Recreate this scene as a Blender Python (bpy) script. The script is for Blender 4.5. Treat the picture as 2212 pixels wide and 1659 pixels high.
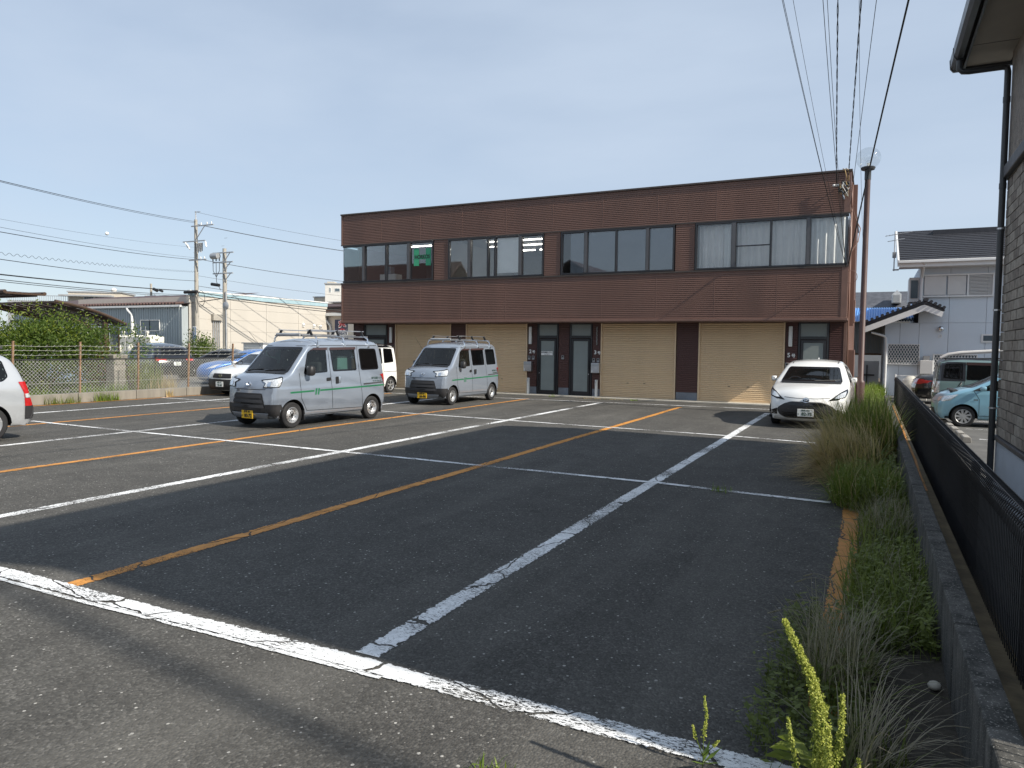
import bpy, bmesh, math, random
import numpy as np
from mathutils import Vector, Matrix
from mathutils.bvhtree import BVHTree
for o in list(bpy.data.objects): bpy.data.objects.remove(o)
SC = bpy.context.scene
COL = SC.collection
R = math.radians
random.seed(7)
# ---------------------------------------------------------------- camera
PITCH, ROLL, YAW, FOC, CAMH = 0.0508928, 0.01182393, 0.45987406, 1561.028, 1.71
fw = Vector((-math.sin(YAW)*math.cos(PITCH), math.cos(YAW)*math.cos(PITCH), -math.sin(PITCH)))
rt = Vector((math.cos(YAW), math.sin(YAW), 0)); up = rt.cross(fw)
r2 = rt*math.cos(ROLL)+up*math.sin(ROLL); u2 = -rt*math.sin(ROLL)+up*math.cos(ROLL)
cd = bpy.data.cameras.new('camera'); cam = bpy.data.objects.new('camera', cd); COL.objects.link(cam)
m = Matrix.Identity(4)
for i in range(3): m[i][0], m[i][1], m[i][2] = r2[i], u2[i], -fw[i]
m.translation = Vector((0, 0, CAMH)); cam.matrix_world = m
cd.sensor_width = 36; cd.lens = FOC/2212*36; cd.clip_start = .05; cd.clip_end = 3000
SC.camera = cam
# ---------------------------------------------------------------- sky and sun
SUN_EL, SUN_PHI = R(36.7), R(8)
to_sun = Vector((math.cos(SUN_EL)*math.cos(SUN_PHI), -math.cos(SUN_EL)*math.sin(SUN_PHI), math.sin(SUN_EL)))
W = bpy.data.worlds.new('World'); SC.world = W; W.use_nodes = True
wn = W.node_tree.nodes; wl = W.node_tree.links
bg = wn['Background']; sky = wn.new('ShaderNodeTexSky'); sky.sky_type = 'NISHITA'; sky.sun_disc = False
sky.sun_elevation = SUN_EL; sky.sun_rotation = math.atan2(to_sun.x, to_sun.y)
sky.air_density = 1.0; sky.dust_density = 0.35; sky.ozone_density = 1.0; sky.altitude = 0
# thin high haze over the whole dome, very slightly streaky
wtc = wn.new('ShaderNodeTexCoord'); wmp = wn.new('ShaderNodeMapping'); wmp.inputs['Scale'].default_value = (1.0, 2.2, 5.0)
wnz = wn.new('ShaderNodeTexNoise'); wnz.inputs['Scale'].default_value = 1.6; wnz.inputs['Detail'].default_value = 5; wnz.inputs['Roughness'].default_value = .5
wrg = wn.new('ShaderNodeMapRange'); wrg.inputs['From Min'].default_value = .35; wrg.inputs['From Max'].default_value = .68; wrg.inputs['To Min'].default_value = .60; wrg.inputs['To Max'].default_value = .84
wmx = wn.new('ShaderNodeMix'); wmx.data_type = 'RGBA'; wmx.inputs[7].default_value = (4.8, 5.65, 6.85, 1)
wl.new(wtc.outputs['Generated'], wmp.inputs[0]); wl.new(wmp.outputs[0], wnz.inputs['Vector']); wl.new(wnz.outputs['Fac'], wrg.inputs['Value']); wl.new(wrg.outputs[0], wmx.inputs[0])
wl.new(sky.outputs[0], wmx.inputs[6]); wl.new(wmx.outputs[2], bg.inputs[0]); bg.inputs[1].default_value = 0.094
sd = bpy.data.lights.new('sun', 'SUN'); sun = bpy.data.objects.new('sun', sd); COL.objects.link(sun)
sd.energy = 5.0; sd.angle = R(0.55); sd.color = (1, .93, .82)
sun.rotation_euler = (-to_sun).to_track_quat('-Z', 'Y').to_euler(); sun.location = to_sun*60
SC.view_settings.view_transform = 'Standard'; SC.view_settings.look = 'None'
SC.view_settings.exposure = 0.42; SC.view_settings.gamma = 1
SC.render.engine = 'CYCLES'; SC.cycles.max_bounces = 5; SC.cycles.diffuse_bounces = 3; SC.cycles.glossy_bounces = 3; SC.cycles.transmission_bounces = 3; SC.cycles.transparent_max_bounces = 14
SC.cycles.use_denoising = True
# ---------------------------------------------------------------- mesh helpers
class MB:
    def __init__(s): s.v = []; s.f = []; s.mi = []; s.cur = 0
    def add(s, vs, fs):
        n = len(s.v); s.v.extend([tuple(p) for p in vs]); s.f.extend([tuple(i+n for i in f) for f in fs]); s.mi.extend([s.cur]*len(fs)); return s
    def box(s, x0, x1, y0, y1, z0, z1):
        return s.add([(x0,y0,z0),(x1,y0,z0),(x1,y1,z0),(x0,y1,z0),(x0,y0,z1),(x1,y0,z1),(x1,y1,z1),(x0,y1,z1)],
            [(0,3,2,1),(4,5,6,7),(0,1,5,4),(1,2,6,5),(2,3,7,6),(3,0,4,7)])
    def quad(s, a, b, c, d): return s.add([a,b,c,d], [(0,1,2,3)])
    def bar(s, p0, p1, r0, r1=None, n=8, cap=True, ph=0):
        r1 = r0 if r1 is None else r1
        p0 = Vector(p0); p1 = Vector(p1); d = (p1-p0); 
        if d.length < 1e-6: return s
        d.normalize(); a = d.orthogonal().normalized(); 
        if abs(d.z) < .9: a = d.cross(Vector((0,0,1))).normalized()
        b = d.cross(a); vs = []
        for p, r in ((p0, r0), (p1, r1)):
            for k in range(n):
                t = 2*math.pi*k/n+ph; vs.append(p+(a*math.cos(t)+b*math.sin(t))*r)
        fs = [(k, (k+1)%n, n+(k+1)%n, n+k) for k in range(n)]
        if cap: fs += [tuple(range(n-1,-1,-1)), tuple(range(n, 2*n))]
        return s.add(vs, fs)
    def rod(s, p0, p1, w, h):           # rectangular section, h upwards
        p0 = Vector(p0); p1 = Vector(p1); d = (p1-p0).normalized()
        u = Vector((0,0,1)) if abs(d.z) < .95 else Vector((0,1,0))
        a = d.cross(u).normalized(); b = a.cross(d); vs = []
        for p in (p0, p1):
            for i, j in ((-1,-1),(1,-1),(1,1),(-1,1)): vs.append(p+a*i*w/2+b*j*h/2)
        return s.add(vs, [(0,1,2,3),(7,6,5,4),(0,4,5,1),(1,5,6,2),(2,6,7,3),(3,7,4,0)])
    def tube(s, pts, r, n=6, cap=True):
        pts = [Vector(p) for p in pts]; m_ = len(pts); vs = []; prev = None
        for i, p in enumerate(pts):
            d = (pts[min(i+1, m_-1)]-pts[max(i-1, 0)]).normalized()
            a = d.orthogonal().normalized() if prev is None else (prev-d*prev.dot(d)).normalized()
            prev = a; b = d.cross(a); rr = r[i] if isinstance(r, (list, tuple)) else r
            for k in range(n):
                t = 2*math.pi*k/n; vs.append(p+(a*math.cos(t)+b*math.sin(t))*rr)
        fs = [(i*n+k, i*n+(k+1)%n, (i+1)*n+(k+1)%n, (i+1)*n+k) for i in range(m_-1) for k in range(n)]
        if cap: fs += [tuple(range(n-1,-1,-1)), tuple(range((m_-1)*n, m_*n))]
        return s.add(vs, fs)
    def lathe(s, prof, n=24, c=(0,0,0), axis='z', closed=False):
        vs = []; c = Vector(c)
        for r, h in prof:
            for k in range(n):
                t = 2*math.pi*k/n; a, b = r*math.cos(t), r*math.sin(t)
                vs.append(c+Vector({'z': (a,b,h), 'x': (h,a,b), 'y': (a,h,b)}[axis]))
        L = len(prof); fs = []
        for i in range(L if closed else L-1):
            j = (i+1)%L
            fs += [(i*n+k, i*n+(k+1)%n, j*n+(k+1)%n, j*n+k) for k in range(n)]
        return s.add(vs, fs)
    def prism(s, poly, axis, a, b):     # poly: 2D points, extruded along axis from a to b
        def P(u, v, w): return {'x': (w,u,v), 'y': (u,w,v), 'z': (u,v,w)}[axis]
        n = len(poly); vs = [P(u,v,a) for u,v in poly]+[P(u,v,b) for u,v in poly]
        fs = [tuple(range(n-1,-1,-1)), tuple(range(n,2*n))]+[(i,(i+1)%n,n+(i+1)%n,n+i) for i in range(n)]
        return s.add(vs, fs)
    def sphere(s, c, r, n=12, m_=8, sz=1):
        prof = [(r*math.sin(math.pi*i/m_), -r*sz*math.cos(math.pi*i/m_)) for i in range(m_+1)]
        prof[0] = (1e-4, prof[0][1]); prof[-1] = (1e-4, prof[-1][1])
        return s.lathe(prof, n, c)
    def mesh(s, name, mats, smooth=False, recalc=True):
        me = bpy.data.meshes.new(name); me.from_pydata(s.v, [], s.f)
        for m_ in (mats if isinstance(mats, (list, tuple)) else [mats]): me.materials.append(MAT[m_] if isinstance(m_, str) else m_)
        if any(s.mi): me.polygons.foreach_set('material_index', s.mi)
        if recalc:
            bm = bmesh.new(); bm.from_mesh(me); bmesh.ops.recalc_face_normals(bm, faces=bm.faces); bm.to_mesh(me); bm.free()
        if smooth:
            me.polygons.foreach_set('use_smooth', [True]*len(me.polygons))
            if smooth != 'all': me.set_sharp_from_angle(angle=R(smooth if smooth is not True else 35))
        return me
    def build(s, name, mats, parent=None, smooth=False, bevel=0, recalc=True, seg=2, **kw):
        o = bpy.data.objects.new(name, s.mesh(name, mats, smooth, recalc)); COL.objects.link(o)
        if parent is not None: o.parent = parent
        if bevel:
            b = o.modifiers.new('bevel', 'BEVEL'); b.width = bevel; b.segments = seg; b.limit_method = 'ANGLE'; b.angle_limit = R(40)
        return tag(o, **kw)
def tag(o, label=None, cat=None, group=None, kind=None):
    if label: o['label'] = label
    if cat: o['category'] = cat
    if group: o['group'] = group
    if kind: o['kind'] = kind
    return o
def empty(name, loc=(0,0,0), rz=0, label=None, cat=None, group=None):
    o = bpy.data.objects.new(name, None); COL.objects.link(o); o.location = loc; o.rotation_euler = (0,0,rz); o.empty_display_size = .1
    return tag(o, label, cat, group)
def copy_tree(o, parent=None):
    c = o.copy(); COL.objects.link(c)
    if parent is not None: c.parent = parent
    for ch in list(o.children): copy_tree(ch, c)
    return c
def inst(me, name, parent, loc=(0,0,0), rot=(0,0,0), scale=(1,1,1), **kw):
    o = bpy.data.objects.new(name, me); COL.objects.link(o); o.parent = parent
    o.location = loc; o.rotation_euler = rot; o.scale = scale
    return tag(o, **kw)
def boxo(name, mat_, parent, x0, x1, y0, y1, z0, z1, bevel=0, **kw):
    return MB().box(x0,x1,y0,y1,z0,z1).build(name, mat_, parent, bevel=bevel, **kw)
def text(body, size, mat_, parent=None, loc=(0,0,0), rot=(R(90),0,0), name='lettering', ext=.002, bold=0, align='CENTER', xs=1, **kw):
    cu = bpy.data.curves.new('t', 'FONT'); cu.body = body; cu.size = size; cu.extrude = ext; cu.align_x = align; cu.align_y = 'CENTER'
    cu.offset = bold; cu.resolution_u = 3
    t = bpy.data.objects.new('t', cu); COL.objects.link(t)
    dg = bpy.context.evaluated_depsgraph_get()
    me = bpy.data.meshes.new_from_object(t.evaluated_get(dg)); bpy.data.objects.remove(t)
    me.materials.clear(); me.materials.append(MAT[mat_])
    o = bpy.data.objects.new(name, me); COL.objects.link(o); o.location = loc; o.rotation_euler = rot; o.scale = (xs,1,1)
    if parent is not None: o.parent = parent
    return tag(o, **kw)
# ---------------------------------------------------------------- materials
MAT = {}
class NT:
    def __init__(s, name):
        s.m = bpy.data.materials.new(name); s.m.use_nodes = True; s.t = s.m.node_tree; s.n = s.t.nodes; s.b = s.n['Principled BSDF']; s.o = s.n['Material Output']
        s.tc = None; MAT[name] = s.m
    def node(s, typ, **kw):
        n = s.n.new('ShaderNode'+typ)
        for k, v in kw.items(): setattr(n, k, v)
        return n
    def link(s, a, b): s.t.links.new(a, b)
    def co(s, kind='Object'):
        if s.tc is None: s.tc = s.node('TexCoord')
        return s.tc.outputs[kind]
    def mapping(s, scale=(1,1,1), kind='Object', rot=(0,0,0)):
        mp = s.node('Mapping'); mp.inputs['Scale'].default_value = scale; mp.inputs['Rotation'].default_value = rot; s.link(s.co(kind), mp.inputs[0]); return mp.outputs[0]
    def noise(s, scale, detail=3, rough=.55, vec=None, dist=0):
        n = s.node('TexNoise'); n.inputs['Scale'].default_value = scale; n.inputs['Detail'].default_value = detail; n.inputs['Roughness'].default_value = rough; n.inputs['Distortion'].default_value = dist
        s.link(vec if vec is not None else s.co(), n.inputs['Vector']); return n.outputs['Fac']
    def voro(s, scale, vec=None, feature='F1', out='Distance', rnd=1):
        n = s.node('TexVoronoi', feature=feature); n.inputs['Scale'].default_value = scale; n.inputs['Randomness'].default_value = rnd
        s.link(vec if vec is not None else s.co(), n.inputs['Vector']); return n.outputs[out]
    def ramp(s, fac, stops):
        n = s.node('ValToRGB'); e = n.color_ramp.elements
        while len(e) < len(stops): e.new(.5)
        for i, (p, c) in enumerate(stops):
            e[i].position = p; e[i].color = (c,c,c,1) if isinstance(c, (int, float)) else (*c, 1)
        s.link(fac, n.inputs[0]); return n.outputs[0]
    def mix(s, fac, a, b, mode='MIX'):
        n = s.node('Mix', data_type='RGBA', blend_type=mode)
        for i, v in ((0, fac), (6, a), (7, b)):
            if isinstance(v, (int, float)): n.inputs[i].default_value = v if i == 0 else (v,v,v,1)
            elif isinstance(v, tuple): n.inputs[i].default_value = (*v, 1) if len(v) == 3 else v
            else: s.link(v, n.inputs[i])
        return n.outputs[2]
    def math(s, op, a, b=0., c=None, clamp=False):
        n = s.node('Math', operation=op, use_clamp=clamp)
        for i, v in enumerate((a, b) if c is None else (a, b, c)):
            if isinstance(v, (int, float)): n.inputs[i].default_value = v
            else: s.link(v, n.inputs[i])
        return n.outputs[0]
    def bump(s, h, strength=.3, dist=.01, prev=None):
        n = s.node('Bump'); n.inputs['Strength'].default_value = strength; n.inputs['Distance'].default_value = dist
        s.link(h, n.inputs['Height'])
        if prev is not None: s.link(prev, n.inputs['Normal'])
        s.link(n.outputs[0], s.b.inputs['Normal']); return n.outputs[0]
    def set(s, color=None, rough=None, metal=None, **kw):
        for key, v in (('Base Color', color), ('Roughness', rough), ('Metallic', metal)):
            if v is None: continue
            if isinstance(v, tuple): s.b.inputs[key].default_value = (*v, 1) if len(v) == 3 else v
            elif isinstance(v, (int, float)): s.b.inputs[key].default_value = v
            else: s.link(v, s.b.inputs[key])
        for k, v in kw.items(): s.b.inputs[k.replace('_', ' ')].default_value = v
        return s
def pm(name, col, rough=.6, metal=0, var=.12, scale=3., bump=0, bscale=60, bdist=.004, dirt=0, dcol=(.12,.1,.08), streak=False, **kw):
    s = NT(name); c = tuple(col)
    if var:
        vec = s.mapping((1,1,.12)) if streak else None
        f = s.noise(scale, 5, .6, vec)
        c = s.mix(s.ramp(f, [(.3,0),(.7,1)]), tuple(max(0, x*(1-var)) for x in col), tuple(min(1, x*(1+var)) for x in col))
        if dirt:
            g = s.noise(scale*.6, 6, .7, s.mapping((1,1,.25)) if streak else None)
            c = s.mix(s.math('MULTIPLY', s.ramp(g, [(.48,0),(.75,1)]), dirt), c, dcol)
        rr = s.ramp(f, [(.3,max(0,rough-.07)),(.7,min(1,rough+.07))])
    else: rr = rough
    s.set(c, rr, metal, **kw)
    if bump: s.bump(s.noise(bscale, 4), bump, bdist)
    return s.m
def glassmat(name, tint, alpha, rough=.02, spec=1.0, k=1.7):
    # thin pane: part clear (tinted), part mirror by Fresnel
    s = NT(name); s.n.remove(s.b)
    tr = s.node('BsdfTransparent'); tr.inputs[0].default_value = (*tint, 1)
    df = s.node('BsdfDiffuse'); df.inputs[0].default_value = (tint[0]*.12, tint[1]*.12, tint[2]*.12, 1)
    gl = s.node('BsdfGlossy'); gl.inputs[0].default_value = (spec, spec, spec, 1); gl.inputs['Roughness'].default_value = rough
    m1 = s.node('MixShader'); m1.inputs[0].default_value = alpha; s.link(tr.outputs[0], m1.inputs[1]); s.link(df.outputs[0], m1.inputs[2])
    fr = s.node('Fresnel'); fr.inputs[0].default_value = 1.52
    k = s.math('MULTIPLY', fr.outputs[0], k, clamp=True)
    m2 = s.node('MixShader'); s.link(k, m2.inputs[0]); s.link(m1.outputs[0], m2.inputs[1]); s.link(gl.outputs[0], m2.inputs[2])
    s.link(m2.outputs[0], s.o.inputs[0]); return s.m
def emis(name, col, st):
    s = NT(name); s.set((.8,.8,.8), .4); s.b.inputs['Emission Color'].default_value = (*col, 1); s.b.inputs['Emission Strength'].default_value = st; return s.m
def carpaint(name, col, flake=0, rough=.28, inner=(.05,.05,.055)):
    s = NT(name)
    n = s.noise(1.3, 3); dn = s.noise(14, 5, .65)
    c = s.mix(s.ramp(n, [(.35,0),(.7,1)]), tuple(x*.95 for x in col), tuple(min(1, x*1.04) for x in col))
    sep = s.node('SeparateXYZ'); s.link(s.co(), sep.inputs[0])
    dz = s.math('MULTIPLY', s.ramp(sep.outputs[2], [(.15,1),(.6,0)]), s.ramp(dn, [(.35,0),(.75,.4)]))
    c = s.mix(dz, c, (.17,.155,.13))
    ge = s.node('NewGeometry'); c = s.mix(ge.outputs['Backfacing'], c, inner)
    s.set(c, rough, flake, Coat_Weight=1.0 if name != 'x' else 0, Coat_Roughness=.04, Specular_IOR_Level=.5)
    return s.m
# ---------------------------------------------------------------- surface materials
def asphalt(name, lo, hi, stone=.38):
    s = NT(name)
    big = s.noise(.22, 6, .62); mid = s.noise(2.2, 5, .65); fine = s.noise(160, 3, .6)
    vo = s.node('TexVoronoi'); vo.inputs['Scale'].default_value = 78; s.link(s.co(), vo.inputs['Vector'])
    cell = vo.outputs['Color']; sp = s.node('SeparateColor'); s.link(cell, sp.inputs[0])
    vo2 = s.node('TexVoronoi'); vo2.inputs['Scale'].default_value = 31; s.link(s.co(), vo2.inputs['Vector'])
    sp2 = s.node('SeparateColor'); s.link(vo2.outputs['Color'], sp2.inputs[0])
    base = s.mix(s.ramp(big, [(.36,0),(.66,1)]), lo, hi)
    base = s.mix(s.ramp(mid, [(.35,.55),(.7,0)]), base, tuple(x*.62 for x in lo))
    # aggregate: each stone its own grey
    g = s.ramp(sp.outputs[0], [(0,.62),(.7,1.03),(.93,1.35),(1,1.9)])
    base = s.mix(1, base, g, 'MULTIPLY')
    inside = s.math('LESS_THAN', vo2.outputs['Distance'], s.math('MULTIPLY', sp2.outputs[1], .27))
    rare = s.math('MULTIPLY', s.math('GREATER_THAN', sp2.outputs[0], .76), inside)
    base = s.mix(rare, base, (stone, stone*.97, stone*.9))
    # dark oil marks and dusty worn lanes with a shape of their own
    oil = s.ramp(s.noise(.55, 3, .5), [(.63,0),(.76,.5)])
    base = s.mix(oil, base, (.035,.034,.033))
    drip = s.math('MULTIPLY', s.math('LESS_THAN', s.voro(1.1), .07), s.ramp(s.noise(.4, 2), [(.5,0),(.6,.5)]))
    base = s.mix(drip, base, (.02,.02,.02))
    dust = s.ramp(s.noise(1., 4, .6, s.mapping((.9,.10,1))), [(.52,0),(.72,.35)])
    base = s.mix(dust, base, (.17,.162,.145))
    s.set(base, s.ramp(fine, [(.3,.78),(.7,.95)]), 0, Specular_IOR_Level=.35)
    h = s.math('ADD', s.math('MULTIPLY', vo.outputs['Distance'], -1.0), s.math('MULTIPLY', fine, .35))
    b1 = s.bump(h, .8, .006)
    s.bump(s.noise(3, 3), .25, .03, b1)
    return s.m
asphalt('asphalt', (.073,.070,.064), (.104,.100,.091))
pm('asphalt_side', (.10,.098,.092), .9, var=.3, scale=1.5, bump=.5, bscale=80)
pm('far_ground', (.16,.155,.14), .9, var=.3, scale=.3, bump=.3, bscale=20)
def paint(name, col, thr):
    s = NT(name); uv = s.co('UV')
    sep = s.node('SeparateXYZ'); s.link(uv, sep.inputs[0])
    edge = s.math('ABSOLUTE', sep.outputs[1])                                   # 0 middle .. 1 edge
    obj = s.co()
    ragged = s.math('ADD', edge, s.math('MULTIPLY', s.math('SUBTRACT', s.noise(17, 6, .75, obj), .5), 1.35))
    inside = s.math('LESS_THAN', ragged, .90)
    flake = s.math('GREATER_THAN', s.noise(34, 6, .78, s.mapping((1,2.6,1)), .6), s.math('ADD', s.math('MULTIPLY', s.ramp(s.noise(.9, 3), [(.4,0),(.72,1)]), .2), thr))
    mp = s.node('Mapping'); mp.inputs['Scale'].default_value = (1.25, .16, 1); s.link(uv, mp.inputs[0])
    wob = s.node('TexNoise'); wob.inputs['Scale'].default_value = 6; s.link(obj, wob.inputs['Vector'])
    cr = s.voro(1., s.mix(.16, mp.outputs[0], wob.outputs['Color']), 'DISTANCE_TO_EDGE')
    crack = s.math('GREATER_THAN', cr, .009)
    al = s.math('MULTIPLY', s.math('MULTIPLY', inside, flake), crack)
    grime = s.ramp(s.noise(9, 5, .7), [(.35,.72),(.65,1.0)])
    s.set(s.mix(1, col, grime, 'MULTIPLY'), .7)
    s.link(al, s.b.inputs['Alpha']); s.bump(s.noise(90, 4), .35, .004)
    return s.m
paint('white_paint', (.84,.85,.85), .385)
paint('orange_paint', (.64,.28,.055), .32)
paint('orange_solid', (.56,.25,.06), .20)
pm('concrete', (.21,.195,.165), .88, var=.22, scale=2.5, bump=.5, bscale=45, dirt=.6, dcol=(.1,.095,.08), streak=True)
pm('concrete_dark', (.12,.118,.112), .9, var=.35, scale=5, bump=.7, bscale=70, bdist=.006, dirt=.85, dcol=(.02,.022,.018), streak=True)
pm('concrete_pale', (.46,.43,.37), .85, var=.15, scale=2, bump=.3, dirt=.3)
pm('soil', (.045,.038,.028), .95, var=.4, scale=9, bump=.9, bscale=35, bdist=.02)
pm('soil_dry', (.13,.10,.07), .95, var=.4, scale=9, bump=.9, bscale=35, bdist=.02)
pm('moss_ledge', (.14,.11,.065), .95, var=.4, scale=6, bump=.8, bscale=50, dirt=.7, dcol=(.03,.028,.02))
def kerbstone():
    s = NT('kerb_stone'); n = s.noise(6, 6, .7); st = s.noise(9, 5, .7, s.mapping((1,1,.06)))
    c = s.mix(s.ramp(n, [(.35,0),(.7,1)]), (.035,.035,.032), (.115,.11,.10)); c = s.mix(s.ramp(st, [(.46,0),(.62,.9)]), c, (.014,.015,.013))
    sp = s.noise(120, 2, .5); c = s.mix(s.ramp(sp, [(.60,0),(.70,.8)]), c, (.30,.29,.26)); s.set(c, .92); s.bump(s.noise(70, 4), .8, .008); s.bump(n, .4, .02)
kerbstone()
# ---------------------------------------------------------------- ground
MB().quad((-900,-500,-.30),(900,-500,-.30),(900,1300,-.30),(-900,1300,-.30)).build('ground', 'far_ground', kind='structure')
MB().quad((-19.97,-40,0),(.40,-40,0),(.40,23.3,0),(-19.97,23.3,0)).build('parking_lot', 'asphalt', kind='structure')
MB().quad((-19.97,23.3,-.002),(.55,23.3,-.002),(.55,60,-.002),(-19.97,60,-.002)).build('back_yard', 'soil_dry', kind='structure')
MB().quad((-75,-40,-.006),(-20.22,-40,-.006),(-20.22,75,-.006),(-75,75,-.006)).build('neighbour_lot', 'asphalt_side', kind='structure')
MB().quad((.70,-40,-.28),(40,-40,-.28),(40,70,-.28),(.70,70,-.28)).build('side_lot', 'asphalt_side', kind='structure')
def line(name, col, x0, y0, x1, y1, w, z=.004, parts=1, **kw):
    d = Vector((x1-x0, y1-y0, 0)); L = d.length; d.normalize(); n = Vector((-d.y, d.x, 0)); mb = MB(); N = max(2, int(L/1.2)); rng = random.Random(int(x0*100+y0*10))
    jit = [rng.uniform(-.012,.012) for _ in range(N+1)]
    for i in range(N+1):
        c = Vector((x0,y0,z))+d*(L*i/N)+n*jit[i]; mb.v += [tuple(c-n*w/2), tuple(c+n*w/2)]
    mb.f = [(2*i, 2*i+2, 2*i+3, 2*i+1) for i in range(N)]; mb.mi = [0]*N
    o = mb.build(name, col, recalc=False, **kw); me = o.data; uv = me.uv_layers.new(name='UVMap')
    for p in me.polygons:
        for li in p.loop_indices:
            vi = me.loops[li].vertex_index; uv.data[li].uv = ((vi//2)*L/N, -1 if vi%2 == 0 else 1)
    if kw.get('kind') is None: o['kind'] = 'structure'
    return o
for x, ya, yb in ((-2.45,3.16,20.6), (-7.56,3.16,21.6), (-12.68,3.2,21.5), (-17.84,3.2,20.8)):
    line('white_bay_line', 'white_paint', x, ya, x, yb, .165)
for x, ya, yb in ((-4.98,3.12,21.2), (-10.15,3.1,21.72), (-15.45,3.2,21.4)):
    line('orange_bay_line', 'orange_paint', x, ya, x, yb, .15)
line('orange_boundary_line', 'orange_paint', -19.85, 4, -19.86, 22, .15)
line('orange_edge_strip', 'orange_solid', -.13, 3.6, -.13, 17, .17, .003)
for pts in (((-16.1,9.28),(-12.9,9.17),(-7.5,9.10),(-2.44,9.02),(-.35,8.82)), ((-19.8,15.32),(-11.46,15.32),(-7.62,15.02),(-2.33,14.68),(-.6,14.38)), ((-17.0,21.35),(-9.9,21.56),(-2.9,21.88),(-.9,21.9))):
    for i, ((xa, ya), (xb, yb)) in enumerate(zip(pts, pts[1:])): line('white_cross_line', 'white_paint', xa, ya, xb, yb, .115, .008)
line('white_road_line', 'white_paint', -14, 3.06, -.2, 3.04, .15, .008)
line('white_road_line', 'white_paint', -8.4, 2.94, -2.2, 2.955, .045, .008)
# ---------------------------------------------------------------- right hand kerb wall and soil strip
mb = MB(); rng = random.Random(3)
NX, NY = 5, 60
for j in range(NY+1):
    for i in range(NX+1):
        mb.v.append((-.06+.46*i/NX, 1+24*j/NY, .002+(0 if i == 0 else rng.uniform(.006,.05))))
mb.f = [(j*(NX+1)+i, j*(NX+1)+i+1, (j+1)*(NX+1)+i+1, (j+1)*(NX+1)+i) for j in range(NY) for i in range(NX)]; mb.mi = [0]*len(mb.f)
mb.build('soil_strip', 'soil', smooth='all', kind='structure')
kw_ = empty('kerb_wall', (0,0,0), 0, 'low weathered concrete block wall beside the weed strip', 'wall')
y = -2.0; rng = random.Random(5)
while y < 23.4:                                              # each block its own piece
    L = 1.99 if y > 2 else 1.99
    MB().box(.40, .505, y+.004, y+L-.004, 0, .42+rng.uniform(-.001,.001)).build('block', 'kerb_stone', kw_, bevel=.010)
    y += 2.0
MB().box(.51, .70, -2, 24, 0, .20).build('ledge', 'moss_ledge', kw_); MB().box(.51, .70, -2, 24, -.3, 0).build('footing', 'concrete', kw_)
line('orange_bay_line', 'orange_solid', .60, 9, .60, 23, .035, .204)
# ---------------------------------------------------------------- main building
pm('siding', (.165,.090,.068), .5, var=.14, scale=1.2, dirt=.4, dcol=(.12,.075,.06), streak=True)
pm('siding_dark', (.085,.036,.030), .55, var=.1, scale=1.5)
pm('trim_brown', (.175,.098,.075), .45, var=.1)
pm('coping', (.06,.045,.037), .4, var=.15)
pm('shutter_tan', (.70,.51,.31), .5, var=.09, scale=1.1, dirt=.35, dcol=(.42,.31,.19), streak=True)
pm('shutter_frame', (.70,.52,.33), .5, var=.06)
pm('frame_black', (.014,.014,.017), .35, var=.1, Specular_IOR_Level=.6)
pm('frame_grey', (.10,.10,.105), .4, .3, var=.1)
pm('plinth', (.20,.22,.25), .8, var=.15, dirt=.4)
pm('room_wall', (.34,.34,.33), .9, var=.05)
pm('room_dark', (.06,.06,.065), .9, var=.1)
pm('office_grey', (.18,.19,.20), .6, var=.1)
pm('steel', (.55,.55,.56), .35, .9, var=.1)
pm('galv', (.42,.43,.44), .5, .6, var=.15)
pm('white_plastic', (.75,.75,.72), .45, var=.06)
pm('grey_plastic', (.28,.28,.28), .5, var=.08)
pm('black_plastic', (.012,.012,.013), .5, var=.1)
pm('black_print', (.015,.015,.015), .6, var=0)
pm('white_print', (.85,.85,.83), .6, var=0)
pm('green_print', (.045,.33,.17), .55, var=.05)
pm('curtain_white', (.92,.92,.90), .9, var=.05)
pm('curtain_grey', (.90,.87,.84), .9, var=.06)
pm('film', (.20,.235,.28), .42, var=.10, scale=1.1)
pm('door_frost', (.24,.27,.26), .35, var=.06)
glassmat('window_glass', (.985,.99,.985), .005)
glassmat('corner_glass', (.86,.93,.92), .02)
emis('tube_light', (1,.97,.9), 7)
U, L = 23.0, 23.75
XL, XR, ZT = -19.05, -.67, 6.88
B = empty('commercial_building', (0,0,0), 0, 'long two storey building clad in brown ribbed metal with tan shutters', 'building')
def ribs(x0, x1, z0, z1, y, pitch=.0625, dep=.013, mb=None, axis='x'):
    mb = mb or MB(); n = max(1, round((z1-z0)/pitch)); p = (z1-z0)/n; prof = []
    for i in range(n):
        z = z0+i*p; prof += [(y, z), (y-.003, z+.30*p), (y, z+.62*p), (y+dep, z+.72*p), (y+dep, z+.96*p)]
    prof.append((y, z1))
    vs = []
    for yy, z in prof: vs += [(x0,yy,z),(x1,yy,z)] if axis == 'x' else [(yy,x0,z),(yy,x1,z)]
    mb.add(vs, [(2*i,2*i+1,2*i+3,2*i+2) for i in range(len(prof)-1)]); return mb
seams = [XL+.06,-17.12,-15.31,-13.5,-11.69,-9.9,-8.1,-6.25,-4.41,-2.58,-.82]
for a, b in zip(seams, seams[1:]):
    ribs(a+.006, b-.006, 5.68, 6.84, U).build('siding_panel', 'siding', B)
    ribs(a+.006, b-.006, 2.68, 4.15, U).build('siding_panel', 'siding', B)
    boxo('joint_strip', 'trim_brown', B, b-.008, b+.008, U-.004, U+.02, 2.68, 4.15); boxo('joint_strip', 'trim_brown', B, b-.008, b+.008, U-.004, U+.02, 5.68, 6.84)
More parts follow.
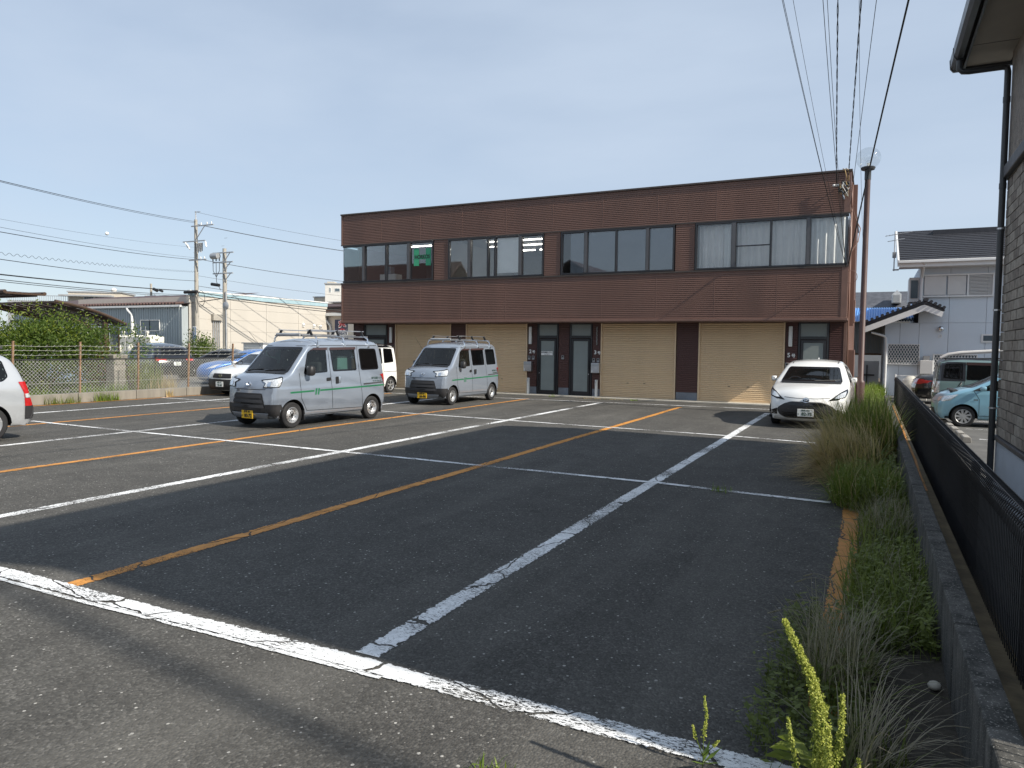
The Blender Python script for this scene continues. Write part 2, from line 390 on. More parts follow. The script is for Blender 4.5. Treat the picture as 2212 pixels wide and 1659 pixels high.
for a, b in ((-14.70,-14.09),(-10.21,-9.61),(-5.66,-5.06)):
    ribs(a, b, 4.15, 5.68, U).build('siding_panel', 'siding', B)
# backing core, corner posts, coping, bottom flashing, soffit
boxo('parapet', 'trim_brown', B, XL+.02, XR-.02, U+.03, U+.20, 5.70, 6.84)
boxo('spandrel', 'trim_brown', B, XL+.02, XR-.02, U+.03, U+.20, 2.66, 4.13)
boxo('roof_deck', 'concrete', B, XL+.2, XR-.2, U+.2, 34.9, 6.3, 6.42)
boxo('coping', 'coping', B, XL-.03, XR+.04, U-.045, U+.24, 6.84, 6.90, .008)
boxo('coping', 'coping', B, XR-.2, XR+.045, U+.245, 35.05, 6.84, 6.90, .008)
boxo('coping', 'coping', B, XL-.035, XL+.2, U+.245, 35.05, 6.84, 6.90, .008)
boxo('corner_trim', 'trim_brown', B, -.82, XR+.012, U-.012, U+.12, 5.68, 6.84); boxo('corner_trim', 'trim_brown', B, -.82, XR+.012, U-.012, U+.12, 2.68, 4.15)
boxo('corner_trim', 'trim_brown', B, XL-.012, XL+.06, U-.012, U+.12, 5.68, 6.84); boxo('corner_trim', 'trim_brown', B, XL-.012, XL+.06, U-.012, U+.12, 2.68, 4.15)
boxo('sill_flashing', 'coping', B, XL-.02, XR+.02, U-.03, U+.03, 4.13, 4.18); boxo('head_flashing', 'coping', B, XL-.02, XR+.02, U-.02, U+.03, 5.65, 5.69)
boxo('bottom_flashing', 'trim_brown', B, XL-.02, XR+.04, U-.05, L+.1, 2.595, 2.675, .01)
boxo('soffit', 'trim_brown', B, XL, XR, U+.0, L+.1, 2.575, 2.594)
# side walls and back
for X, s_ in ((XR, -1), (XL, 1)):
    mb = MB()
    ribs(U+.12, 34.9, 2.6, 4.15, X, .0625, .012*s_, mb, 'y'); ribs(U+.12, 34.9, 5.68, 6.84, X, .0625, .012*s_, mb, 'y'); ribs(U+1.0, 34.9, 4.15, 5.68, X, .0625, .012*s_, mb, 'y')
    ribs(L, 34.9, 0.3, 2.6, X, .0625, .012*s_, mb, 'y')
    mb.build('side_siding', 'siding', B)
    boxo('side_plinth', 'plinth', B, X-.06 if s_ < 0 else X, X if s_ < 0 else X+.06, L+.01, 34.9, 0, .3)
boxo('back_wall', 'trim_brown', B, XL+.02, XR-.02, 34.9, 35.0, 0, 6.84)
# rooms behind the windows
boxo('floor_slab', 'room_dark', B, XL+.1, XR-.1, U+.2, 34.8, 3.3, 3.4)
boxo('office_ceiling', 'room_wall', B, XL+.1, XR-.1, U+.22, 34.8, 5.72, 5.76)
for xa, xb in ((-14.4,-14.3),(-9.95,-9.85),(-5.4,-5.3)): boxo('party_wall', 'room_wall', B, xa, xb, U+.22, 34.8, 3.4, 5.72)
boxo('office_back_wall', 'office_grey', B, XL+.1, XR-.1, 29.0, 29.1, 3.4, 5.72)
tl_labels = ['lit ceiling tube above the green letter sign','lit tube left in the middle row of the second window','lit tube right in the middle row of the second window','lit tube left in the front row of the second window','lit tube right in the front row of the second window','lit tube left in the rear row of the second window','lit tube right in the rear row of the second window','lit rear tube in the office behind the green letter sign']
for ti, (x0, x1, y) in enumerate(((-16.4,-14.9,24.0),(-13.6,-12.4,25.2),(-12.2,-10.9,25.2),(-13.0,-11.8,24.0),(-11.6,-10.5,24.0),(-13.4,-12.2,26.6),(-12.0,-10.6,26.6),(-16.2,-15.0,25.4))):
    l_ = empty('ceiling_lamp', ((x0+x1)/2, y, 5.66), 0, tl_labels[ti], 'lamp', 'lit office ceiling tubes')
    h_ = (x1-x0)/2; MB().bar((-h_,0,-.04),(h_,0,-.04),.018,n=8).build('tube', 'tube_light', l_); boxo('lamp_body', 'white_plastic', l_, -h_, h_, -.05, .05, -.015, .055)
# windows
def window(x0, x1, xs, name_label, split=None, wrap=None, mats=None):
    w = empty('window', (0,0,0)); w.parent = B; w['label'] = name_label
    z0, z1 = 4.19, 5.64; f = .055
    mb = MB(); mb.box(x0, x1, U-.03, U+.09, z0, z0+f); mb.box(x0, x1, U-.03, U+.09, z1-f, z1)
    ends = [x0] if wrap != 'L' else []; ends += [x1-f] if wrap != 'R' else []
    for e in ends: mb.box(e, e+f, U-.028, U+.088, z0+f, z1-f)
    mb.build('frame', 'frame_black', w, bevel=.006)
    for i, (a, b) in enumerate(xs):
        boxo('pane', mats[i] if mats else 'window_glass', w, a, b, U+.03, U+.036, z0+f-.01, z1-f+.01)
        if i+1 < len(xs):
            g0, g1 = b, xs[i+1][0]; boxo('mullion', 'frame_black' , w, g0-.012, g1+.012, U-.045, U+.07, z0+f, z1-f, .006)
            if g1-g0 > .07: boxo('mullion', 'frame_grey', w, g0+.005, g1-.005, U-.06, U-.046, z0+f, z1-f)
    return w
wA = window(-18.97, -14.73, [(-18.95,-17.99),(-17.89,-16.89),(-16.84,-15.88),(-15.76,-14.79)], 'corner strip window with the green letter on its right pane', wrap='L', mats=['corner_glass','window_glass','window_glass','window_glass'])
boxo('pane', 'corner_glass', wA, -18.985, -18.978, U+.04, U+1.0, 4.22, 5.6)
wB = window(-14.07, -10.23, [(-14.0,-13.23),(-13.12,-12.43),(-12.39,-12.14),(-12.1,-11.17),(-11.06,-10.29)], 'strip window with lit ceiling tubes and a pale roller screen')
wC = window(-9.58, -5.69, [(-9.51,-8.73),(-8.63,-7.64),(-7.61,-6.61),(-6.52,-5.75)], 'strip window with blue grey film on its panes')
wD = window(-5.04, -.68, [(-4.98,-3.93),(-3.81,-2.81),(-2.78,-1.8),(-1.7,-.70)], 'strip window with drawn curtains at the right corner', wrap='R')
boxo('pane', 'window_glass', wD, -.69, -.683, U+.04, U+1.0, 4.22, 5.6)
boxo('mullion', 'frame_black', wD, -3.81, -2.8, U-.02, U+.028, 4.86, 4.89)
for a, b in ((-8.63,-7.64),(-7.61,-6.61),(-6.52,-5.75)): boxo('window_film', 'film', wC, a, b, U+.05, U+.056, 4.24, 5.6)
boxo('window_film', 'film', wC, -9.25, -8.75, U+.05, U+.056, 4.24, 5.6)
MB().box(-12.1, -11.17, U+.10, U+.104, 4.35, 5.6).build('roller_screen', 'curtain_white', tag(empty('roller_blind', (0,0,0)), 'pale roller blind drawn behind the second strip window', 'blind'))
def curtain(x0, x1, y, mat_, lab, amp=.05, fr=9, seed=0):
    rng = random.Random(seed); mb = MB(); n = int((x1-x0)*60); ph = 0; zs = (4.24, 4.9, 5.58)
    for i in range(n+1):
        ph += rng.uniform(.55,1.45)*fr/60*2*math.pi/1.6
        for z in zs: mb.v.append((x0+(x1-x0)*i/n+rng.uniform(-.002,.002), y+amp*math.sin(ph)*(1 if z < 5.5 else .7), z))
    mb.f = [(3*i+j, 3*i+3+j, 3*i+4+j, 3*i+1+j) for i in range(n) for j in range(2)]; mb.mi = [0]*len(mb.f)
    o = mb.build('curtain', mat_, None, 'all', recalc=False); tag(o, lab, 'curtain', 'curtains in the corner window')
curtain(-4.97, -4.2, U+.28, 'curtain_grey', 'grey pleated curtain at the left pane of the corner window', seed=1)
curtain(-4.2, -3.93, U+.24, 'curtain_white', 'narrow white curtain strip beside the grey curtain', .03, 14, 2)
curtain(-3.80, -2.83, U+.30, 'curtain_grey', 'grey curtain behind the divided sash', .05, 8, 3)
curtain(-2.78, -1.82, U+.22, 'curtain_grey', 'full grey curtain right of the divided sash', .055, 8, 4)
curtain(-1.68, -.78, U+.20, 'curtain_white', 'bright white curtain in the last pane by the corner', .07, 7, 5)
# green letter sign in window A
sg = empty('window_sign', (-15.23, U+.02, 5.06), 0, 'green letter sign reading HORKOS inside the upper left window', 'sign')
mb = MB(); mb.box(-.38,-.155,0,.004,-.325,.325); mb.box(.155,.38,0,.004,-.325,.325); mb.box(-.155,.155,0,.004,-.085,.085); mb.build('letter', 'green_print', sg)
text('HORKOS', .20, 'black_print', sg, (0,-.004,0), bold=.006, xs=.82, ext=.001)
ob = empty('office_cabinet', (-17.2, U+.7, 3.4), 0, 'pale cabinet with boxes standing in the left office', 'cabinet'); boxo('carcass', 'white_plastic', ob, -.5, .3, 0, .4, 0, 1.15, .01); boxo('door', 'white_plastic', ob, -.48, -.11, -.02, 0, .05, 1.12, .004); boxo('door', 'white_plastic', ob, -.09, .28, -.02, 0, .05, 1.12, .004); boxo('box', 'film', ob, -.3, 0, .05, .3, 1.15, 1.45)
# ---- ground floor
boxo('ground_floor_wall', 'siding_dark', B, XL+.06, XR-.06, L+.10, L+.2, 0, 2.58)
def pier(x0, x1, mt='siding_dark', plinth=True):
    ribs(x0, x1, .3 if plinth else .05, 2.58, L, .0625, .014).build('siding_panel', mt, B)
    if plinth: boxo('plinth', 'plinth', B, x0+.005, x1-.005, L+.012, L+.1, 0, .295)
for a, b in ((-18.99,-18.55),(-17.35,-16.98),(-14.38,-13.74),(-11.14,-10.79),(-9.93,-9.54),(-8.66,-8.37),(-5.73,-5.03),(-2.36,-2.02),(-1.12,-.74)): pier(a, b)
boxo('corner_trim', 'trim_brown', B, -.74, XR+.005, L-.01, L+.1, .0, 2.58)
slat = None
def shutter(x0, x1, lab):
    global slat
    s = empty('roller_shutter', (x0, L+.03, 0)); s.parent = B; s['label'] = lab
    if slat is None:
        mb = MB(); prof = [(0,0),(-.006,.010),(-.012,.03),(-.006,.052),(0,.058),(.012,.0625)]
        for y_, z_ in prof: mb.v += [(0,y_,z_),(1,y_,z_)]
        mb.f = [(2*i,2*i+1,2*i+3,2*i+2) for i in range(len(prof)-1)]; mb.mi = [0]*len(mb.f); slat = mb.mesh('slat', 'shutter_tan')
    n = 40; p = (2.56-.09)/n
    rj = random.Random(int(-x0*10))
    for k in range(n): inst(slat, 'slat', s, (.05, rj.uniform(-.002,.002), .09+k*p), (rj.uniform(-.03,.03), 0, 0), scale=(x1-x0-.10, 1, p/.0625))
    boxo('bottom_bar', 'shutter_tan', s, .05, x1-x0-.05, -.02, .03, .03, .09, .005)
    boxo('guide_rail', 'shutter_frame', s, 0, .05, -.05, .06, 0, 2.565, .004); boxo('guide_rail', 'shutter_frame', s, x1-x0-.05, x1-x0, -.05, .06, 0, 2.565, .004)
    boxo('handle', 'frame_black', s, (x1-x0)/2-.36, (x1-x0)/2-.29, -.02, -.0125, .53, .545); boxo('handle', 'frame_black', s, (x1-x0)/2+.22, (x1-x0)/2+.29, -.02, -.0125, .53, .545)
shutter(-16.97, -14.39, 'tan roller shutter at the left behind the vans')
shutter(-13.73, -11.16, 'tan roller shutter left of the door marked 2')
shutter(-8.36, -5.75, 'tan roller shutter right of the door marked 3')
shutter(-5.02, -2.38, 'tan roller shutter left of the door marked 5')
def door(x0, x1, hinge, lab, plate=False):
    d = empty('door', (x0, L, 0)); d.parent = B; d['label'] = lab; w = x1-x0; y0, y1 = .0, .08
    mb = MB(); mb.box(0,.06,y0,y1,.03,2.57); mb.box(w-.06,w,y0,y1,.03,2.57); mb.box(.06,w-.06,y0,y1,2.05,2.14); mb.box(.06,w-.06,y0,y1,2.53,2.57); mb.box(.06,w-.06,y0,y1+.02,.03,.07)
    mb.build('door_frame', 'frame_black', d, bevel=.004)
    boxo('transom_pane', 'door_frost', d, .06, w-.06, y0+.04, y0+.05, 2.14, 2.53)
    mb = MB(); a, b = .075, w-.075; mb.box(a,a+.075,y0-.01,y0+.03,.075,2.03); mb.box(b-.075,b,y0-.01,y0+.03,.075,2.03); mb.box(a+.075,b-.075,y0-.01,y0+.03,.075,.19); mb.box(a+.075,b-.075,y0-.01,y0+.03,1.95,2.03)
    mb.build('door_leaf', 'frame_black', d, bevel=.004)
    boxo('door_pane', 'door_frost', d, a+.076, b-.076, y0+.008, y0+.016, .191, 1.949)
    hx = a+.03 if hinge == 'R' else b-.03
    MB().bar((hx,y0-.06,.95),(hx,y0-.06,1.32),.012).bar((hx,y0-.06,.98),(hx,y0-.01,.98),.008).bar((hx,y0-.06,1.29),(hx,y0-.01,1.29),.008).build('handle', 'black_plastic', d, True)
    MB().bar((hx,y0-.022,.80),(hx,y0-.009,.80),.016,n=10).build('keyhole', 'steel', d)
    return d
door(-18.5, -17.38, 'R', 'dark framed entrance door at the far left end')
door(-10.77, -9.95, 'R', 'frosted entrance door marked 2 with a notice')
door(-9.52, -8.68, 'L', 'frosted entrance door marked 3')
door(-2.0, -1.14, 'L', 'frosted entrance door marked 5 behind the hatchback')
# things hung on the wall
nt = boxo('door_notice', 'white_print', None, -10.60, -10.15, L-.024, L-.018, 1.44, 1.58, label='white company notice stuck on the door marked 2', cat='sign')
text('㈱宇式通信システム', .056, 'black_print', nt, (-10.375, L-.027, 1.535), bold=.0012, xs=.86, ext=.001); text('浜 松 事 業 所', .034, 'black_print', nt, (-10.375, L-.027, 1.472), ext=.001)
for x, s_ in ((-11.03,'2'),(-8.55,'3'),(-2.26,'5')):
    o = text(s_, .185, 'white_print', None, (x, L-.012, 1.56), bold=.004, name='unit_number', ext=.008); tag(o, {'2':'white unit number beside the door with the notice','3':'white unit number beside the shutter right of the twin doors','5':'white unit number above the white hatchback'}[s_], 'sign', 'unit numbers')
    text('号', .12, 'white_print', o, (.135, -.015, 0), (0,0,0), bold=.003, ext=.006)
def wall_lamp(x, lab, mt='white_plastic'):
    o = empty('wall_lamp', (x, L, 2.14), 0, lab, 'lamp', 'tube lamps beside the doors'); boxo('diffuser', mt, o, -.055, .055, -.09, -.02, -.31, .31, .02); boxo('back_plate', 'grey_plastic', o, -.04, .04, -.02, 0, -.32, .32)
wall_lamp(-17.15, 'white tube lamp beside the far left entrance'); wall_lamp(-11.02, 'white tube lamp left of the door with the notice'); wall_lamp(-2.22, 'white tube lamp above the white hatchback')
o = MB(); 
for k in range(14): o.sphere((-8.50+.006*math.sin(k*2), L-.015, 1.84+k*.045), .026, 8, 5)
o.build('adhesive_marks', 'grey_plastic', smooth=True, label='row of old glue dabs where a lamp was, above number 3', cat='glue marks')
def mailbox(x, lab):
    o = empty('mailbox', (x, L, 1.03), 0, lab, 'mailbox', 'steel mailboxes'); boxo('case', 'steel', o, -.15, .15, -.16, 0, -.18, .17, .012); boxo('flap', 'galv', o, -.14, .14, -.172, -.162, .06, .15, .004); boxo('lock', 'white_plastic', o, -.13, -.09, -.168, -.161, -.14, -.08)
mailbox(-11.08, 'steel mailbox left of the door with the notice'); mailbox(-8.50, 'steel mailbox right of the twin doors')
def standpipe(x, lab):
    o = empty('standpipe', (x, L-.22, 0), 0, lab, 'tap', 'white standpipes'); boxo('post', 'white_plastic', o, -.04, .04, -.04, .04, 0, .62, .006); MB().bar((0,-.04,.55),(0,-.12,.54),.012).bar((0,-.12,.545),(0,-.125,.49),.011).bar((-.03,-.06,.6),(.03,-.06,.6),.008).build('tap', 'steel', o, True)
standpipe(-11.0, 'white standpipe left of the door marked 2'); standpipe(-8.42, 'white standpipe right of the door marked 3')
def intercom(x, z, lab):
    o = boxo('intercom', 'grey_plastic', None, x-.05, x+.05, L-.035, L-.004, z-.07, z+.07, .004, label=lab, cat='intercom', group='wall boxes by the doors'); boxo('speaker', 'black_plastic', o, x-.03, x+.03, L-.038, L-.034, z, z+.05)
for x, z, lab in ((-11.07,1.34,'grey intercom box left of the door marked 2'),(-10.91,1.34,'dark switch box close to the door marked 2'),(-8.60,1.29,'grey intercom box nearest the door marked 3'),(-8.44,1.29,'pale switch box beside the shutter right of door 3'),(-2.30,1.26,'pale box under the number 5'),(-2.12,1.26,'dark box under the number 5'),(-9.76,1.37,'small pale bell plate between doors 2 and 3')): intercom(x, z, lab)
boxo('threshold', 'concrete_pale', None, XL+.1, XR+.1, 23.28, L+.02, 0, .045, .008, kind='structure')
boxo('apron', 'asphalt', None, XL+.1, XR+.1, 23.0, 23.27, 0, .006, kind='structure')
# ---------------------------------------------------------------- vehicles
carpaint('paint_silver', (.265,.305,.365), .38, .27)
carpaint('paint_pearl', (.80,.80,.78), 0, .25)
carpaint('paint_white', (.74,.75,.74), 0, .25)
carpaint('paint_silver_warm', (.52,.54,.56), .45, .32)
carpaint('paint_black', (.006,.007,.010), 0, .2)
carpaint('paint_blue', (.02,.13,.42), .25, .3)
carpaint('paint_sky', (.26,.49,.61), .3, .3)
carpaint('paint_sage', (.20,.29,.28), .35, .32)
carpaint('paint_darkgrey', (.028,.030,.036), .3, .3)
carpaint('paint_ice', (.33,.48,.66), .3, .3)
pm('rubber', (.016,.016,.017), .8, var=.2, bump=.2, bscale=80)
pm('trim_black', (.020,.020,.022), .48, var=.15, dirt=.2, dcol=(.08,.075,.07))
pm('gloss_black', (.006,.006,.007), .12, var=0)
pm('under_black', (.006,.006,.006), .9, var=0)
pm('seat_cloth', (.045,.045,.05), .9, var=.1)
pm('dash', (.035,.036,.04), .75, var=.1)
pm('wheel_silver', (.55,.56,.57), .32, .7, var=.08, dirt=.3, dcol=(.16,.13,.1))
pm('chrome', (.75,.76,.78), .12, 1, var=0)
pm('plate_yellow', (.72,.44,.02), .45, var=.04)
pm('plate_white', (.74,.75,.73), .45, var=.04)
pm('plate_green', (.008,.05,.025), .5, var=0)
pm('stripe_green', (.012,.13,.055), .4, var=.06)
pm('lamp_red', (.42,.012,.012), .15, var=.1, Coat_Weight=1.)
pm('lamp_clear', (.70,.72,.73), .10, .45, var=.4, scale=30, Coat_Weight=1.)
pm('lamp_amber', (.5,.18,.03), .2, var=.1)
pm('box_teal', (.16,.30,.28), .6, var=.1)
pm('cardboard', (.42,.29,.13), .85, var=.1)
pm('visor', (.05,.03,.03), .2, var=.05)
glassmat('car_glass', (.55,.62,.60), .06, spec=.85, k=1.05)
glassmat('dark_glass', (.08,.09,.10), .25, spec=.85, k=1.05)
def resample(pts, step):
    P = [np.array(p, float) for p in pts]; out = []
    for a, b in zip(P, P[1:]):
        n = max(1, int(math.ceil(np.hypot(*(b-a)[:2])/step)))
        for i in range(n): out.append(a+(b-a)*i/n)
    out.append(P[-1]); A = np.array(out)
    return A
def smooth_curve(A, n, keep=2):
    A = A.copy()
    for _ in range(n):
        B_ = A.copy(); B_[1:-1] = (A[:-2]+2*A[1:-1]+A[2:])/4; A = B_
    return A
def inpoly(x, y, poly):
    c = False; n = len(poly)
    for i in range(n):
        (x1,y1),(x2,y2) = poly[i], poly[(i+1)%n]
        if (y1 > y) != (y2 > y) and x < (x2-x1)*(y-y1)/(y2-y1)+x1: c = not c
    return c
def inset(poly, d):
    n = len(poly); ar = sum(poly[i][0]*poly[(i+1)%n][1]-poly[(i+1)%n][0]*poly[i][1] for i in range(n)); sg = 1 if ar > 0 else -1; out = []
    for i in range(n):
        p0, p1, p2 = (Vector(poly[(i+k)%n]) for k in (-1,0,1))
        e1 = (p1-p0).normalized(); e2 = (p2-p1).normalized(); n1 = Vector((-e1.y,e1.x))*sg; n2 = Vector((-e2.y,e2.x))*sg
        b = (n1+n2); b = b/max(.3, b.dot(n1)) if b.length > 1e-6 else n1
        out.append(tuple(p1+b*d))
    return out
def rnd(poly, r, n=3):                    # round the corners of a polygon
    out = []; N = len(poly)
    for i in range(N):
        p0, p1, p2 = (Vector(poly[(i+k)%N]) for k in (-1,0,1))
        a = p1+(p0-p1).normalized()*min(r, (p0-p1).length*.45); b = p1+(p2-p1).normalized()*min(r, (p2-p1).length*.45)
        for k in range(n+1):
            t = k/n; out.append(tuple(a*(1-t)**2+p1*2*t*(1-t)+b*t*t))
    return out
class Car:
    def __init__(c, name, loc, rz, paint_, top, zb, hw, planf, planr, tumble, label, cat, group=None, step=.035, sm=4, glass='car_glass', wheels=None, under=None):
        c.root = empty(name, loc, rz, label, cat, group); c.paint = paint_; c.glass = glass; c.holes = []
        T = smooth_curve(resample(top, step), sm)                       # columns y, z, r, crown
        c.T = T; N = len(T); c.L = T[:,0].max(); c.hw = hw; c.planf = planf; c.planr = planr; c.tum = np.array(tumble, float)
        d = np.abs(np.diff(T[:,0]))+.10*np.abs(np.diff(T[:,1])); w = np.concatenate([[0], np.cumsum(d)]); w /= w[-1]
        yb0, yb1 = T[0,0], T[-1,0]; Bm = np.stack([yb0+(yb1-yb0)*w, np.full(N, zb)], 1)
        M_ = 42; tv = 1-(1-np.linspace(0,1,M_+1))**1.2; K = 28
        G_ = Bm[:,None,:]*(1-tv)[None,:,None]+T[:,None,:2]*tv[None,:,None]        # N x M+1 x 2
        Q = G_.reshape(-1,2); dist = np.min(np.hypot(Q[:,None,0]-T[None,:,0], Q[:,None,1]-T[None,:,1]), 1).reshape(N, M_+1)
        nt = np.argmin(np.hypot(Q[:,None,0]-T[None,:,0], Q[:,None,1]-T[None,:,1]), 1).reshape(N, M_+1)
        r = T[nt,2]; Ys = c.half(G_[...,0], G_[...,1]); dd = np.clip(dist, 0, r)
        X = Ys-(r-np.sqrt(np.maximum(0, r*r-(r-dd)**2)))
        X[:,0] -= .03; X[:,1] -= .008
        tan = np.gradient(T[:,:2], axis=0); nor = np.stack([-tan[:,1], tan[:,0]], 1); nor /= np.linalg.norm(nor, axis=1)[:,None]+1e-9
        if nor[N//2,1] < 0: nor = -nor
        V = []; F = []; idx = {}
        def vid(k, p):
            if k not in idx: idx[k] = len(V); V.append(tuple(p))
            return idx[k]
        for s in (-1, 1):
            for i in range(N):
                for j in range(M_+1): vid((s,i,j), (s*X[i,j], G_[i,j,0], G_[i,j,1]))
            for i in range(N-1):
                for j in range(M_):
                    q = [vid((s,i,j),0), vid((s,i+1,j),0), vid((s,i+1,j+1),0), vid((s,i,j+1),0)]
                    F.append(q if s < 0 else q[::-1])
        us = np.linspace(-1,1,K+1)
        for i in range(N):
            for k in range(1,K):
                u = us[k]; off = T[i,3]*(1-u*u); vid(('t',i,k), (u*X[i,M_], T[i,0]+nor[i,0]*off, T[i,1]+nor[i,1]*off))
        def tid(i,k): return idx[(-1,i,M_)] if k == 0 else idx[(1,i,M_)] if k == K else idx[('t',i,k)]
        for i in range(N-1):
            for k in range(K): F.append([tid(i,k), tid(i+1,k), tid(i+1,k+1), tid(i,k+1)])
        c.V = np.array(V); c.F = [tuple(f) for f in F]
        c.bvh = BVHTree.FromPolygons([Vector(v) for v in V], c.F)
        c.wheels = wheels or []
    def half(c, y, z):
        y = np.asarray(y, float); f, lf = c.planf; r_, lr = c.planr
        p = 1-f*np.clip(1-y/lf, 0, 1)**2.2-r_*np.clip(1-(c.L-y)/lr, 0, 1)**2.2
        return c.hw*p*np.interp(z, c.tum[:,0], c.tum[:,1])
    def cast(c, a, b, view, side=1):
        if view == 's': o_, d_ = Vector((side*3, a, b)), Vector((-side,0,0))
        elif view == 'f': o_, d_ = Vector((a, -3, b)), Vector((0,1,0))
        elif view == 'r': o_, d_ = Vector((a, c.L+3, b)), Vector((0,-1,0))
        else: o_, d_ = Vector((a, b, 5)), Vector((0,0,-1))
        h, n, _, _ = c.bvh.ray_cast(o_, d_)
        if h is None: return None, None
        if n.dot(d_) > 0: n = -n
        return h, n
    def patch(c, name, poly, view, mat_, off=.004, side=1, parent=None, hole=None, grid=.05, thick=0, smooth=True, **kw):
        """panel laid on the body, edges crisp; hole = inner polygon left open"""
        bm = bmesh.new(); vs = [bm.verts.new((p[0], p[1], 0)) for p in poly]
        if hole:
            hv = [bm.verts.new((p[0], p[1], 0)) for p in hole]; n = len(vs)
            for i in range(n): bm.faces.new((vs[i], vs[(i+1)%n], hv[(i+1)%n], hv[i]))
        else: bm.faces.new(vs)
        xs = [p[0] for p in poly]; ys = [p[1] for p in poly]
        for lo, hi, ax in ((min(xs), max(xs), (1,0,0)), (min(ys), max(ys), (0,1,0))):
            k = lo+grid
            while k < hi-1e-4:
                bmesh.ops.bisect_plane(bm, geom=bm.verts[:]+bm.edges[:]+bm.faces[:], plane_co=Vector(ax)*k, plane_no=ax); k += grid
        bmesh.ops.triangulate(bm, faces=[f for f in bm.faces if len(f.verts) > 4])
        bad = []
        for v in bm.verts:
            h, n = c.cast(v.co.x, v.co.y, view, side)
            if h is None: bad.append(v); continue
            v.co = h+n*off
        if bad: bmesh.ops.delete(bm, geom=bad, context='VERTS')
        if thick: bmesh.ops.solidify(bm, geom=bm.faces[:], thickness=-thick if False else thick)
        bmesh.ops.recalc_face_normals(bm, faces=bm.faces)
        if bm.faces:
            outw = {'s': Vector((side,0,0)), 'f': Vector((0,-1,0)), 'r': Vector((0,1,0)), 't': Vector((0,0,1))}[view]
            bm.normal_update()
            if not thick and sum(f.normal.dot(outw)*f.calc_area() for f in bm.faces) < 0: bmesh.ops.reverse_faces(bm, faces=bm.faces)
        me = bpy.data.meshes.new(name); bm.to_mesh(me); bm.free(); me.materials.append(MAT[mat_])
        if smooth: me.polygons.foreach_set('use_smooth', [True]*len(me.polygons)); me.set_sharp_from_angle(angle=R(40))
        o = bpy.data.objects.new(name, me); COL.objects.link(o); o.parent = parent or c.root
        return tag(o, **kw)
    def win(c, name, poly, view, rim=.045, side=None, mat_=None, rimmat='gloss_black', r=.05, grid=.06, rimname='gasket', open_=True):
        poly = rnd(poly, r); inner = inset(poly, rim)
        for sd_ in ((1,-1) if (view == 's' and side is None) else (side or 1,)):
            g = c.patch(name, inner, view, mat_ or c.glass, .003, sd_, grid=grid)
            c.patch(rimname, poly, view, rimmat, .006, sd_, parent=g, hole=inner, grid=grid)
            if open_: c.holes.append((view, sd_, inner, poly))
    def seam(c, pts, view, w=.012, side=None, mat_='under_black', off=.0025, name='panel_gap', parent=None):
        for sd_ in ((1,-1) if (view == 's' and side is None) else (side or 1,)):
            bm = bmesh.new(); prev = None; ln = None
            P = resample([(*p,) for p in pts], .05)
            for i, p in enumerate(P):
                t = P[min(i+1,len(P)-1)]-P[max(i-1,0)]; t = t/np.linalg.norm(t); n2 = np.array([-t[1],t[0]])*w/2; pr = []
                for q in (p-n2, p+n2):
                    h, n = c.cast(q[0], q[1], view, sd_)
                    pr.append(bm.verts.new(h+n*off) if h is not None else None)
                if prev and all(pr) and all(prev): bm.faces.new((prev[0], pr[0], pr[1], prev[1]))
                prev = pr
            me = bpy.data.meshes.new(name); bm.to_mesh(me); bm.free(); me.materials.append(MAT[mat_])
            o = bpy.data.objects.new(name, me); COL.objects.link(o); o.parent = parent or c.root
    def finish(c, arch_r=None, liner=True):
        V = c.V; cen = np.array([V[list(f)].mean(0) for f in c.F]); drop = np.zeros(len(c.F), bool); moved = V.copy()
        for wy, wz, wr in c.wheels:
            ar = arch_r or wr*1.17
            d = np.hypot(cen[:,1]-wy, cen[:,2]-wz); side = np.abs(cen[:,0]) > c.hw*.5
            drop |= (d < ar) & side
        for view, sd_, inner, outer in c.holes:
            a = 1 if view == 's' else 0; lo = np.min(np.array(outer), 0); hi = np.max(np.array(outer), 0)
            ok = (cen[:,a] > lo[0]) & (cen[:,a] < hi[0]) & (cen[:,2] > lo[1]) & (cen[:,2] < hi[1]) & ~drop
            ok &= (cen[:,0]*sd_ > c.hw*.3) if view == 's' else (cen[:,1] < c.L*.55) if view == 'f' else (cen[:,1] > c.L*.6)
            for k in np.nonzero(ok)[0]:
                vv = V[list(c.F[k])]
                if all(inpoly(q[a], q[2], outer) for q in vv) and (inpoly(cen[k][a], cen[k][2], inner) or any(inpoly(q[a], q[2], inner) for q in vv)): drop[k] = True
        keep = [f for k, f in enumerate(c.F) if not drop[k]]
        for wy, wz, wr in c.wheels:                                   # snap the arch edge to a clean circle
            ar = arch_r or wr*1.17
            kv = set(i for f in keep for i in f); dv = set(i for k, f in enumerate(c.F) if drop[k] for i in f)
            for i in kv & dv:
                v = V[i]; d = math.hypot(v[1]-wy, v[2]-wz)
                if abs(v[0]) > c.hw*.5 and d < ar*1.35 and d > 1e-3 and v[2] > c.T[0,1]*0+0.0:
                    moved[i,1] = wy+(v[1]-wy)*ar/d; moved[i,2] = wz+(v[2]-wz)*ar/d
        me = bpy.data.meshes.new('body'); me.from_pydata([tuple(v) for v in moved], [], keep)
        bm = bmesh.new(); bm.from_mesh(me); bmesh.ops.delete(bm, geom=[v for v in bm.verts if not v.link_faces], context='VERTS'); bmesh.ops.recalc_face_normals(bm, faces=bm.faces)
        if sum(f.normal.z*f.calc_area() for f in bm.faces) < 0: bmesh.ops.reverse_faces(bm, faces=bm.faces)
        bm.to_mesh(me); bm.free(); me.materials.append(MAT[c.paint]); me.polygons.foreach_set('use_smooth', [True]*len(me.polygons)); me.set_sharp_from_angle(angle=R(50))
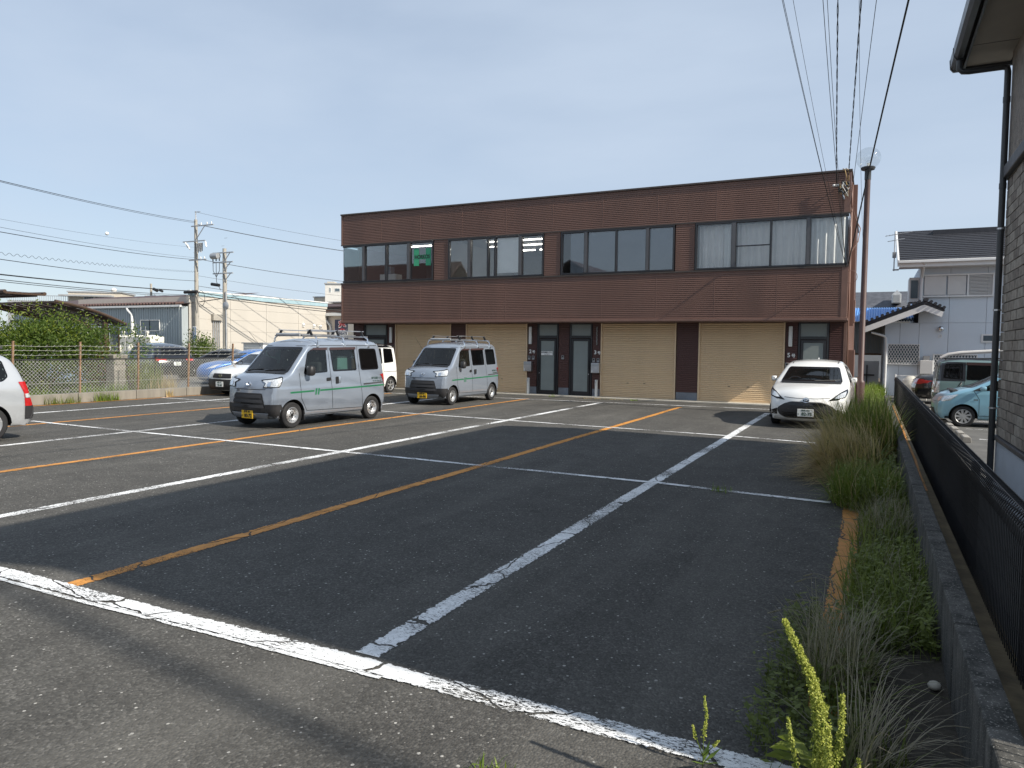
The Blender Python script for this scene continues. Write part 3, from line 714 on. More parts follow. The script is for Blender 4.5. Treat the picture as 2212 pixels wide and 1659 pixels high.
        o = bpy.data.objects.new('body', me); COL.objects.link(o); o.parent = c.root; c.body = o
        # underside and wheel housings
        zb = c.tum[0,0]; mb = MB(); y0 = c.T[:,0].min()+.18; y1 = c.L-.12; w_ = c.hw*.93
        ws = sorted(c.wheels); a = ws[0][0]-ws[0][2]*1.2 if ws else y0; b = ws[0][0]+ws[0][2]*1.2 if ws else y0
        segs = [y0]
        for wy, wz, wr in ws: segs += [wy-wr*1.2, wy+wr*1.2]
        segs.append(y1)
        for i in range(0, len(segs), 2):
            if segs[i+1] > segs[i]: mb.box(-w_, w_, segs[i], segs[i+1], zb+.02, zb+.07)
        for wy, wz, wr in ws:
            mb.box(-w_*.62, w_*.62, wy-wr*1.22, wy+wr*1.22, zb+.02, zb+.5)
            for s in (-1,1):
                ar = (arch_r or wr*1.17); pr = []
                for k in range(13):
                    t = math.pi*k/12; pr.append((wy+ar*math.cos(t), wz+ar*math.sin(t)))
                n0 = len(mb.v)
                for x_ in (s*w_*.62, s*c.hw*.985): mb.v += [(x_, p, q) for p, q in pr]
                mb.f += [(n0+k, n0+k+1, n0+14+k, n0+13+k) for k in range(12)]; mb.mi += [0]*12
        mb.build('underbody', 'under_black', c.root, recalc=False)
        return c
# wheels: axis along x, outer face towards +x
def wheel_meshes(kind, r, w):
    ty = MB(); rr = r*.66 if kind != 'steel12' else r*.60
    ty.lathe([(rr,-w/2),(r*.9,-w/2),(r*.985,-w*.40),(r,-w*.25),(r,w*.25),(r*.985,w*.40),(r*.9,w/2),(rr*1.05,w/2),(rr,w*.42)], 36, axis='x')
    tm = ty.mesh('tyre', 'rubber', 30)
    rm = MB(); h = w*.40; hb = MB()
    if kind.startswith('steel'):
        rm.lathe([(rr*1.03,h+.012),(rr*.99,h+.014),(rr*.93,h-.01),(rr*.86,h-.035),(rr*.80,h-.045),(rr*.70,h-.028),(rr*.52,h-.015),(rr*.42,h-.03),(rr*.30,h-.03),(rr*.26,h-.005),(rr*.02,h-.0)], 32, axis='x')
        for k in range(12):
            t = 2*math.pi*k/12; hb.lathe([(.001,h-.028),(rr*.065,h-.030)], 8, (0,0,0), 'x')
            n = len(hb.v); 
            for q in range(n-16, n): x_, y_, z_ = hb.v[q]; hb.v[q] = (h-.022, y_+math.cos(t)*rr*.73, z_+math.sin(t)*rr*.73)
        hb.lathe([(.001,h+.002),(rr*.24,h+.001)], 12, (0,0,0), 'x')
        for k in range(4):
            t = 2*math.pi*k/4+.4; hb.bar((h-.03, math.cos(t)*rr*.36, math.sin(t)*rr*.36), (h-.012, math.cos(t)*rr*.36, math.sin(t)*rr*.36), .010, n=6)
        return tm, rm.mesh('rim', 'wheel_silver', 40), hb.mesh('wheel_holes', 'under_black')
    rm.lathe([(rr*1.03,h+.012),(rr*.98,h+.014),(rr*.92,h+.002),(rr*.90,h-.05)], 36, axis='x')
    n = {'cap': 9, 'alloy': 5, 'twin': 10}[kind]
    for k in range(n):
        t = 2*math.pi*k/n; sp = rr*(.20 if kind == 'cap' else .17 if kind == 'alloy' else .10)
        tw = .28 if kind == 'cap' else 0
        def P(rad, off, x): a = t+tw*(1-rad/rr); return (x, math.cos(a)*rad-math.sin(a)*off, math.sin(a)*rad+math.cos(a)*off)
        vs = [P(rr*.12,-sp*.5,h+.004), P(rr*.12,sp*.5,h+.004), P(rr*.95,sp*.85,h+.006), P(rr*.95,-sp*.85,h+.006), P(rr*.12,-sp*.5,h-.03), P(rr*.12,sp*.5,h-.03), P(rr*.95,sp*.85,h-.03), P(rr*.95,-sp*.85,h-.03)]
        rm.add(vs, [(0,1,2,3),(0,4,5,1),(1,5,6,2),(2,6,7,3),(3,7,4,0)])
    rm.lathe([(.001,h+.012),(rr*.16,h+.008),(rr*.2,h-.02)], 16, axis='x')
    hb.lathe([(.001,h-.055),(rr*.93,h-.055)], 24, axis='x')
    return tm, rm.mesh('rim', 'wheel_silver', 40), hb.mesh('brake_disc', 'under_black')
WM = {}
def add_wheels(c, kind, w=.165, steer=0, dark=False):
    for wy, wz, wr in c.wheels:
        key = (kind, round(wr,3), w)
        if key not in WM: WM[key] = wheel_meshes(kind, wr, w)
        for s in (-1, 1):
            t = inst(WM[key][0], 'wheel', c.root, (s*(c.hw-.025-w/2), wy, wz), (0,0,0 if s > 0 else math.pi)); t.name = 'wheel'
            inst(WM[key][1], 'rim', t); inst(WM[key][2], 'hub_openings', t)
            if wy == c.wheels[0][0]: t.rotation_euler[2] += steer
            t.rotation_euler[0] = random.uniform(0, 1)
def plate(c, big, small, kana, z, view='f', x=0, yellow=False, off=.03, tilt=0, w=.33, h_=.165):
    h, n = c.cast(x, z, view)
    yy = h.y-(off if view == 'f' else -off)
    p = empty('number_plate', (x, yy, z), 0 if view == 'f' else math.pi); p.parent = c.root; p.rotation_euler[0] = tilt
    boxo('plate_board', 'plate_yellow' if yellow else 'plate_white', p, -w/2, w/2, -.006, .006, -h_/2, h_/2, .006)
    m_ = 'black_print' if yellow else 'plate_green'
    text(big, .094, m_, p, (.028, -.008, -.028), bold=.0035, ext=.001, xs=.98); text(small, .046, m_, p, (0, -.008, .052), ext=.001, bold=.001); text(kana, .04, m_, p, (-.138, -.008, -.03), ext=.001)
def mirror(c, y, z, mat_, sx=1.0, w=.13, h_=.19, d=.075, stalk=.03):
    for s in (-1,1):
        hh, n = c.cast(y, z-.06, 's', s); x0 = abs(hh.x) if hh is not None else c.hw
        m_ = empty('door_mirror', (s*(x0+.01), y, z)); m_.parent = c.root; mb = MB()
        pts = []
        for i, (k, t) in enumerate(((-.9,.55),(-.5,.95),(.3,1),(1,.82))): pts.append((k*d, t))
        vs = []
        n_ = 12
        for yy, sc_ in pts:
            for q in range(n_):
                a = 2*math.pi*q/n_; ca, sa = math.cos(a), math.sin(a); e = .55
                vs.append((s*(stalk+w/2+math.copysign(abs(ca)**e, ca)*w/2*sc_), yy, math.copysign(abs(sa)**e, sa)*h_/2*sc_))
        fs = [(i*n_+q, i*n_+(q+1)%n_, (i+1)*n_+(q+1)%n_, (i+1)*n_+q) for i in range(len(pts)-1) for q in range(n_)]+[tuple(range(n_)), tuple(range(3*n_, 4*n_))]
        mb.add(vs, fs).build('mirror_shell', mat_, m_, 45); MB().bar((-s*.03,0,-h_*.25),(s*(stalk+w*.3),0,-h_*.25),.028,n=8).build('mirror_arm', 'trim_black', m_, True)
def cabin(c, y0, y1, zf, seat_y, wheel_side=-1, rear=True, dashz=1.0, dashy=.5, bench=None):
    r_ = c.root; w = c.hw*.80
    it = empty('interior'); it.parent = r_
    boxo('floor_pan', 'under_black', it, -w, w, y0, y1, zf-.05, zf)
    MB().box(-w, w, dashy, dashy+.22, zf+.1, dashz).build('dashboard', 'dash', it, bevel=.06)
    for s in (-1,1):
        MB().box(s*.36-.21, s*.36+.21, seat_y, seat_y+.5, zf+.2, zf+.42).box(s*.36-.2, s*.36+.2, seat_y+.42, seat_y+.56, zf+.4, zf+.92).box(s*.36-.11, s*.36+.11, seat_y+.46, seat_y+.56, zf+.95, zf+1.14).build('seat', 'seat_cloth', it, bevel=.05)
    if bench: MB().box(-.55, .55, bench, bench+.45, zf+.2, zf+.4).box(-.55, .55, bench+.4, bench+.55, zf+.4, zf+.95).build('rear_bench', 'seat_cloth', it, bevel=.05)
    mb = MB(); R_ = .175; pts = []
    for k in range(25):
        t = 2*math.pi*k/24; pts.append((wheel_side*.36+R_*math.cos(t), dashy+.27+R_*math.sin(t)*.45, dashz+.02+R_*math.sin(t)*.9))
    mb.tube(pts, .013, 6, False).bar((wheel_side*.36-R_,dashy+.27,dashz+.02),(wheel_side*.36+R_,dashy+.27,dashz+.02),.012).bar((wheel_side*.36,dashy+.27,dashz+.02),(wheel_side*.36,dashy+.1,dashz-.06),.02).build('steering_wheel', 'black_plastic', it, True)
    return it
# ---- silver van with roof rack
def make_van(loc, rz, num, cls, kana, label, cargo):
    c = Car('van', loc, rz, 'paint_silver',
        [(.12,.21,.05,.03),(.05,.26,.09,.05),(.0,.36,.12,.07),(0,.52,.13,.07),(.012,.68,.13,.07),(.03,.82,.12,.07),(.055,.92,.11,.07),(.11,1.0,.09,.06),(.26,1.06,.08,.05),(.42,1.11,.07,.055),(.97,1.69,.07,.055),(1.08,1.755,.09,.045),(1.35,1.80,.11,.045),(2.3,1.825,.11,.045),(3.1,1.81,.11,.04),(3.26,1.75,.09,.04),(3.33,1.40,.07,.03),(3.37,1.0,.07,.03),(3.395,.6,.07,.03),(3.385,.4,.06,.02),(3.32,.22,.04,.01)],
        .21, .7375, (.07,.42), (.03,.3), [(.21,.945),(.33,.965),(.39,.982),(.56,.996),(.60,1.0),(.82,1.0),(.84,.991),(.98,.984),(1.1,.972),(1.64,.885),(1.85,.85)],
        label, 'van', 'silver vans with roof racks', wheels=[(.48,.265,.265),(2.93,.265,.265)])
    c.win('windscreen', [(-.625,1.125),(.625,1.125),(.565,1.66),(-.565,1.66)], 'f', .055, r=.06)
    c.win('front_door_window', [(.78,1.10),(1.475,1.125),(1.475,1.62),(1.06,1.62),(.93,1.55)], 's', .035, r=.04)
    c.win('sliding_door_window', [(1.645,1.135),(2.40,1.145),(2.375,1.64),(1.60,1.625)], 's', .035, r=.04, mat_='dark_glass' if not cargo else None)
    c.win('quarter_window', [(2.545,1.145),(3.16,1.155),(3.10,1.64),(2.51,1.64)], 's', .03, r=.06, mat_='dark_glass')
    for s in (1,-1):
        c.patch('door_visor', [(1.0,1.585),(1.10,1.645),(1.50,1.655),(1.50,1.60),(1.07,1.60)], 's', 'visor', .022, s); c.patch('door_visor', [(1.585,1.60),(1.585,1.655),(2.40,1.67),(2.40,1.615)], 's', 'visor', .022, s)
    c.win('rear_window', [(-.56,1.15),(.56,1.15),(.52,1.62),(-.52,1.62)], 'r', .03, mat_='dark_glass')
    # front
    g = c.patch('grille', rnd([(-.385,.715),(.385,.715),(.50,.34),(-.50,.34)], .03), 'f', 'trim_black', .008, thick=.006)
    for z, w_ in ((.66,.40),(.565,.43),(.465,.46)): c.patch('grille_bar', [(-w_,z-.026),(w_,z-.026),(w_-.02,z+.026),(-w_+.02,z+.026)], 'f', 'dash', .028, parent=g, thick=.012)
    c.patch('intake', [(-.16,.575),(.16,.575),(.18,.50),(-.18,.50)], 'f', 'under_black', .018, parent=g)
    for s in (-1,1):
        c.patch('bumper_corner', [(s*.50,.34),(s*.465,.50),(s*.75,.50),(s*.75,.24),(s*.60,.24)], 'f', 'trim_black', .006, thick=.004)
        c.patch('bumper_corner', [(.0,.225),(.0,.50),(.18,.50),(.155,.40),(.15,.225)], 's', 'trim_black', .006, s, thick=.004)
        h = c.patch('headlight', rnd([(s*.40,.83),(s*.445,.94),(s*.70,.99),(s*.70,.845)], .025), 'f', 'gloss_black', .010, thick=.008, grid=.02); c.patch('lens', rnd([(s*.425,.843),(s*.46,.925),(s*.70,.973),(s*.70,.857)], .02), 'f', 'lamp_clear', .0195, parent=h, grid=.02)
        h2 = c.patch('headlight', rnd([(.03,.845),(.035,.98),(.255,1.05),(.14,.845)], .02), 's', 'gloss_black', .010, s, thick=.008, grid=.02); c.patch('lens', rnd([(.03,.857),(.035,.968),(.225,1.028),(.128,.857)], .02), 's', 'lamp_clear', .0195, s, parent=h2, grid=.02)
        c.patch('reflector', rnd([(s*.50,.86),(s*.50,.94),(s*.585,.95),(s*.585,.86)], .03), 'f', 'chrome', .028, parent=h, grid=.02)
        c.patch('tail_lamp', rnd([(s*.60,.62),(s*.60,1.05),(s*.72,1.05),(s*.72,.62)], .02), 'r', 'lamp_red', .01)
        c.patch('fog_slot', [(s*.30-.045,.772),(s*.30+.045,.772),(s*.30+.045,.785),(s*.30-.045,.785)], 'f', 'under_black', .004) if s < 0 else None
    for s in (-1,): c.patch('fog_slot', [(s*.30-.045,.745),(s*.30+.045,.745),(s*.30+.045,.758),(s*.30-.045,.758)], 'f', 'under_black', .004)
    c.seam([(-.46,.80),(-.3,.795),(.3,.795),(.46,.80)], 'f', .012)
    c.seam([(-.5,.33),(.5,.33)], 'f', .01)
    mb = MB()
    for k in range(17):
        t = 2*math.pi*k/16; 
    h_, n_ = c.cast(0, .90, 'f'); em = empty('emblem', tuple(h_+n_*.008)); em.parent = c.root; em.rotation_euler[0] = -R(22)
    for rx, rz_, oz in ((.062,.044,0),(.03,.044,0),(.044,.018,.022)):
        MB().tube([(rx*math.cos(2*math.pi*k/20), 0, oz+rz_*math.sin(2*math.pi*k/20)) for k in range(21)], .007, 6, False).build('emblem_ring', 'chrome', em, True)
    c.seam([(-.6,1.115),(-.1,1.135),(.1,1.135),(.6,1.115)], 'f', .03, mat_='black_plastic', off=.012, name='cowl')
    for x0, x1 in ((-.52,-.05),(.06,.52)):
        a, n1 = c.cast(x0, 1.15, 'f'); b, n2 = c.cast(x1, 1.19, 'f'); MB().bar(a+n1*.02, b+n2*.02, .009, n=5).bar(a+n1*.005, a+n1*.022, .014, n=6).build('wiper', 'black_plastic', c.root)
    # sides
    for sgm in ([(.66,1.12),(.70,.60)], [(1.54,1.66),(1.56,1.12),(1.625,.34)], [(2.465,1.69),(2.48,1.12),(2.60,.32)], [(.70,.60),(.86,.34)], [(.86,.335),(2.6,.30)], [(.70,1.685),(1.1,1.685)], [(1.1,1.695),(3.15,1.71)]): c.seam(sgm, 's', .011)
    c.seam([(2.61,.825),(3.335,.85)], 's', .035, mat_='dash', name='slide_rail')
    for a, b in ((.40,1.065),(1.235,1.62),(1.625,2.60),(2.605,3.33)):
        z = lambda y: .712+.018*(y-.4)
        for s in (1,-1): c.patch('stripe', [(a,z(a)),(b,z(b)),(b,z(b)+.034),(a,z(a)+.034)], 's', 'stripe_green', .003, s)
    for s in (1,-1):
        for k in (0,1): c.patch('stripe_logo', [(1.085+k*.075,.655),(1.125+k*.075,.655),(1.155+k*.075,.79),(1.105+k*.075,.79)], 's', 'stripe_green', .003, s)
        c.patch('door_handle', rnd([(1.43,.945),(1.56,.95),(1.56,1.01),(1.43,1.005)], .02), 's', 'black_plastic', .012, s, thick=.01); c.patch('door_handle', rnd([(1.71,.875),(1.80,.877),(1.80,1.02),(1.71,1.018)], .02), 's', 'black_plastic', .012, s, thick=.01)
        c.patch('handle_cup', rnd([(1.80,.875),(1.87,.877),(1.87,1.02),(1.80,1.018)], .02), 's', 'chrome', .004, s)
        c.patch('fuel_lid', rnd([(3.0,.60),(3.14,.60),(3.14,.70),(3.0,.70)], .02), 's', 'paint_silver', .003, s) if s < 0 else None
    hx = float(c.half(3.1,.92))+.004
    text('㈱宇式通信システム', .062, 'plate_green', c.root, (hx, 3.09, .95), (R(90),0,R(90)), xs=.72, ext=.001); text('TEL 054 (263) 1871', .046, 'plate_green', c.root, (hx, 3.09, .885), (R(90),0,R(90)), xs=.86, ext=.001)
    mirror(c, .86, 1.17, 'trim_black', h_=.22, w=.16)
    plate(c, num, cls, kana, .285, yellow=True, off=.035)
    c.patch('bumper_lip', [(-.46,.225),(.46,.225),(.53,.325),(-.53,.325)], 'f', 'paint_silver', .016, thick=.008, grid=.03)
    for wy in (.48, 2.93):
        for s in (-1,1): boxo('mudflap', 'rubber', c.root, s*.68-.08, s*.68+.04, wy+.30, wy+.315, .14, .34)
    # roof rack
    rk = empty('roof_rack'); rk.parent = c.root
    for y in (1.24, 2.06, 2.86):
        for s in (-1,1):
            xo = float(c.half(y,1.70)); MB().tube([(s*xo*1.0,y,1.685),(s*(xo+.004),y,1.78),(s*(xo-.02),y,1.86),(s*(xo-.10),y,1.905),(s*(xo-.22),y,1.91)], .017, 8).build('rack_leg', 'chrome', rk, True)
            boxo('clamp', 'chrome', rk, s*xo-.025, s*xo+.025, y-.035, y+.035, 1.66, 1.71, .006); MB().rod((s*.50,y,1.90),(s*.42,y,2.03),.03,.05).build('rack_bracket', 'black_plastic', rk)
        MB().rod((-.62,y,1.905),(.62,y,1.905),.03,.03).build('cross_bar', 'steel', rk)
    for s in (-1,1):
        MB().bar((s*.43,1.16,2.03),(s*.43,2.95,2.03),.011).build('side_rail', 'steel', rk, True); MB().rod((s*.22,1.2,1.935),(s*.22,2.9,1.935),.03,.02).build('slat', 'steel', rk)
    MB().bar((-.5,1.18,1.93),(.2,1.18,1.93),.034,n=10).build('pipe_cover', 'galv', rk, True)
    MB().bar((-.60,.85,1.63),(-.66,.55,1.98),.004,n=5).build('antenna', 'black_plastic', c.root)
    it = cabin(c, .3, 3.25, .42, .95, -1, dashz=1.02, dashy=.52)
    if cargo:
        for b in ((.1,.45,2.05,2.5,.8,1.12,'box_teal'),(.1,.46,2.05,2.5,1.13,1.42,'box_teal'),(.12,.44,2.08,2.4,1.43,1.47,'white_plastic'),(.08,.42,2.52,2.85,.8,1.40,'cardboard'),(-.5,0,1.9,2.6,.5,1.1,'dash')):
            boxo('cargo_box', b[6], it, b[0], b[1], b[2], b[3], b[4], b[5], .01)
    boxo('inner_mirror', 'black_plastic', it, -.10, .10, .93, .95, 1.52, 1.58, .01)
    c.finish(.325); add_wheels(c, 'steel12', .15); return c
make_van((-11.315, 10.80, 0), R(-3.35), '80-72', '静岡 480', 'せ', 'silver van with a stack of boxes inside, nearer of the two vans', True)
make_van((-11.60, 17.62, 0), R(.2), '66-96', '静岡 480', 'す', 'silver van parked close to the shutters, farther of the two vans', False)
# ---- generic hatch / wagon bodies
def simple_car(name, loc, rz, paint_, kind, label, cat, group=None, glass='dark_glass', wheel='cap', opts={}):
    S = {
     'hatch': dict(L=4.0, hw=.8475, zb=.19, pf=(.15,1.0), pr=(.16,.8), wh=[(.88,.30,.30),(3.45,.30,.30)],
        top=[(.16,.18,.05,.04),(.06,.24,.09,.10),(.0,.36,.14,.155),(.005,.50,.17,.165),(.045,.63,.17,.155),(.13,.735,.15,.125),(.30,.815,.12,.10),(.72,.925,.10,.075),(1.08,.985,.08,.06),(1.84,1.35,.07,.05),(2.05,1.425,.09,.045),(2.5,1.465,.10,.04),(3.05,1.425,.10,.04),(3.5,1.31,.09,.05),(3.80,1.04,.09,.06),(3.93,.85,.1,.08),(3.97,.6,.12,.08),(3.95,.38,.1,.06),(3.85,.22,.05,.03)],
        tum=[(.19,.93),(.32,.975),(.6,1.0),(.85,.985),(1.0,.94),(1.36,.76),(1.5,.70)],
        ws=[(-.665,.985),(.665,.985),(.55,1.325),(-.55,1.325)], sw=[[(1.42,1.0),(2.05,1.005),(2.06,1.36),(1.98,1.34)],[(2.14,1.005),(2.95,1.03),(2.86,1.30),(2.14,1.36)]], rw=[(-.5,1.08),(.5,1.08),(.45,1.33),(-.45,1.33)]),
     'ad': dict(L=4.4, hw=.8475, zb=.20, pf=(.13,.8), pr=(.08,.5), wh=[(.86,.30,.30),(3.46,.30,.30)],
        top=[(.14,.2,.05,.04),(.05,.26,.09,.09),(.0,.38,.14,.12),(.0,.52,.16,.12),(.03,.68,.15,.11),(.12,.79,.12,.09),(.4,.87,.10,.07),(.85,.96,.09,.06),(1.08,1.01,.08,.06),(1.75,1.38,.07,.05),(2.0,1.45,.09,.04),(2.6,1.48,.1,.04),(3.7,1.47,.1,.04),(4.05,1.42,.08,.04),(4.25,1.05,.07,.04),(4.36,.7,.09,.06),(4.4,.5,.1,.06),(4.35,.25,.05,.03)],
        tum=[(.2,.93),(.34,.975),(.6,1.0),(.9,.985),(1.02,.95),(1.38,.80),(1.5,.76)],
        ws=[(-.67,1.015),(.67,1.015),(.57,1.36),(-.57,1.36)], sw=[[(1.35,.99),(2.1,1.0),(2.1,1.37),(1.95,1.36)],[(2.2,1.0),(3.0,1.01),(3.0,1.38),(2.2,1.37)],[(3.1,1.01),(4.0,1.06),(3.85,1.36),(3.1,1.38)]], rw=[(-.55,1.05),(.55,1.05),(.5,1.35),(-.5,1.35)]),
     'wagon': dict(L=4.245, hw=.845, zb=.24, pf=(.12,.8), pr=(.05,.35), wh=[(.85,.30,.30),(3.48,.30,.30)],
        top=[(.14,.24,.05,.04),(.05,.28,.09,.09),(.0,.38,.14,.12),(.0,.52,.16,.12),(.03,.68,.15,.11),(.12,.79,.12,.09),(.4,.87,.10,.07),(.85,.96,.09,.06),(1.0,1.01,.08,.06),(1.7,1.40,.07,.05),(2.0,1.47,.09,.04),(2.6,1.50,.1,.04),(3.5,1.49,.09,.04),(3.83,1.465,.08,.04),(3.93,1.36,.07,.04),(4.08,1.02,.06,.04),(4.15,.75,.06,.05),(4.20,.60,.06,.06),(4.22,.50,.06,.06),(4.19,.34,.06,.04),(4.1,.24,.04,.02)],
        tum=[(.24,.94),(.36,.975),(.6,1.0),(.9,.99),(1.02,.965),(1.38,.84),(1.52,.79)],
        ws=[(-.68,1.02),(.68,1.02),(.6,1.38),(-.6,1.38)], sw=[[(1.35,1.0),(2.0,1.0),(2.0,1.40),(1.9,1.38)],[(2.1,1.0),(2.85,1.0),(2.85,1.41),(2.1,1.40)],[(2.97,1.0),(3.70,1.02),(3.80,1.10),(3.74,1.38),(2.97,1.41)]], rw=[(-.58,1.05),(.58,1.05),(.54,1.36),(-.54,1.36)]),
     'tall': dict(L=3.395, hw=.7375, zb=.20, pf=(.08,.5), pr=(.04,.3), wh=[(.55,.28,.28),(2.97,.28,.28)],
        top=[(.12,.2,.05,.03),(.04,.26,.1,.06),(0,.4,.13,.08),(.01,.6,.14,.08),(.05,.78,.13,.07),(.15,.90,.1,.06),(.45,.98,.08,.05),(.68,1.05,.07,.05),(1.05,1.58,.07,.05),(1.2,1.70,.09,.04),(1.5,1.76,.11,.04),(2.6,1.77,.1,.04),(3.15,1.72,.09,.04),(3.26,1.65,.07,.03),(3.32,1.1,.06,.03),(3.37,.8,.07,.03),(3.395,.5,.07,.03),(3.36,.22,.04,.01)],
        tum=[(.2,.94),(.33,.975),(.6,1.0),(.95,.995),(1.1,.975),(1.65,.89),(1.8,.86)],
        ws=[(-.62,1.07),(.62,1.07),(.56,1.60),(-.56,1.60)], sw=[[(.85,1.06),(1.55,1.06),(1.55,1.60),(1.15,1.60)],[(1.65,1.06),(2.45,1.07),(2.43,1.62),(1.65,1.61)],[(2.55,1.08),(3.12,1.12),(3.06,1.60),(2.55,1.62)]], rw=[(-.58,1.10),(.58,1.10),(.54,1.6),(-.54,1.6)]),
     'mira': dict(L=3.395, hw=.7375, zb=.20, pf=(.13,.7), pr=(.06,.4), wh=[(.61,.28,.28),(3.065,.28,.28)],
        top=[(.12,.2,.05,.03),(.04,.26,.1,.06),(0,.4,.13,.10),(.01,.58,.14,.11),(.05,.72,.13,.10),(.13,.82,.11,.08),(.35,.91,.09,.06),(.62,1.0,.08,.05),(.80,1.04,.07,.05),(1.45,1.38,.07,.05),(1.7,1.46,.09,.04),(2.2,1.49,.10,.04),(2.9,1.44,.09,.04),(3.1,1.36,.08,.04),(3.25,1.0,.07,.05),(3.34,.75,.08,.05),(3.38,.5,.08,.05),(3.33,.24,.05,.02)],
        tum=[(.2,.93),(.33,.975),(.6,1.0),(.88,.985),(1.0,.95),(1.38,.80),(1.5,.76)],
        ws=[(-.60,1.05),(.60,1.05),(.52,1.37),(-.52,1.37)], sw=[[(.92,.98),(1.75,1.0),(1.75,1.39),(1.55,1.37)],[(1.85,1.0),(2.55,1.02),(2.5,1.38),(1.85,1.39)]], rw=[(-.5,1.05),(.5,1.05),(.45,1.33),(-.45,1.33)]),
     'suv': dict(L=4.7, hw=.92, zb=.26, pf=(.12,.8), pr=(.10,.6), wh=[(.95,.36,.36),(3.68,.36,.36)],
        top=[(.14,.26,.05,.04),(.05,.34,.1,.08),(0,.5,.15,.12),(.0,.7,.16,.12),(.05,.88,.14,.1),(.2,.98,.1,.08),(.9,1.08,.1,.07),(1.25,1.13,.08,.06),(2.0,1.56,.07,.05),(2.3,1.66,.09,.04),(2.9,1.69,.1,.05),(3.7,1.62,.1,.05),(4.15,1.50,.08,.05),(4.5,1.12,.08,.06),(4.64,.9,.1,.08),(4.7,.65,.12,.08),(4.64,.4,.1,.06),(4.5,.28,.05,.03)],
        tum=[(.26,.93),(.42,.975),(.7,1.0),(1.0,.98),(1.12,.95),(1.56,.80),(1.7,.74)],
        ws=[(-.72,1.14),(.72,1.14),(.6,1.54),(-.6,1.54)], sw=[[(1.6,1.12),(2.4,1.13),(2.4,1.56),(2.25,1.55)],[(2.5,1.13),(3.35,1.15),(3.3,1.53),(2.5,1.57)],[(3.45,1.15),(4.05,1.22),(3.9,1.42),(3.45,1.51)]], rw=[(-.6,1.16),(.6,1.16),(.5,1.46),(-.5,1.46)]),
     'sedan': dict(L=4.6, hw=.89, zb=.2, pf=(.14,.9), pr=(.14,.8), wh=[(.9,.31,.31),(3.6,.31,.31)],
        top=[(.14,.2,.05,.04),(.05,.27,.1,.08),(0,.42,.14,.12),(.03,.6,.15,.12),(.12,.72,.12,.1),(.6,.84,.1,.07),(1.2,.95,.09,.06),(1.95,1.33,.07,.05),(2.4,1.42,.09,.04),(2.9,1.39,.09,.05),(3.5,1.10,.08,.06),(4.1,1.04,.07,.06),(4.42,1.02,.05,.06),(4.5,.9,.06,.09),(4.58,.7,.1,.1),(4.6,.5,.12,.1),(4.52,.25,.05,.03)],
        tum=[(.2,.93),(.34,.975),(.6,1.0),(.85,.985),(1.0,.94),(1.36,.76),(1.5,.70)],
        ws=[(-.68,.97),(.68,.97),(.55,1.32),(-.55,1.32)], sw=[[(1.5,.97),(2.3,.98),(2.3,1.33),(2.1,1.31)],[(2.4,.98),(3.2,1.0),(2.95,1.29),(2.4,1.34)]], rw=None)}[kind]
    c = Car(name, loc, rz, paint_, S['top'], S['zb'], S['hw'], S['pf'], S['pr'], S['tum'], label, cat, group, wheels=S['wh'], glass=glass, step=.05)
    c.win('windscreen', S['ws'], 'f', .05, mat_=glass)
    for i, w in enumerate(S['sw']): c.win('side_window', w, 's', .028, r=.04, mat_=glass if not opts.get('rear_dark') or i == 0 else 'dark_glass')
    if S['rw']: c.win('rear_window', S['rw'], 'r', .03, mat_='dark_glass')
    ys = [w[0][0]-.05 for w in S['sw'][1:]]
    f = S['wh'][0]; r_ = S['wh'][1]
    c.seam([(S['sw'][0][0][0]-.08, S['sw'][0][0][1]-.02), (f[0]+f[2]*1.25, .75), (f[0]+f[2]*1.25, S['zb']+.12)], 's', .011)
    for y in ys[:2]: c.seam([(y, S['sw'][0][0][1]), (y+.02, .6), (y+.03, S['zb']+.12)], 's', .011)
    c.seam([(f[0]+f[2]*1.25, S['zb']+.11), (r_[0]-r_[2]*1.25, S['zb']+.11)], 's', .011)
    for y in ys[:2]:
        for s in (1,-1): c.patch('door_handle', rnd([(y-.24,.86),(y-.06,.865),(y-.06,.90),(y-.24,.895)], .015), 's', opts.get('handle', paint_), .022, s, thick=.012)
    cabin(c, .5, S['L']-.3, S['zb']+.08, S['sw'][0][0][0]+.15, -1, dashz=S['ws'][0][1]-.06, dashy=S['sw'][0][0][0]-.62 if kind != 'tall' else .75, bench=S['sw'][1][0][0]+.25)
    return c, S
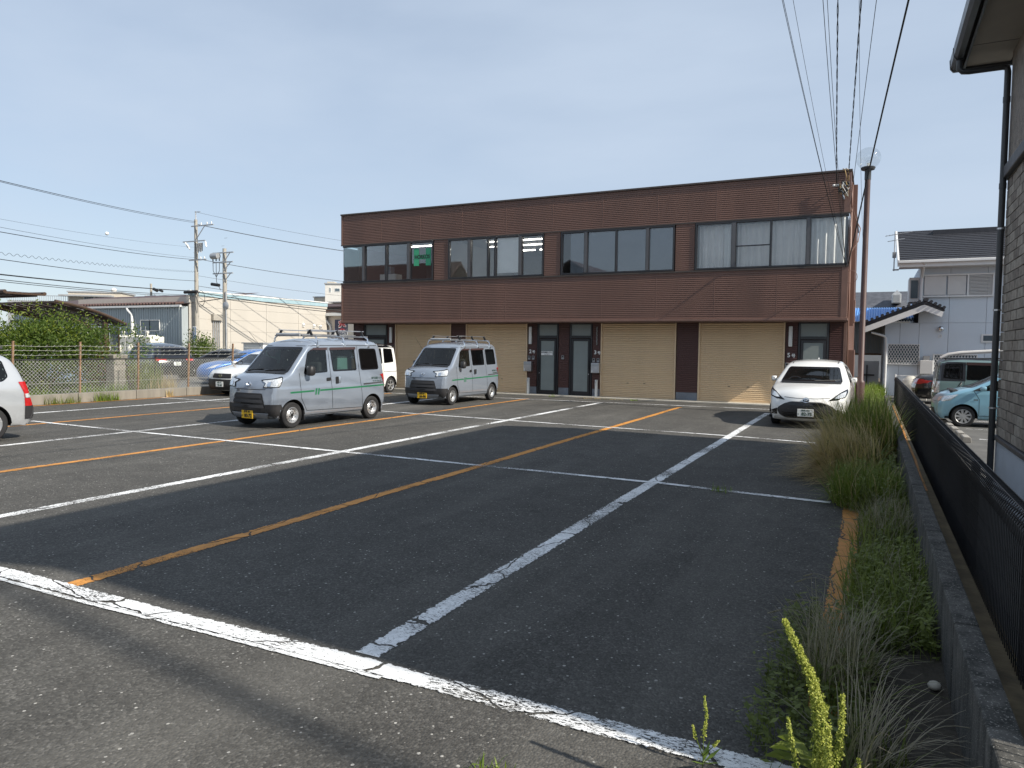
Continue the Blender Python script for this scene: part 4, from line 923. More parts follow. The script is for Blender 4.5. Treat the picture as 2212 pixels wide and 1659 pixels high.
# white hatchback
c, S = simple_car('hatchback', (-1.225, 17.0, 0), R(-1.0), 'paint_pearl', 'hatch', 'white hatchback parked in front of the right hand shutter', 'car', glass='car_glass')
gr = c.patch('grille', rnd([(-.61,.425),(-.46,.53),(-.30,.585),(.30,.585),(.46,.53),(.61,.425),(.56,.30),(.42,.235),(-.42,.235),(-.56,.30)], .05), 'f', 'trim_black', .010, thick=.01)
c.patch('grille_opening', rnd([(-.40,.545),(-.30,.565),(.30,.565),(.40,.545),(.36,.51),(-.36,.51)], .015), 'f', 'gloss_black', .022, parent=gr)
for k in range(3): c.patch('grille_bar', [(-.50+.02*k,.345-.035*k),(.50-.02*k,.345-.035*k),(.49-.02*k,.358-.035*k),(-.49+.02*k,.358-.035*k)], 'f', 'gloss_black', .024, parent=gr)
for s in (-1,1):
    c.patch('side_intake', rnd([(s*.60,.44),(s*.60,.30),(s*.74,.30),(s*.76,.36),(s*.70,.40)], .02), 'f', 'gloss_black', .006)
    h = c.patch('headlight', rnd([(s*.44,.625),(s*.50,.665),(s*.66,.79),(s*.785,.865),(s*.80,.80),(s*.76,.70),(s*.62,.645)], .02), 'f', 'gloss_black', .009, thick=.008)
    c.patch('lens', rnd([(s*.55,.665),(s*.57,.70),(s*.68,.775),(s*.765,.82),(s*.745,.71),(s*.64,.672)], .02), 'f', 'lamp_clear', .020, parent=h)
    c.patch('tail_lamp', rnd([(s*.5,.85),(s*.5,1.0),(s*.7,1.02),(s*.74,.8)], .02), 'r', 'lamp_red', .01)
    c.seam([(s*.52,1.44),(s*.53,1.40)], 'f', .018)
c.seam([(-.46,.685),(-.2,.667),(.2,.667),(.46,.685)], 'f', .010)
for s in (-1,1): c.patch('roof_seam', [(s*.50-.008,1.95),(s*.50+.008,1.95),(s*.50+.008,3.2),(s*.50-.008,3.2)], 't', 'under_black', .003)
h_, n_ = c.cast(0, .625, 'f'); em = empty('emblem', tuple(h_+n_*.008)); em.parent = c.root; em.rotation_euler[0] = -R(15)
MB().lathe([(.001,-.003),(.062,-.003),(.066,.002)], 20, axis='y').build('emblem_back', 'gloss_black', em)
for rx, rz_, oz in ((.066,.047,0),(.022,.045,0),(.045,.018,.022)): MB().tube([(rx*math.cos(2*math.pi*k/20), -.006, oz+rz_*math.sin(2*math.pi*k/20)) for k in range(21)], .007, 6, False).build('emblem_ring', 'chrome', em, True)
c.seam([(-.64,.98),(-.1,.99),(.1,.99),(.64,.98)], 'f', .035, mat_='black_plastic', off=.012, name='cowl')
for x0, x1 in ((-.62,-.02),(.10,.60)):
    a, n1 = c.cast(x0, 1.0, 'f'); b, n2 = c.cast(x1, 1.02, 'f'); MB().bar(a+n1*.03, b+n2*.03, .009, n=5).build('wiper', 'black_plastic', c.root)
plate(c, '82-75', '浜松 502', 'も', .36, off=.03); mirror(c, 1.52, 1.04, 'paint_pearl', w=.13, h_=.125, d=.11, stalk=.0)
MB().prism([(2.86,0),(2.98,0),(2.97,.05),(2.94,.06)], 'x', -.012, .012).build('roof_fin', 'paint_pearl', c.root).location = (0,.0,1.475)
c.finish(.345); add_wheels(c, 'twin', .185)
# silver wagon at the left edge, seen from its rear quarter
c, S = simple_car('estate_car', (-14.04, 3.46, 0), R(0), 'paint_silver_warm', 'wagon', 'silver estate car cut by the left edge of the photo', 'car', glass='car_glass')
for s in (-1,1):
    t = c.patch('tail_lamp', [(3.95,1.0),(4.065,1.0),(4.135,.75),(4.185,.585),(4.04,.585),(4.035,.80)], 's', 'lamp_red', .008, s, thick=.01, grid=.03)
    c.patch('reversing_lens', [(4.045,.73),(4.04,.80),(4.11,.80),(4.13,.73)], 's', 'lamp_clear', .021, s, parent=t, grid=.03)
    c.patch('rear_bumper', [(4.04,.575),(4.19,.575),(4.205,.5),(4.18,.36),(4.04,.36)], 's', 'trim_black', .014, s, thick=.012, grid=.03)
    c.patch('tail_lamp', [(s*.62,.59),(s*.60,1.0),(s*.765,1.0),(s*.77,.59)], 'r', 'lamp_red', .008)
c.patch('rear_bumper', [(-.85,.36),(.85,.36),(.85,.56),(-.85,.56)], 'r', 'trim_black', .012, thick=.012)
c.seam([(3.90,1.45),(3.98,1.25),(4.05,1.0)], 's', .012)
rk = empty('roof_carrier'); rk.parent = c.root
for y in (1.6, 3.55): MB().rod((-.62,y,1.56),(.62,y,1.56),.04,.05).bar((.58,y,1.44),(.58,y,1.56),.025).bar((-.58,y,1.44),(-.58,y,1.56),.025).build('cross_bar', 'black_plastic', rk)
for x in (-.3,.05,.40): MB().rod((x,1.5,1.61),(x,3.70,1.61),.05,.04).build('ladder_rail', 'steel', rk)
MB().box(-.4,.55,3.60,3.86,1.57,1.62).build('wind_cap', 'dash', rk, bevel=.015)
c.finish(.345); add_wheels(c, 'steel', .175)
# white estate with black bumper behind the van
c, S = simple_car('estate_car', (-18.88, 16.9, 0), R(0), 'paint_white', 'ad', 'white estate car with black bumper parked beyond the nearer van', 'car', glass='car_glass')
c.patch('front_bumper', rnd([(-.9,.56),(.9,.56),(.9,.22),(-.9,.22)], .03), 'f', 'trim_black', .01, thick=.008)
for s in (-1,1):
    c.patch('front_bumper', [(.0,.22),(.0,.56),(.42,.56),(.42,.22)], 's', 'trim_black', .01, s, thick=.008)
    h = c.patch('headlight', rnd([(s*.44,.62),(s*.46,.72),(s*.76,.80),(s*.80,.70),(s*.72,.62)], .03), 'f', 'lamp_clear', .01, thick=.008); c.patch('headlight', rnd([(.10,.66),(.10,.77),(.38,.84),(.26,.70)], .02), 's', 'lamp_clear', .01, s, thick=.008)
g = c.patch('grille', rnd([(-.42,.60),(.42,.60),(.38,.74),(-.38,.74)], .03), 'f', 'trim_black', .012, thick=.008)
for z in (.635,.665,.695,.72): c.patch('grille_bar', [(-.40,z-.006),(.40,z-.006),(.40,z+.006),(-.40,z+.006)], 'f', 'dash', .026, parent=g)
h_, n_ = c.cast(0, .67, 'f'); MB().lathe([(.045,-.004),(.06,-.004),(.06,.004),(.045,.004)], 18, tuple(h_+n_*.03), 'y', True).box(h_.x-.075, h_.x+.075, h_.y-.042, h_.y-.034, h_.z-.012, h_.z+.012).build('emblem', 'chrome', c.root)
plate(c, '41-61', '浜松 401', 'さ', .40, off=.04); mirror(c, 1.35, 1.05, 'paint_white', w=.18, h_=.13, stalk=.04); c.finish(.345); add_wheels(c, 'steel', .175)
# white tall wagon with black roof near the shutters
c, S = simple_car('kei_wagon', (-16.36, 18.66, 0), R(0), 'paint_white', 'tall', 'white tall wagon with a black roof beside the left shutter', 'car', opts=dict(rear_dark=True))
for s in (-1,1):
    c.patch('roof_side', [(1.14,1.63),(3.10,1.645),(3.30,1.62),(3.20,1.80),(1.2,1.80)], 's', 'paint_black', .005, s); c.patch('tail_lamp', [(3.30,.95),(3.32,1.5),(3.40,1.5),(3.40,.95)], 's', 'lamp_red', .006, s)
    c.seam([(2.5,.78),(3.35,.78)], 's', .014)
c.patch('roof_panel', [(-.62,1.25),(.62,1.25),(.62,3.2),(-.62,3.2)], 't', 'paint_black', .006); boxo('spoiler', 'paint_black', c.root, -.60, .60, 3.15, 3.38, 1.66, 1.73, .02)
mirror(c, .95, 1.12, 'paint_white'); c.finish(.34); add_wheels(c, 'alloy', .165)
# cars beyond the chain link fence
c, S = simple_car('suv', (-33.0, 23.9, 0), R(-103.4), 'paint_black', 'suv', 'black sport utility car beyond the wire fence with its tail lamps', 'car')
for s in (-1,1): c.patch('tail_lamp', rnd([(s*.45,.92),(s*.45,1.0),(s*.86,1.04),(s*.86,.90)], .02), 'r', 'lamp_red', .012)
plate(c, '38-97', '浜松 330', 'ま', .78, 'r', off=.03); c.finish(.43); add_wheels(c, 'alloy', .22)
c, S = simple_car('hatchback', (-25.3, 21.5, 0), R(-20), 'paint_blue', 'hatch', 'bright blue car showing behind the fence beside the white estate', 'car')
for s in (-1,1): c.patch('headlight', rnd([(s*.44,.625),(s*.50,.665),(s*.66,.79),(s*.785,.865),(s*.76,.70)], .02), 'f', 'lamp_clear', .01)
c.finish(.36); add_wheels(c, 'alloy', .185)
c, S = simple_car('sedan', (-32.6, 26.6, 0), R(-70), 'paint_darkgrey', 'sedan', 'dark grey car roof showing between the black and the blue car', 'car')
c.finish(.37); add_wheels(c, 'alloy', .185)
c, S = simple_car('hatchback', (-26.2, 16.4, 0), R(53), 'paint_ice', 'mira', 'pale blue car seen through the fence under the green hedge', 'car')
c.finish(.33); add_wheels(c, 'cap', .165)
# cars of the lower lot on the right
ZR = -.28
c, S = simple_car('kei_hatchback', (1.66, 23.35, ZR), R(-90), 'paint_sky', 'mira', 'light blue small hatchback behind the black mesh fence', 'car', glass='car_glass')
for s in (-1,1):
    c.patch('headlight', rnd([(.10,.66),(.07,.78),(.48,.865),(.42,.80),(.30,.70)], .02), 's', 'lamp_clear', .01, s, thick=.008); c.patch('headlight', rnd([(s*.42,.67),(s*.44,.76),(s*.62,.80),(s*.62,.67)], .02), 'f', 'lamp_clear', .01, thick=.006)
    c.patch('indicator', rnd([(.83,.72),(.93,.72),(.93,.75),(.83,.75)], .01), 's', 'chrome', .012, s); c.patch('mirror_panel', [(.80,.97),(1.0,1.08),(1.02,.975)], 's', 'trim_black', .008, s)
c.seam([(-.42,.66),(.42,.66)], 'f', .01); c.patch('intake', rnd([(-.4,.30),(.4,.30),(.36,.48),(-.36,.48)], .03), 'f', 'trim_black', .008)
mirror(c, 1.02, 1.04, 'paint_sky', w=.16, h_=.13, stalk=.03); c.finish(.335); add_wheels(c, 'cap', .165)
c, S = simple_car('kei_wagon', (5.35, 29.2, ZR), R(90), 'paint_sage', 'tall', 'sage green boxy wagon with roof rails behind the light blue car', 'car', opts=dict(rear_dark=True))
for s in (-1,1):
    c.patch('rear_pillar', [(2.47,1.02),(2.47,1.66),(3.10,1.68),(3.40,1.68),(3.40,1.02)], 's', 'paint_darkgrey', .003, s)
    c.win('quarter_window', [(2.62,1.10),(2.98,1.10),(2.94,1.55),(2.64,1.55)], 's', .03, s, 'dark_glass', open_=False); c.patch('wheel_arch_trim', [(2.97+.46*math.cos(t), .28+.46*math.sin(t)) for t in [math.pi*k/10 for k in range(11)]]+[(2.97+.33*math.cos(t), .28+.33*math.sin(t)) for t in [math.pi*k/10 for k in range(10,-1,-1)]], 's', 'trim_black', .008, s)
    c.patch('tail_lamp', rnd([(3.22,.62),(3.22,1.0),(3.40,1.0),(3.40,.62)], .02), 's', 'lamp_clear', .012, s); c.patch('rear_bumper', [(3.20,.2),(3.20,.46),(3.42,.46),(3.42,.2)], 's', 'trim_black', .008, s)
    MB().rod((s*.52,1.35,1.80),(s*.52,3.1,1.78),.03,.03).bar((s*.52,1.4,1.72),(s*.52,1.4,1.8),.02).bar((s*.52,3.05,1.70),(s*.52,3.05,1.79),.02).bar((s*.52,2.2,1.74),(s*.52,2.2,1.8),.02).build('roof_rail', 'black_plastic', c.root)
    c.patch('door_visor', [(1.65,1.56),(1.65,1.65),(2.46,1.66),(2.46,1.57)], 's', 'visor', .02, s)
c.patch('roof_panel', [(-.62,1.25),(.62,1.25),(.62,3.2),(-.62,3.2)], 't', 'paint_darkgrey', .006)
mirror(c, .95, 1.12, 'paint_darkgrey'); c.finish(.33); add_wheels(c, 'alloy', .165)
c, S = simple_car('sedan', (6.15, 32.6, ZR), R(90), 'paint_black', 'sedan', 'black saloon with red tail lamp at the far end of the lower lot', 'car')
for s in (-1,1):
    c.patch('tail_lamp', rnd([(s*.42,.80),(s*.44,.90),(s*.86,.96),(s*.86,.80)], .02), 'r', 'lamp_red', .012, thick=.01); c.patch('tail_lamp', rnd([(4.12,.90),(4.45,.96),(4.62,.96),(4.62,.78),(4.40,.76)], .02), 's', 'lamp_red', .010, s, thick=.01)
c.finish(.37); add_wheels(c, 'alloy', .185)
# ---------------------------------------------------------------- foliage helpers
def leafmat(name, lo, hi, trans=.3, rough=.55):
    s = NT(name); ge = s.node('NewGeometry'); f = s.noise(1.1, 3)
    c = s.mix(s.math('ADD', s.math('MULTIPLY', ge.outputs['Random Per Island'], .7), s.math('MULTIPLY', f, .35)), lo, hi)
    s.set(c, rough, 0, Specular_IOR_Level=.35)
    t = s.node('BsdfTranslucent'); s.link(s.mix(1, c, (1.1,1.25,.6), 'MULTIPLY'), t.inputs[0]); m_ = s.node('MixShader'); m_.inputs[0].default_value = trans
    s.link(s.b.outputs[0], m_.inputs[1]); s.link(t.outputs[0], m_.inputs[2]); s.link(m_.outputs[0], s.o.inputs[0]); return s.m
leafmat('leaf_green', (.030,.060,.010), (.10,.15,.022)); leafmat('leaf_yellow', (.06,.10,.012), (.19,.22,.03)); leafmat('leaf_orange', (.10,.045,.012), (.24,.13,.03))
leafmat('grass_green', (.085,.115,.022), (.22,.26,.06)); leafmat('grass_bright', (.09,.15,.018), (.20,.27,.04)); leafmat('grass_dry', (.33,.245,.125), (.64,.50,.29)); leafmat('grass_grey', (.18,.165,.12), (.36,.32,.24)); leafmat('dock_seed', (.20,.25,.035), (.50,.51,.11), .28)
leafmat('grass_dark', (.06,.085,.02), (.16,.19,.045))
pm('bark', (.09,.065,.045), .9, var=.3, scale=12, bump=.6, bscale=40)
def leaves(mb, rng, c, rad, n, size, shell=.55, flat=1.0, up=.3):
    """leaf blades scattered in an uneven blob"""
    lob = [(Vector((rng.gauss(0,1), rng.gauss(0,1), rng.gauss(0,1))).normalized(), rng.uniform(.2,.55)) for _ in range(9)]
    for _ in range(n):
        d = Vector((rng.gauss(0,1), rng.gauss(0,1), rng.gauss(0,1))).normalized()
        k = 1-.35*rng.random()+sum(max(0, d.dot(a)-.6)*b*2 for a, b in lob)-.18
        rr = (shell+(1-shell)*rng.random()**.5)*k
        p = Vector(c)+Vector((d.x*rad[0], d.y*rad[1], d.z*rad[2]))*rr
        if p.z < .03: continue
        a = (d*.7+Vector((rng.gauss(0,.7), rng.gauss(0,.7), rng.gauss(up,.6)))).normalized(); b = a.orthogonal().normalized()
        b = (Matrix.Rotation(rng.uniform(0,6.3), 3, a) @ b); s = size*rng.uniform(.6,1.3); w = s*.42
        mb.add([p, p+a*s*.5+b*w*.5, p+a*s, p+a*s*.5-b*w*.5], [(0,1,2,3)])
def bush(name, c, rad, n, size, mat_, label, cat='shrub', seed=1, group=None, blobs=5, trunk=True, extra=None):
    rng = random.Random(seed); root = empty(name, (c[0], c[1], 0), 0, label, cat, group); mb = MB(); z0 = c[2]
    leaves(mb, rng, (0,0,z0), rad, n//2, size, .35)
    for k in range(blobs):
        q = Vector((rng.gauss(0,.5)*rad[0], rng.gauss(0,.5)*rad[1], z0+rng.uniform(-.35,.6)*rad[2])); f = rng.uniform(.35,.6)
        leaves(mb, rng, q, tuple(r*f for r in rad), n//(2*blobs), size, .5)
    mb.build('foliage', mat_, root, recalc=False, kind='stuff')
    if extra: 
        mb = MB(); leaves(mb, rng, (0,0,z0), tuple(r*1.03 for r in rad), n//6, size, .85); mb.build('new_shoots', extra, root, recalc=False, kind='stuff')
    if trunk:
        mb = MB()
        for k in range(5):
            a = rng.uniform(0,6.3); e = Vector((math.cos(a)*rad[0]*.6, math.sin(a)*rad[1]*.6, z0+rng.uniform(0,.5)*rad[2])); mb.tube([(0.05*math.cos(a),.05*math.sin(a),0), e*.5+Vector((0,0,.1)), e], [.045,.03,.012], 6)
        mb.build('trunk', 'bark', root, True)
    return root
def blades(mb, rng, c, n, h, spread, lean=.4, w=.008, droop=.5, dirs=None, seg=4, hv=.35, base=.06):
    for _ in range(n):
        a = rng.uniform(0, 6.283) if dirs is None else rng.gauss(*dirs); L_ = h*rng.uniform(1-hv, 1+hv*.6); le = abs(rng.gauss(0, lean)); r0 = base*rng.random()**.5; a0 = rng.uniform(0,6.283)
        p = Vector(c)+Vector((math.cos(a0)*r0*spread[0], math.sin(a0)*r0*spread[1], 0)); d = Vector((math.cos(a)*math.sin(le), math.sin(a)*math.sin(le), math.cos(le))); sd_ = Vector((-math.sin(a), math.cos(a), 0)); ws = w*rng.uniform(.7,1.3); vs = []
        dr = droop*rng.uniform(.4,1.4)
        for i in range(seg+1):
            t = i/seg; ww = ws*(1-t**1.6)*.5+.0006; vs += [p-sd_*ww, p+sd_*ww]
            hor = Vector((math.cos(a), math.sin(a), 0)); d = (d+(hor*.6-Vector((0,0,1)))*dr*t/seg*2.2).normalized(); p = p+d*(L_/seg)
            if p.z < .012: p.z = .012+rng.random()*.02
        mb.add(vs, [(2*i, 2*i+2, 2*i+3, 2*i+1) for i in range(seg)])
# ---------------------------------------------------------------- left boundary: kerb, chain link fence
pm('rust', (.20,.12,.07), .8, var=.4, scale=14, dirt=.9, dcol=(.30,.26,.2), bump=.3)
pm('wire_zinc', (.50,.50,.46), .5, .4, var=.1)
pm('brown_alu', (.075,.048,.032), .4, .2, var=.1)
pm('poly_roof', (.09,.085,.075), .35, var=.1, Alpha=.93)
pm('corr_grey', (.36,.40,.41), .5, .1, var=.08, streak=True)
pm('store_cream', (.46,.43,.38), .75, var=.05, scale=.4, dirt=.12, dcol=(.5,.42,.33), streak=True)
pm('store_shade', (.60,.53,.46), .8, var=.05); pm('band_teal', (.30,.42,.46), .5, var=.08); pm('tile_brown', (.075,.042,.036), .6, var=.2)
pm('gutter_white', (.72,.72,.70), .5, var=.05); pm('tank_white', (.66,.64,.56), .5, var=.08, dirt=.2); pm('pole_concrete', (.36,.335,.29), .85, var=.12, bump=.2, dirt=.3)
pm('far_concrete', (.52,.47,.39), .85, var=.08); pm('far_grey', (.30,.31,.32), .8, var=.1); pm('far_white', (.64,.62,.58), .8, var=.06); pm('far_glass', (.10,.13,.15), .15, var=.1)
pm('insulator', (.7,.7,.68), .3, var=.05); pm('wire_black', (.012,.012,.013), .6, var=0); pm('sign_navy', (.025,.035,.085), .5, var=.06); pm('sign_red', (.55,.03,.05), .5, var=0); pm('sign_blue', (.05,.12,.28), .5, var=.05)
kb = empty('kerb', (0,0,0), 0, 'low concrete kerb under the wire fence on the left', 'kerb')
y = 2.0
while y < 23:
    MB().box(-20.22, -19.98, y+.006, y+1.79, 0, .27).build('kerb_block', 'concrete', kb, bevel=.012); y += 1.8
fe = empty('chain_link_fence', (-20.1, 0, .24), 0, 'rusty chain link fence with barbed wire along the left kerb', 'fence')
ys = [7.45, 9.27, 11.09, 12.91, 14.73, 16.55, 18.37, 20.19, 22.0]
for i, y in enumerate(ys):
    r_ = random.Random(i); dx = r_.uniform(-.03,.03)
    MB().rod((0,y,-.1),(dx,y+.05,1.48),.05,.045).build('fence_post', 'rust', fe)
    for z in (1.12,1.24,1.36): MB().bar((-.035,y+.02,z),(.05,y+.02,z),.006,n=5).build('wire_clip', 'rust', fe)
for i, (ya, yb) in enumerate(zip(ys, ys[1:])):
    mb = MB(); H = .96; p = .10; z0 = .0; n = int((yb-ya+H)/p)+1
    for s in (1,-1):
        for k in range(n):
            t0 = ya-H+k*p if s > 0 else ya+k*p
            a, b = (t0, 0.), (t0+s*H, H)                                  # diagonal from bottom to top, clipped to the panel
            if s > 0: u0, u1 = max(0, ya-t0), min(H, yb-t0)
            else: u0, u1 = max(0, t0-yb), min(H, t0-ya)
            if u1-u0 < .03: continue
            mb.bar((.012*s, t0+s*u0, u0), (.012*s, t0+s*u1, u1), .0040, n=3, cap=False)
    mb.build('wire_mesh', 'wire_zinc', fe, kind='stuff')
MB().bar((0,ys[0],.98),(0,ys[-1],.98),.017,n=8).build('top_rail', 'wire_black', fe, True)
MB().bar((.01,ys[0],.33),(.01,ys[-1],.33),.004,n=4).build('tension_wire', 'wire_zinc', fe)
for z in (1.12,1.24,1.36):
    mb = MB(); rng = random.Random(int(z*100))
    for ya, yb in zip(ys, ys[1:]):
        pts = [(.02, ya+(yb-ya)*k/6, z-.02*math.sin(math.pi*k/6)*rng.uniform(.5,1.5)) for k in range(7)]; mb.tube(pts, .0042, 4, False)
        for k in range(9): yy = ya+(yb-ya)*(k+.5)/9; mb.bar((.02,yy-.03,z-.03),(.02,yy+.03,z+.02),.0035,n=3)
    mb.build('barbed_wire', 'wire_zinc', fe)
bush('hedge', (-22.6,13.25,1.2), (.95,2.55,1.38), 30000, .095, 'leaf_green', 'big green hedge standing behind the wire fence', 'hedge', 11, extra='leaf_yellow', blobs=9)
bush('hedge', (-22.9,10.4,1.15), (1.0,1.8,1.25), 9000, .095, 'leaf_green', 'green hedge behind the silver estate car at the left edge', 'hedge', 14, extra='leaf_yellow', blobs=6)
bush('shrub', (-22.5,15.15,.85), (.55,.75,.85), 3200, .08, 'leaf_orange', 'orange leaved shrub at the right end of the hedge', 'shrub', 12)
bush('shrub', (-21.6,15.6,.62), (.35,.4,.6), 1400, .06, 'leaf_yellow', 'small yellow green shrub beside the stone gate post', 'shrub', 15)
gp = empty('gate_post', (-21.5, 15.0, 0), 0, 'grey stone block gate post behind the wire fence', 'post')
for k in range(6): MB().box(-.2+.01*(k%2), .2, -.2, .2-.012*(k%2), .2*k+.004, .2*k+.196).build('stone', 'concrete', gp, bevel=.015)
MB().box(-.25,.25,-.25,.25,1.2,1.33).build('cap', 'concrete', gp, bevel=.02)
def tuft(name, x, y, n, h, mat_, label, seed, **kw):
    mb = MB(); blades(mb, random.Random(seed), (0,0,0), n, h, kw.pop('spread', (3,6)), **kw); o = mb.build(name, mat_, recalc=False, label=label, cat='grass', group='grass tufts along the left kerb'); o.location = (x, y, .01)
tuft('grass_tuft', -20.45, 11.6, 420, .5, 'grass_bright', 'wide green grass tuft below the hedge, leftmost along the kerb', 1, spread=(4,14), lean=.6, w=.02)
tuft('grass_tuft', -20.5, 14.0, 380, .5, 'grass_bright', 'green grass tuft between two rusty posts near the gate post', 2, spread=(4,14), lean=.6, w=.02)
tuft('grass_tuft', -20.6, 15.5, 130, 1.15, 'grass_green', 'tall reed like grass behind the fence by the gate post', 3, spread=(3,8), lean=.22, w=.03, droop=.3)
tuft('grass_tuft', -20.5, 15.9, 260, .7, 'grass_dry', 'straw coloured grass in front of the black car', 4, spread=(3,9), lean=.5, w=.014)
tuft('grass_tuft', -19.9, 12.3, 120, .25, 'grass_green', 'small weed growing at the foot of the kerb, left one', 5, spread=(1.5,9), lean=.7, w=.012)
tuft('grass_tuft', -19.9, 13.6, 160, .3, 'grass_bright', 'weed patch at the foot of the kerb on the orange line', 6, spread=(1.5,7), lean=.7, w=.012)
tuft('grass_tuft', -19.9, 15.7, 50, .25, 'grass_dry', 'lone brown weed against the kerb', 7, spread=(1,2), lean=.4, w=.014)
tuft('grass_tuft', -15.15, 22.8, 160, .35, 'grass_bright', 'weeds behind the white tall wagon by the shutter', 8, spread=(4,3), lean=.5, w=.016)
# carport
def carport(xc, yc, w, d, zlo, zhi, lab, th, px, arch=.12, posts=True):
    o = empty('carport', (xc, yc, 0), th, lab, 'carport', 'brown carports')
    zr = lambda x: zhi+(zlo-zhi)*((x+w)/(2*w))+arch*math.sin(math.pi*(x+w)/(2*w))
    xs = [-w+2*w*k/10 for k in range(11)]
    for yy in (-d, d): MB().tube([(x,yy,zr(x)) for x in xs], .065, 8).build('roof_edge', 'brown_alu', o, True)
    for k in range(1, 8):
        yy = -d+2*d*k/8; MB().tube([(x,yy,zr(x)-.02) for x in xs], .03, 6).build('rafter', 'brown_alu', o, True)
    for k in (0,3,5,7,10): MB().rod((xs[k],-d,zr(xs[k])-.05),(xs[k],d,zr(xs[k])-.05),.05,.06).build('purlin', 'brown_alu', o)
    for j in range(8):
        mb = MB(); ya, yb = -d+2*d*j/8+.03, -d+2*d*(j+1)/8-.03
        for a, b in zip(xs, xs[1:]): mb.quad((a,ya,zr(a)+.01),(b,ya,zr(b)+.01),(b,yb,zr(b)+.01),(a,yb,zr(a)+.01))
        mb.build('roof_sheet', 'poly_roof', o, recalc=False)
    for yy in (-d+.3, d-.3):
        MB().rod((px,yy,0),(px,yy,zr(px)-.02),.17,.15).build('post', 'brown_alu', o, bevel=.01); MB().rod((px,yy,zr(px)-.12),(-w,yy,zr(-w)-.10),.12,.12).build('beam', 'brown_alu', o); MB().rod((px,yy,zr(px)-.12),(w-.05,yy,zr(w)-.08),.1,.1).build('beam', 'brown_alu', o)
        if posts: MB().tube([(px-.1-1.3*(1-math.cos(t)), yy, .95+(zr(px)-1.15)*math.sin(t)) for t in [math.pi/2*k/8 for k in range(9)]], .055, 8).build('brace', 'brown_alu', o, True)
    return o
cpo = carport(-31.0, 18.95, 1.5, 2.4, 2.50, 3.30, 'brown carport with curved brace standing behind the hedge', R(90), .75)
for a, b in ((-2.15,-1.5),(-1.45,-.75),(-.7,.0),(.05,.75),(.8,1.5)):
    mb = MB(); n = int((b-a)/.06)
    for k in range(n): mb.box(1.35, 1.365, a+k*.06, a+k*.06+.04, .3, 2.28)
    mb.build('screen_panel', 'corr_grey', cpo, kind='stuff'); MB().rod((1.32,a-.02,0),(1.32,a-.02,2.34),.05,.05).rod((1.32,a,2.32),(1.32,b,2.32),.05,.06).rod((1.32,a,1.3),(1.32,b,1.3),.05,.06).build('screen_frame', 'brown_alu', cpo)
carport(-31.3, 15.9, 3.5, .7, 3.5, 3.56, 'flat second carport roof poking in at the left edge', 0, -1.2, 0, False)
# corrugated warehouse
wh = empty('warehouse', (-48, 39, 0), 0, 'grey corrugated warehouse with brown tiled roof edge', 'warehouse')
mb = MB(); x = -22.0
while x < -.05:
    mb.add([(x,0,0),(x+.11,0,0),(x+.14,-.05,0),(x+.25,-.05,0),(x+.28,0,0),(x,0,4.6),(x+.11,0,4.6),(x+.14,-.05,4.6),(x+.25,-.05,4.6),(x+.28,0,4.6)], [(k,k+1,k+6,k+5) for k in range(4)]); x += .28
mb.build('wall', 'corr_grey', wh, kind='stuff')
boxo('gutter', 'gutter_white', wh, -22, .15, -.28, -.1, 4.52, 4.68, .02)
MB().quad((-22,-.2,4.72),(.1,-.2,4.72),(.1,8,6.2),(-22,8,6.2)).build('roof', 'tile_brown', wh)
tl = MB(); tl.tube([(0,-.28,0),(0,.5,.12)], .095, 8); tl_ = tl.mesh('roof_tile', 'tile_brown', True)
for k in range(58): inst(tl_, 'roof_tile', wh, (-21.5+k*.37, 0, 4.78))
for x in (-11.6, -5.9): MB().tube([(x-.2,-.2,4.5),(x-.1,-.22,4.35),(x+.25,-.12,4.0),(x+.28,-.12,3.8),(x+.28,-.12,0)], .11, 8).build('downpipe', 'gutter_white', wh, True)
wn_ = empty('window', (-3.55,-.06,3.1)); wn_.parent = wh
for a in (-1.1,.02): boxo('pane', 'far_glass', wn_, a, a+1.08, -.03, -.01, -.4, .4); MB().box(a-.04,a,-.05,.02,-.45,.45).box(a+1.08,a+1.12,-.05,.02,-.45,.45).box(a,a+1.08,-.05,.02,.4,.45).box(a,a+1.08,-.05,.02,-.45,-.4).build('frame', 'gutter_white', wn_)
boxo('side_wall', 'corr_grey', wh, -.05, .0, .05, .6, 0, 4.6)
# cream store
st = empty('store', (-48.0, 39.8, 0), 0, 'large cream store with teal band along its roof edge', 'store')
for k in range(4):
    for j in range(6):
        a, b = k*4.0+.012, (k+1)*4.0-.012; boxo('wall_panel', 'store_cream', st, -.12, 0, a, b, j*.92+.006, (j+1)*.92-.006)
boxo('wall_core', 'store_shade', st, -14, -.13, .05, 15.95, 0, 5.4); boxo('front_return', 'store_cream', st, -.3, -.0, -.1, 0, 0, 5.5)
boxo('roof_band', 'band_teal', st, -.2, .05, -.02, 16.0, 5.46, 5.80); boxo('band_cap', 'gutter_white', st, -.25, .09, -.06, 16.05, 5.80, 5.90)
boxo('vent_box', 'pole_concrete', st, 0, .3, 2.0, 2.95, 3.6, 4.1, .02)
for k in range(4): MB().bar((.1,2.15+k*.2,0),(.1,2.15+k*.2,3.6),.035,n=6).build('pipe', 'galv', st, True)
for yy, zz in ((12.6,3.6),(14.05,3.55),(14.95,3.5)): MB().sphere((.06,yy,zz), .16, 10, 6).box(-.0,.10,yy-.13,yy+.13,zz-.2,zz-.02).build('vent_hood', 'gutter_white', st, True)
s2 = empty('store_annex', (-48.6, 56.0, 0), 0, 'shaded store wing with a navy drugstore sign on its wall', 'store')
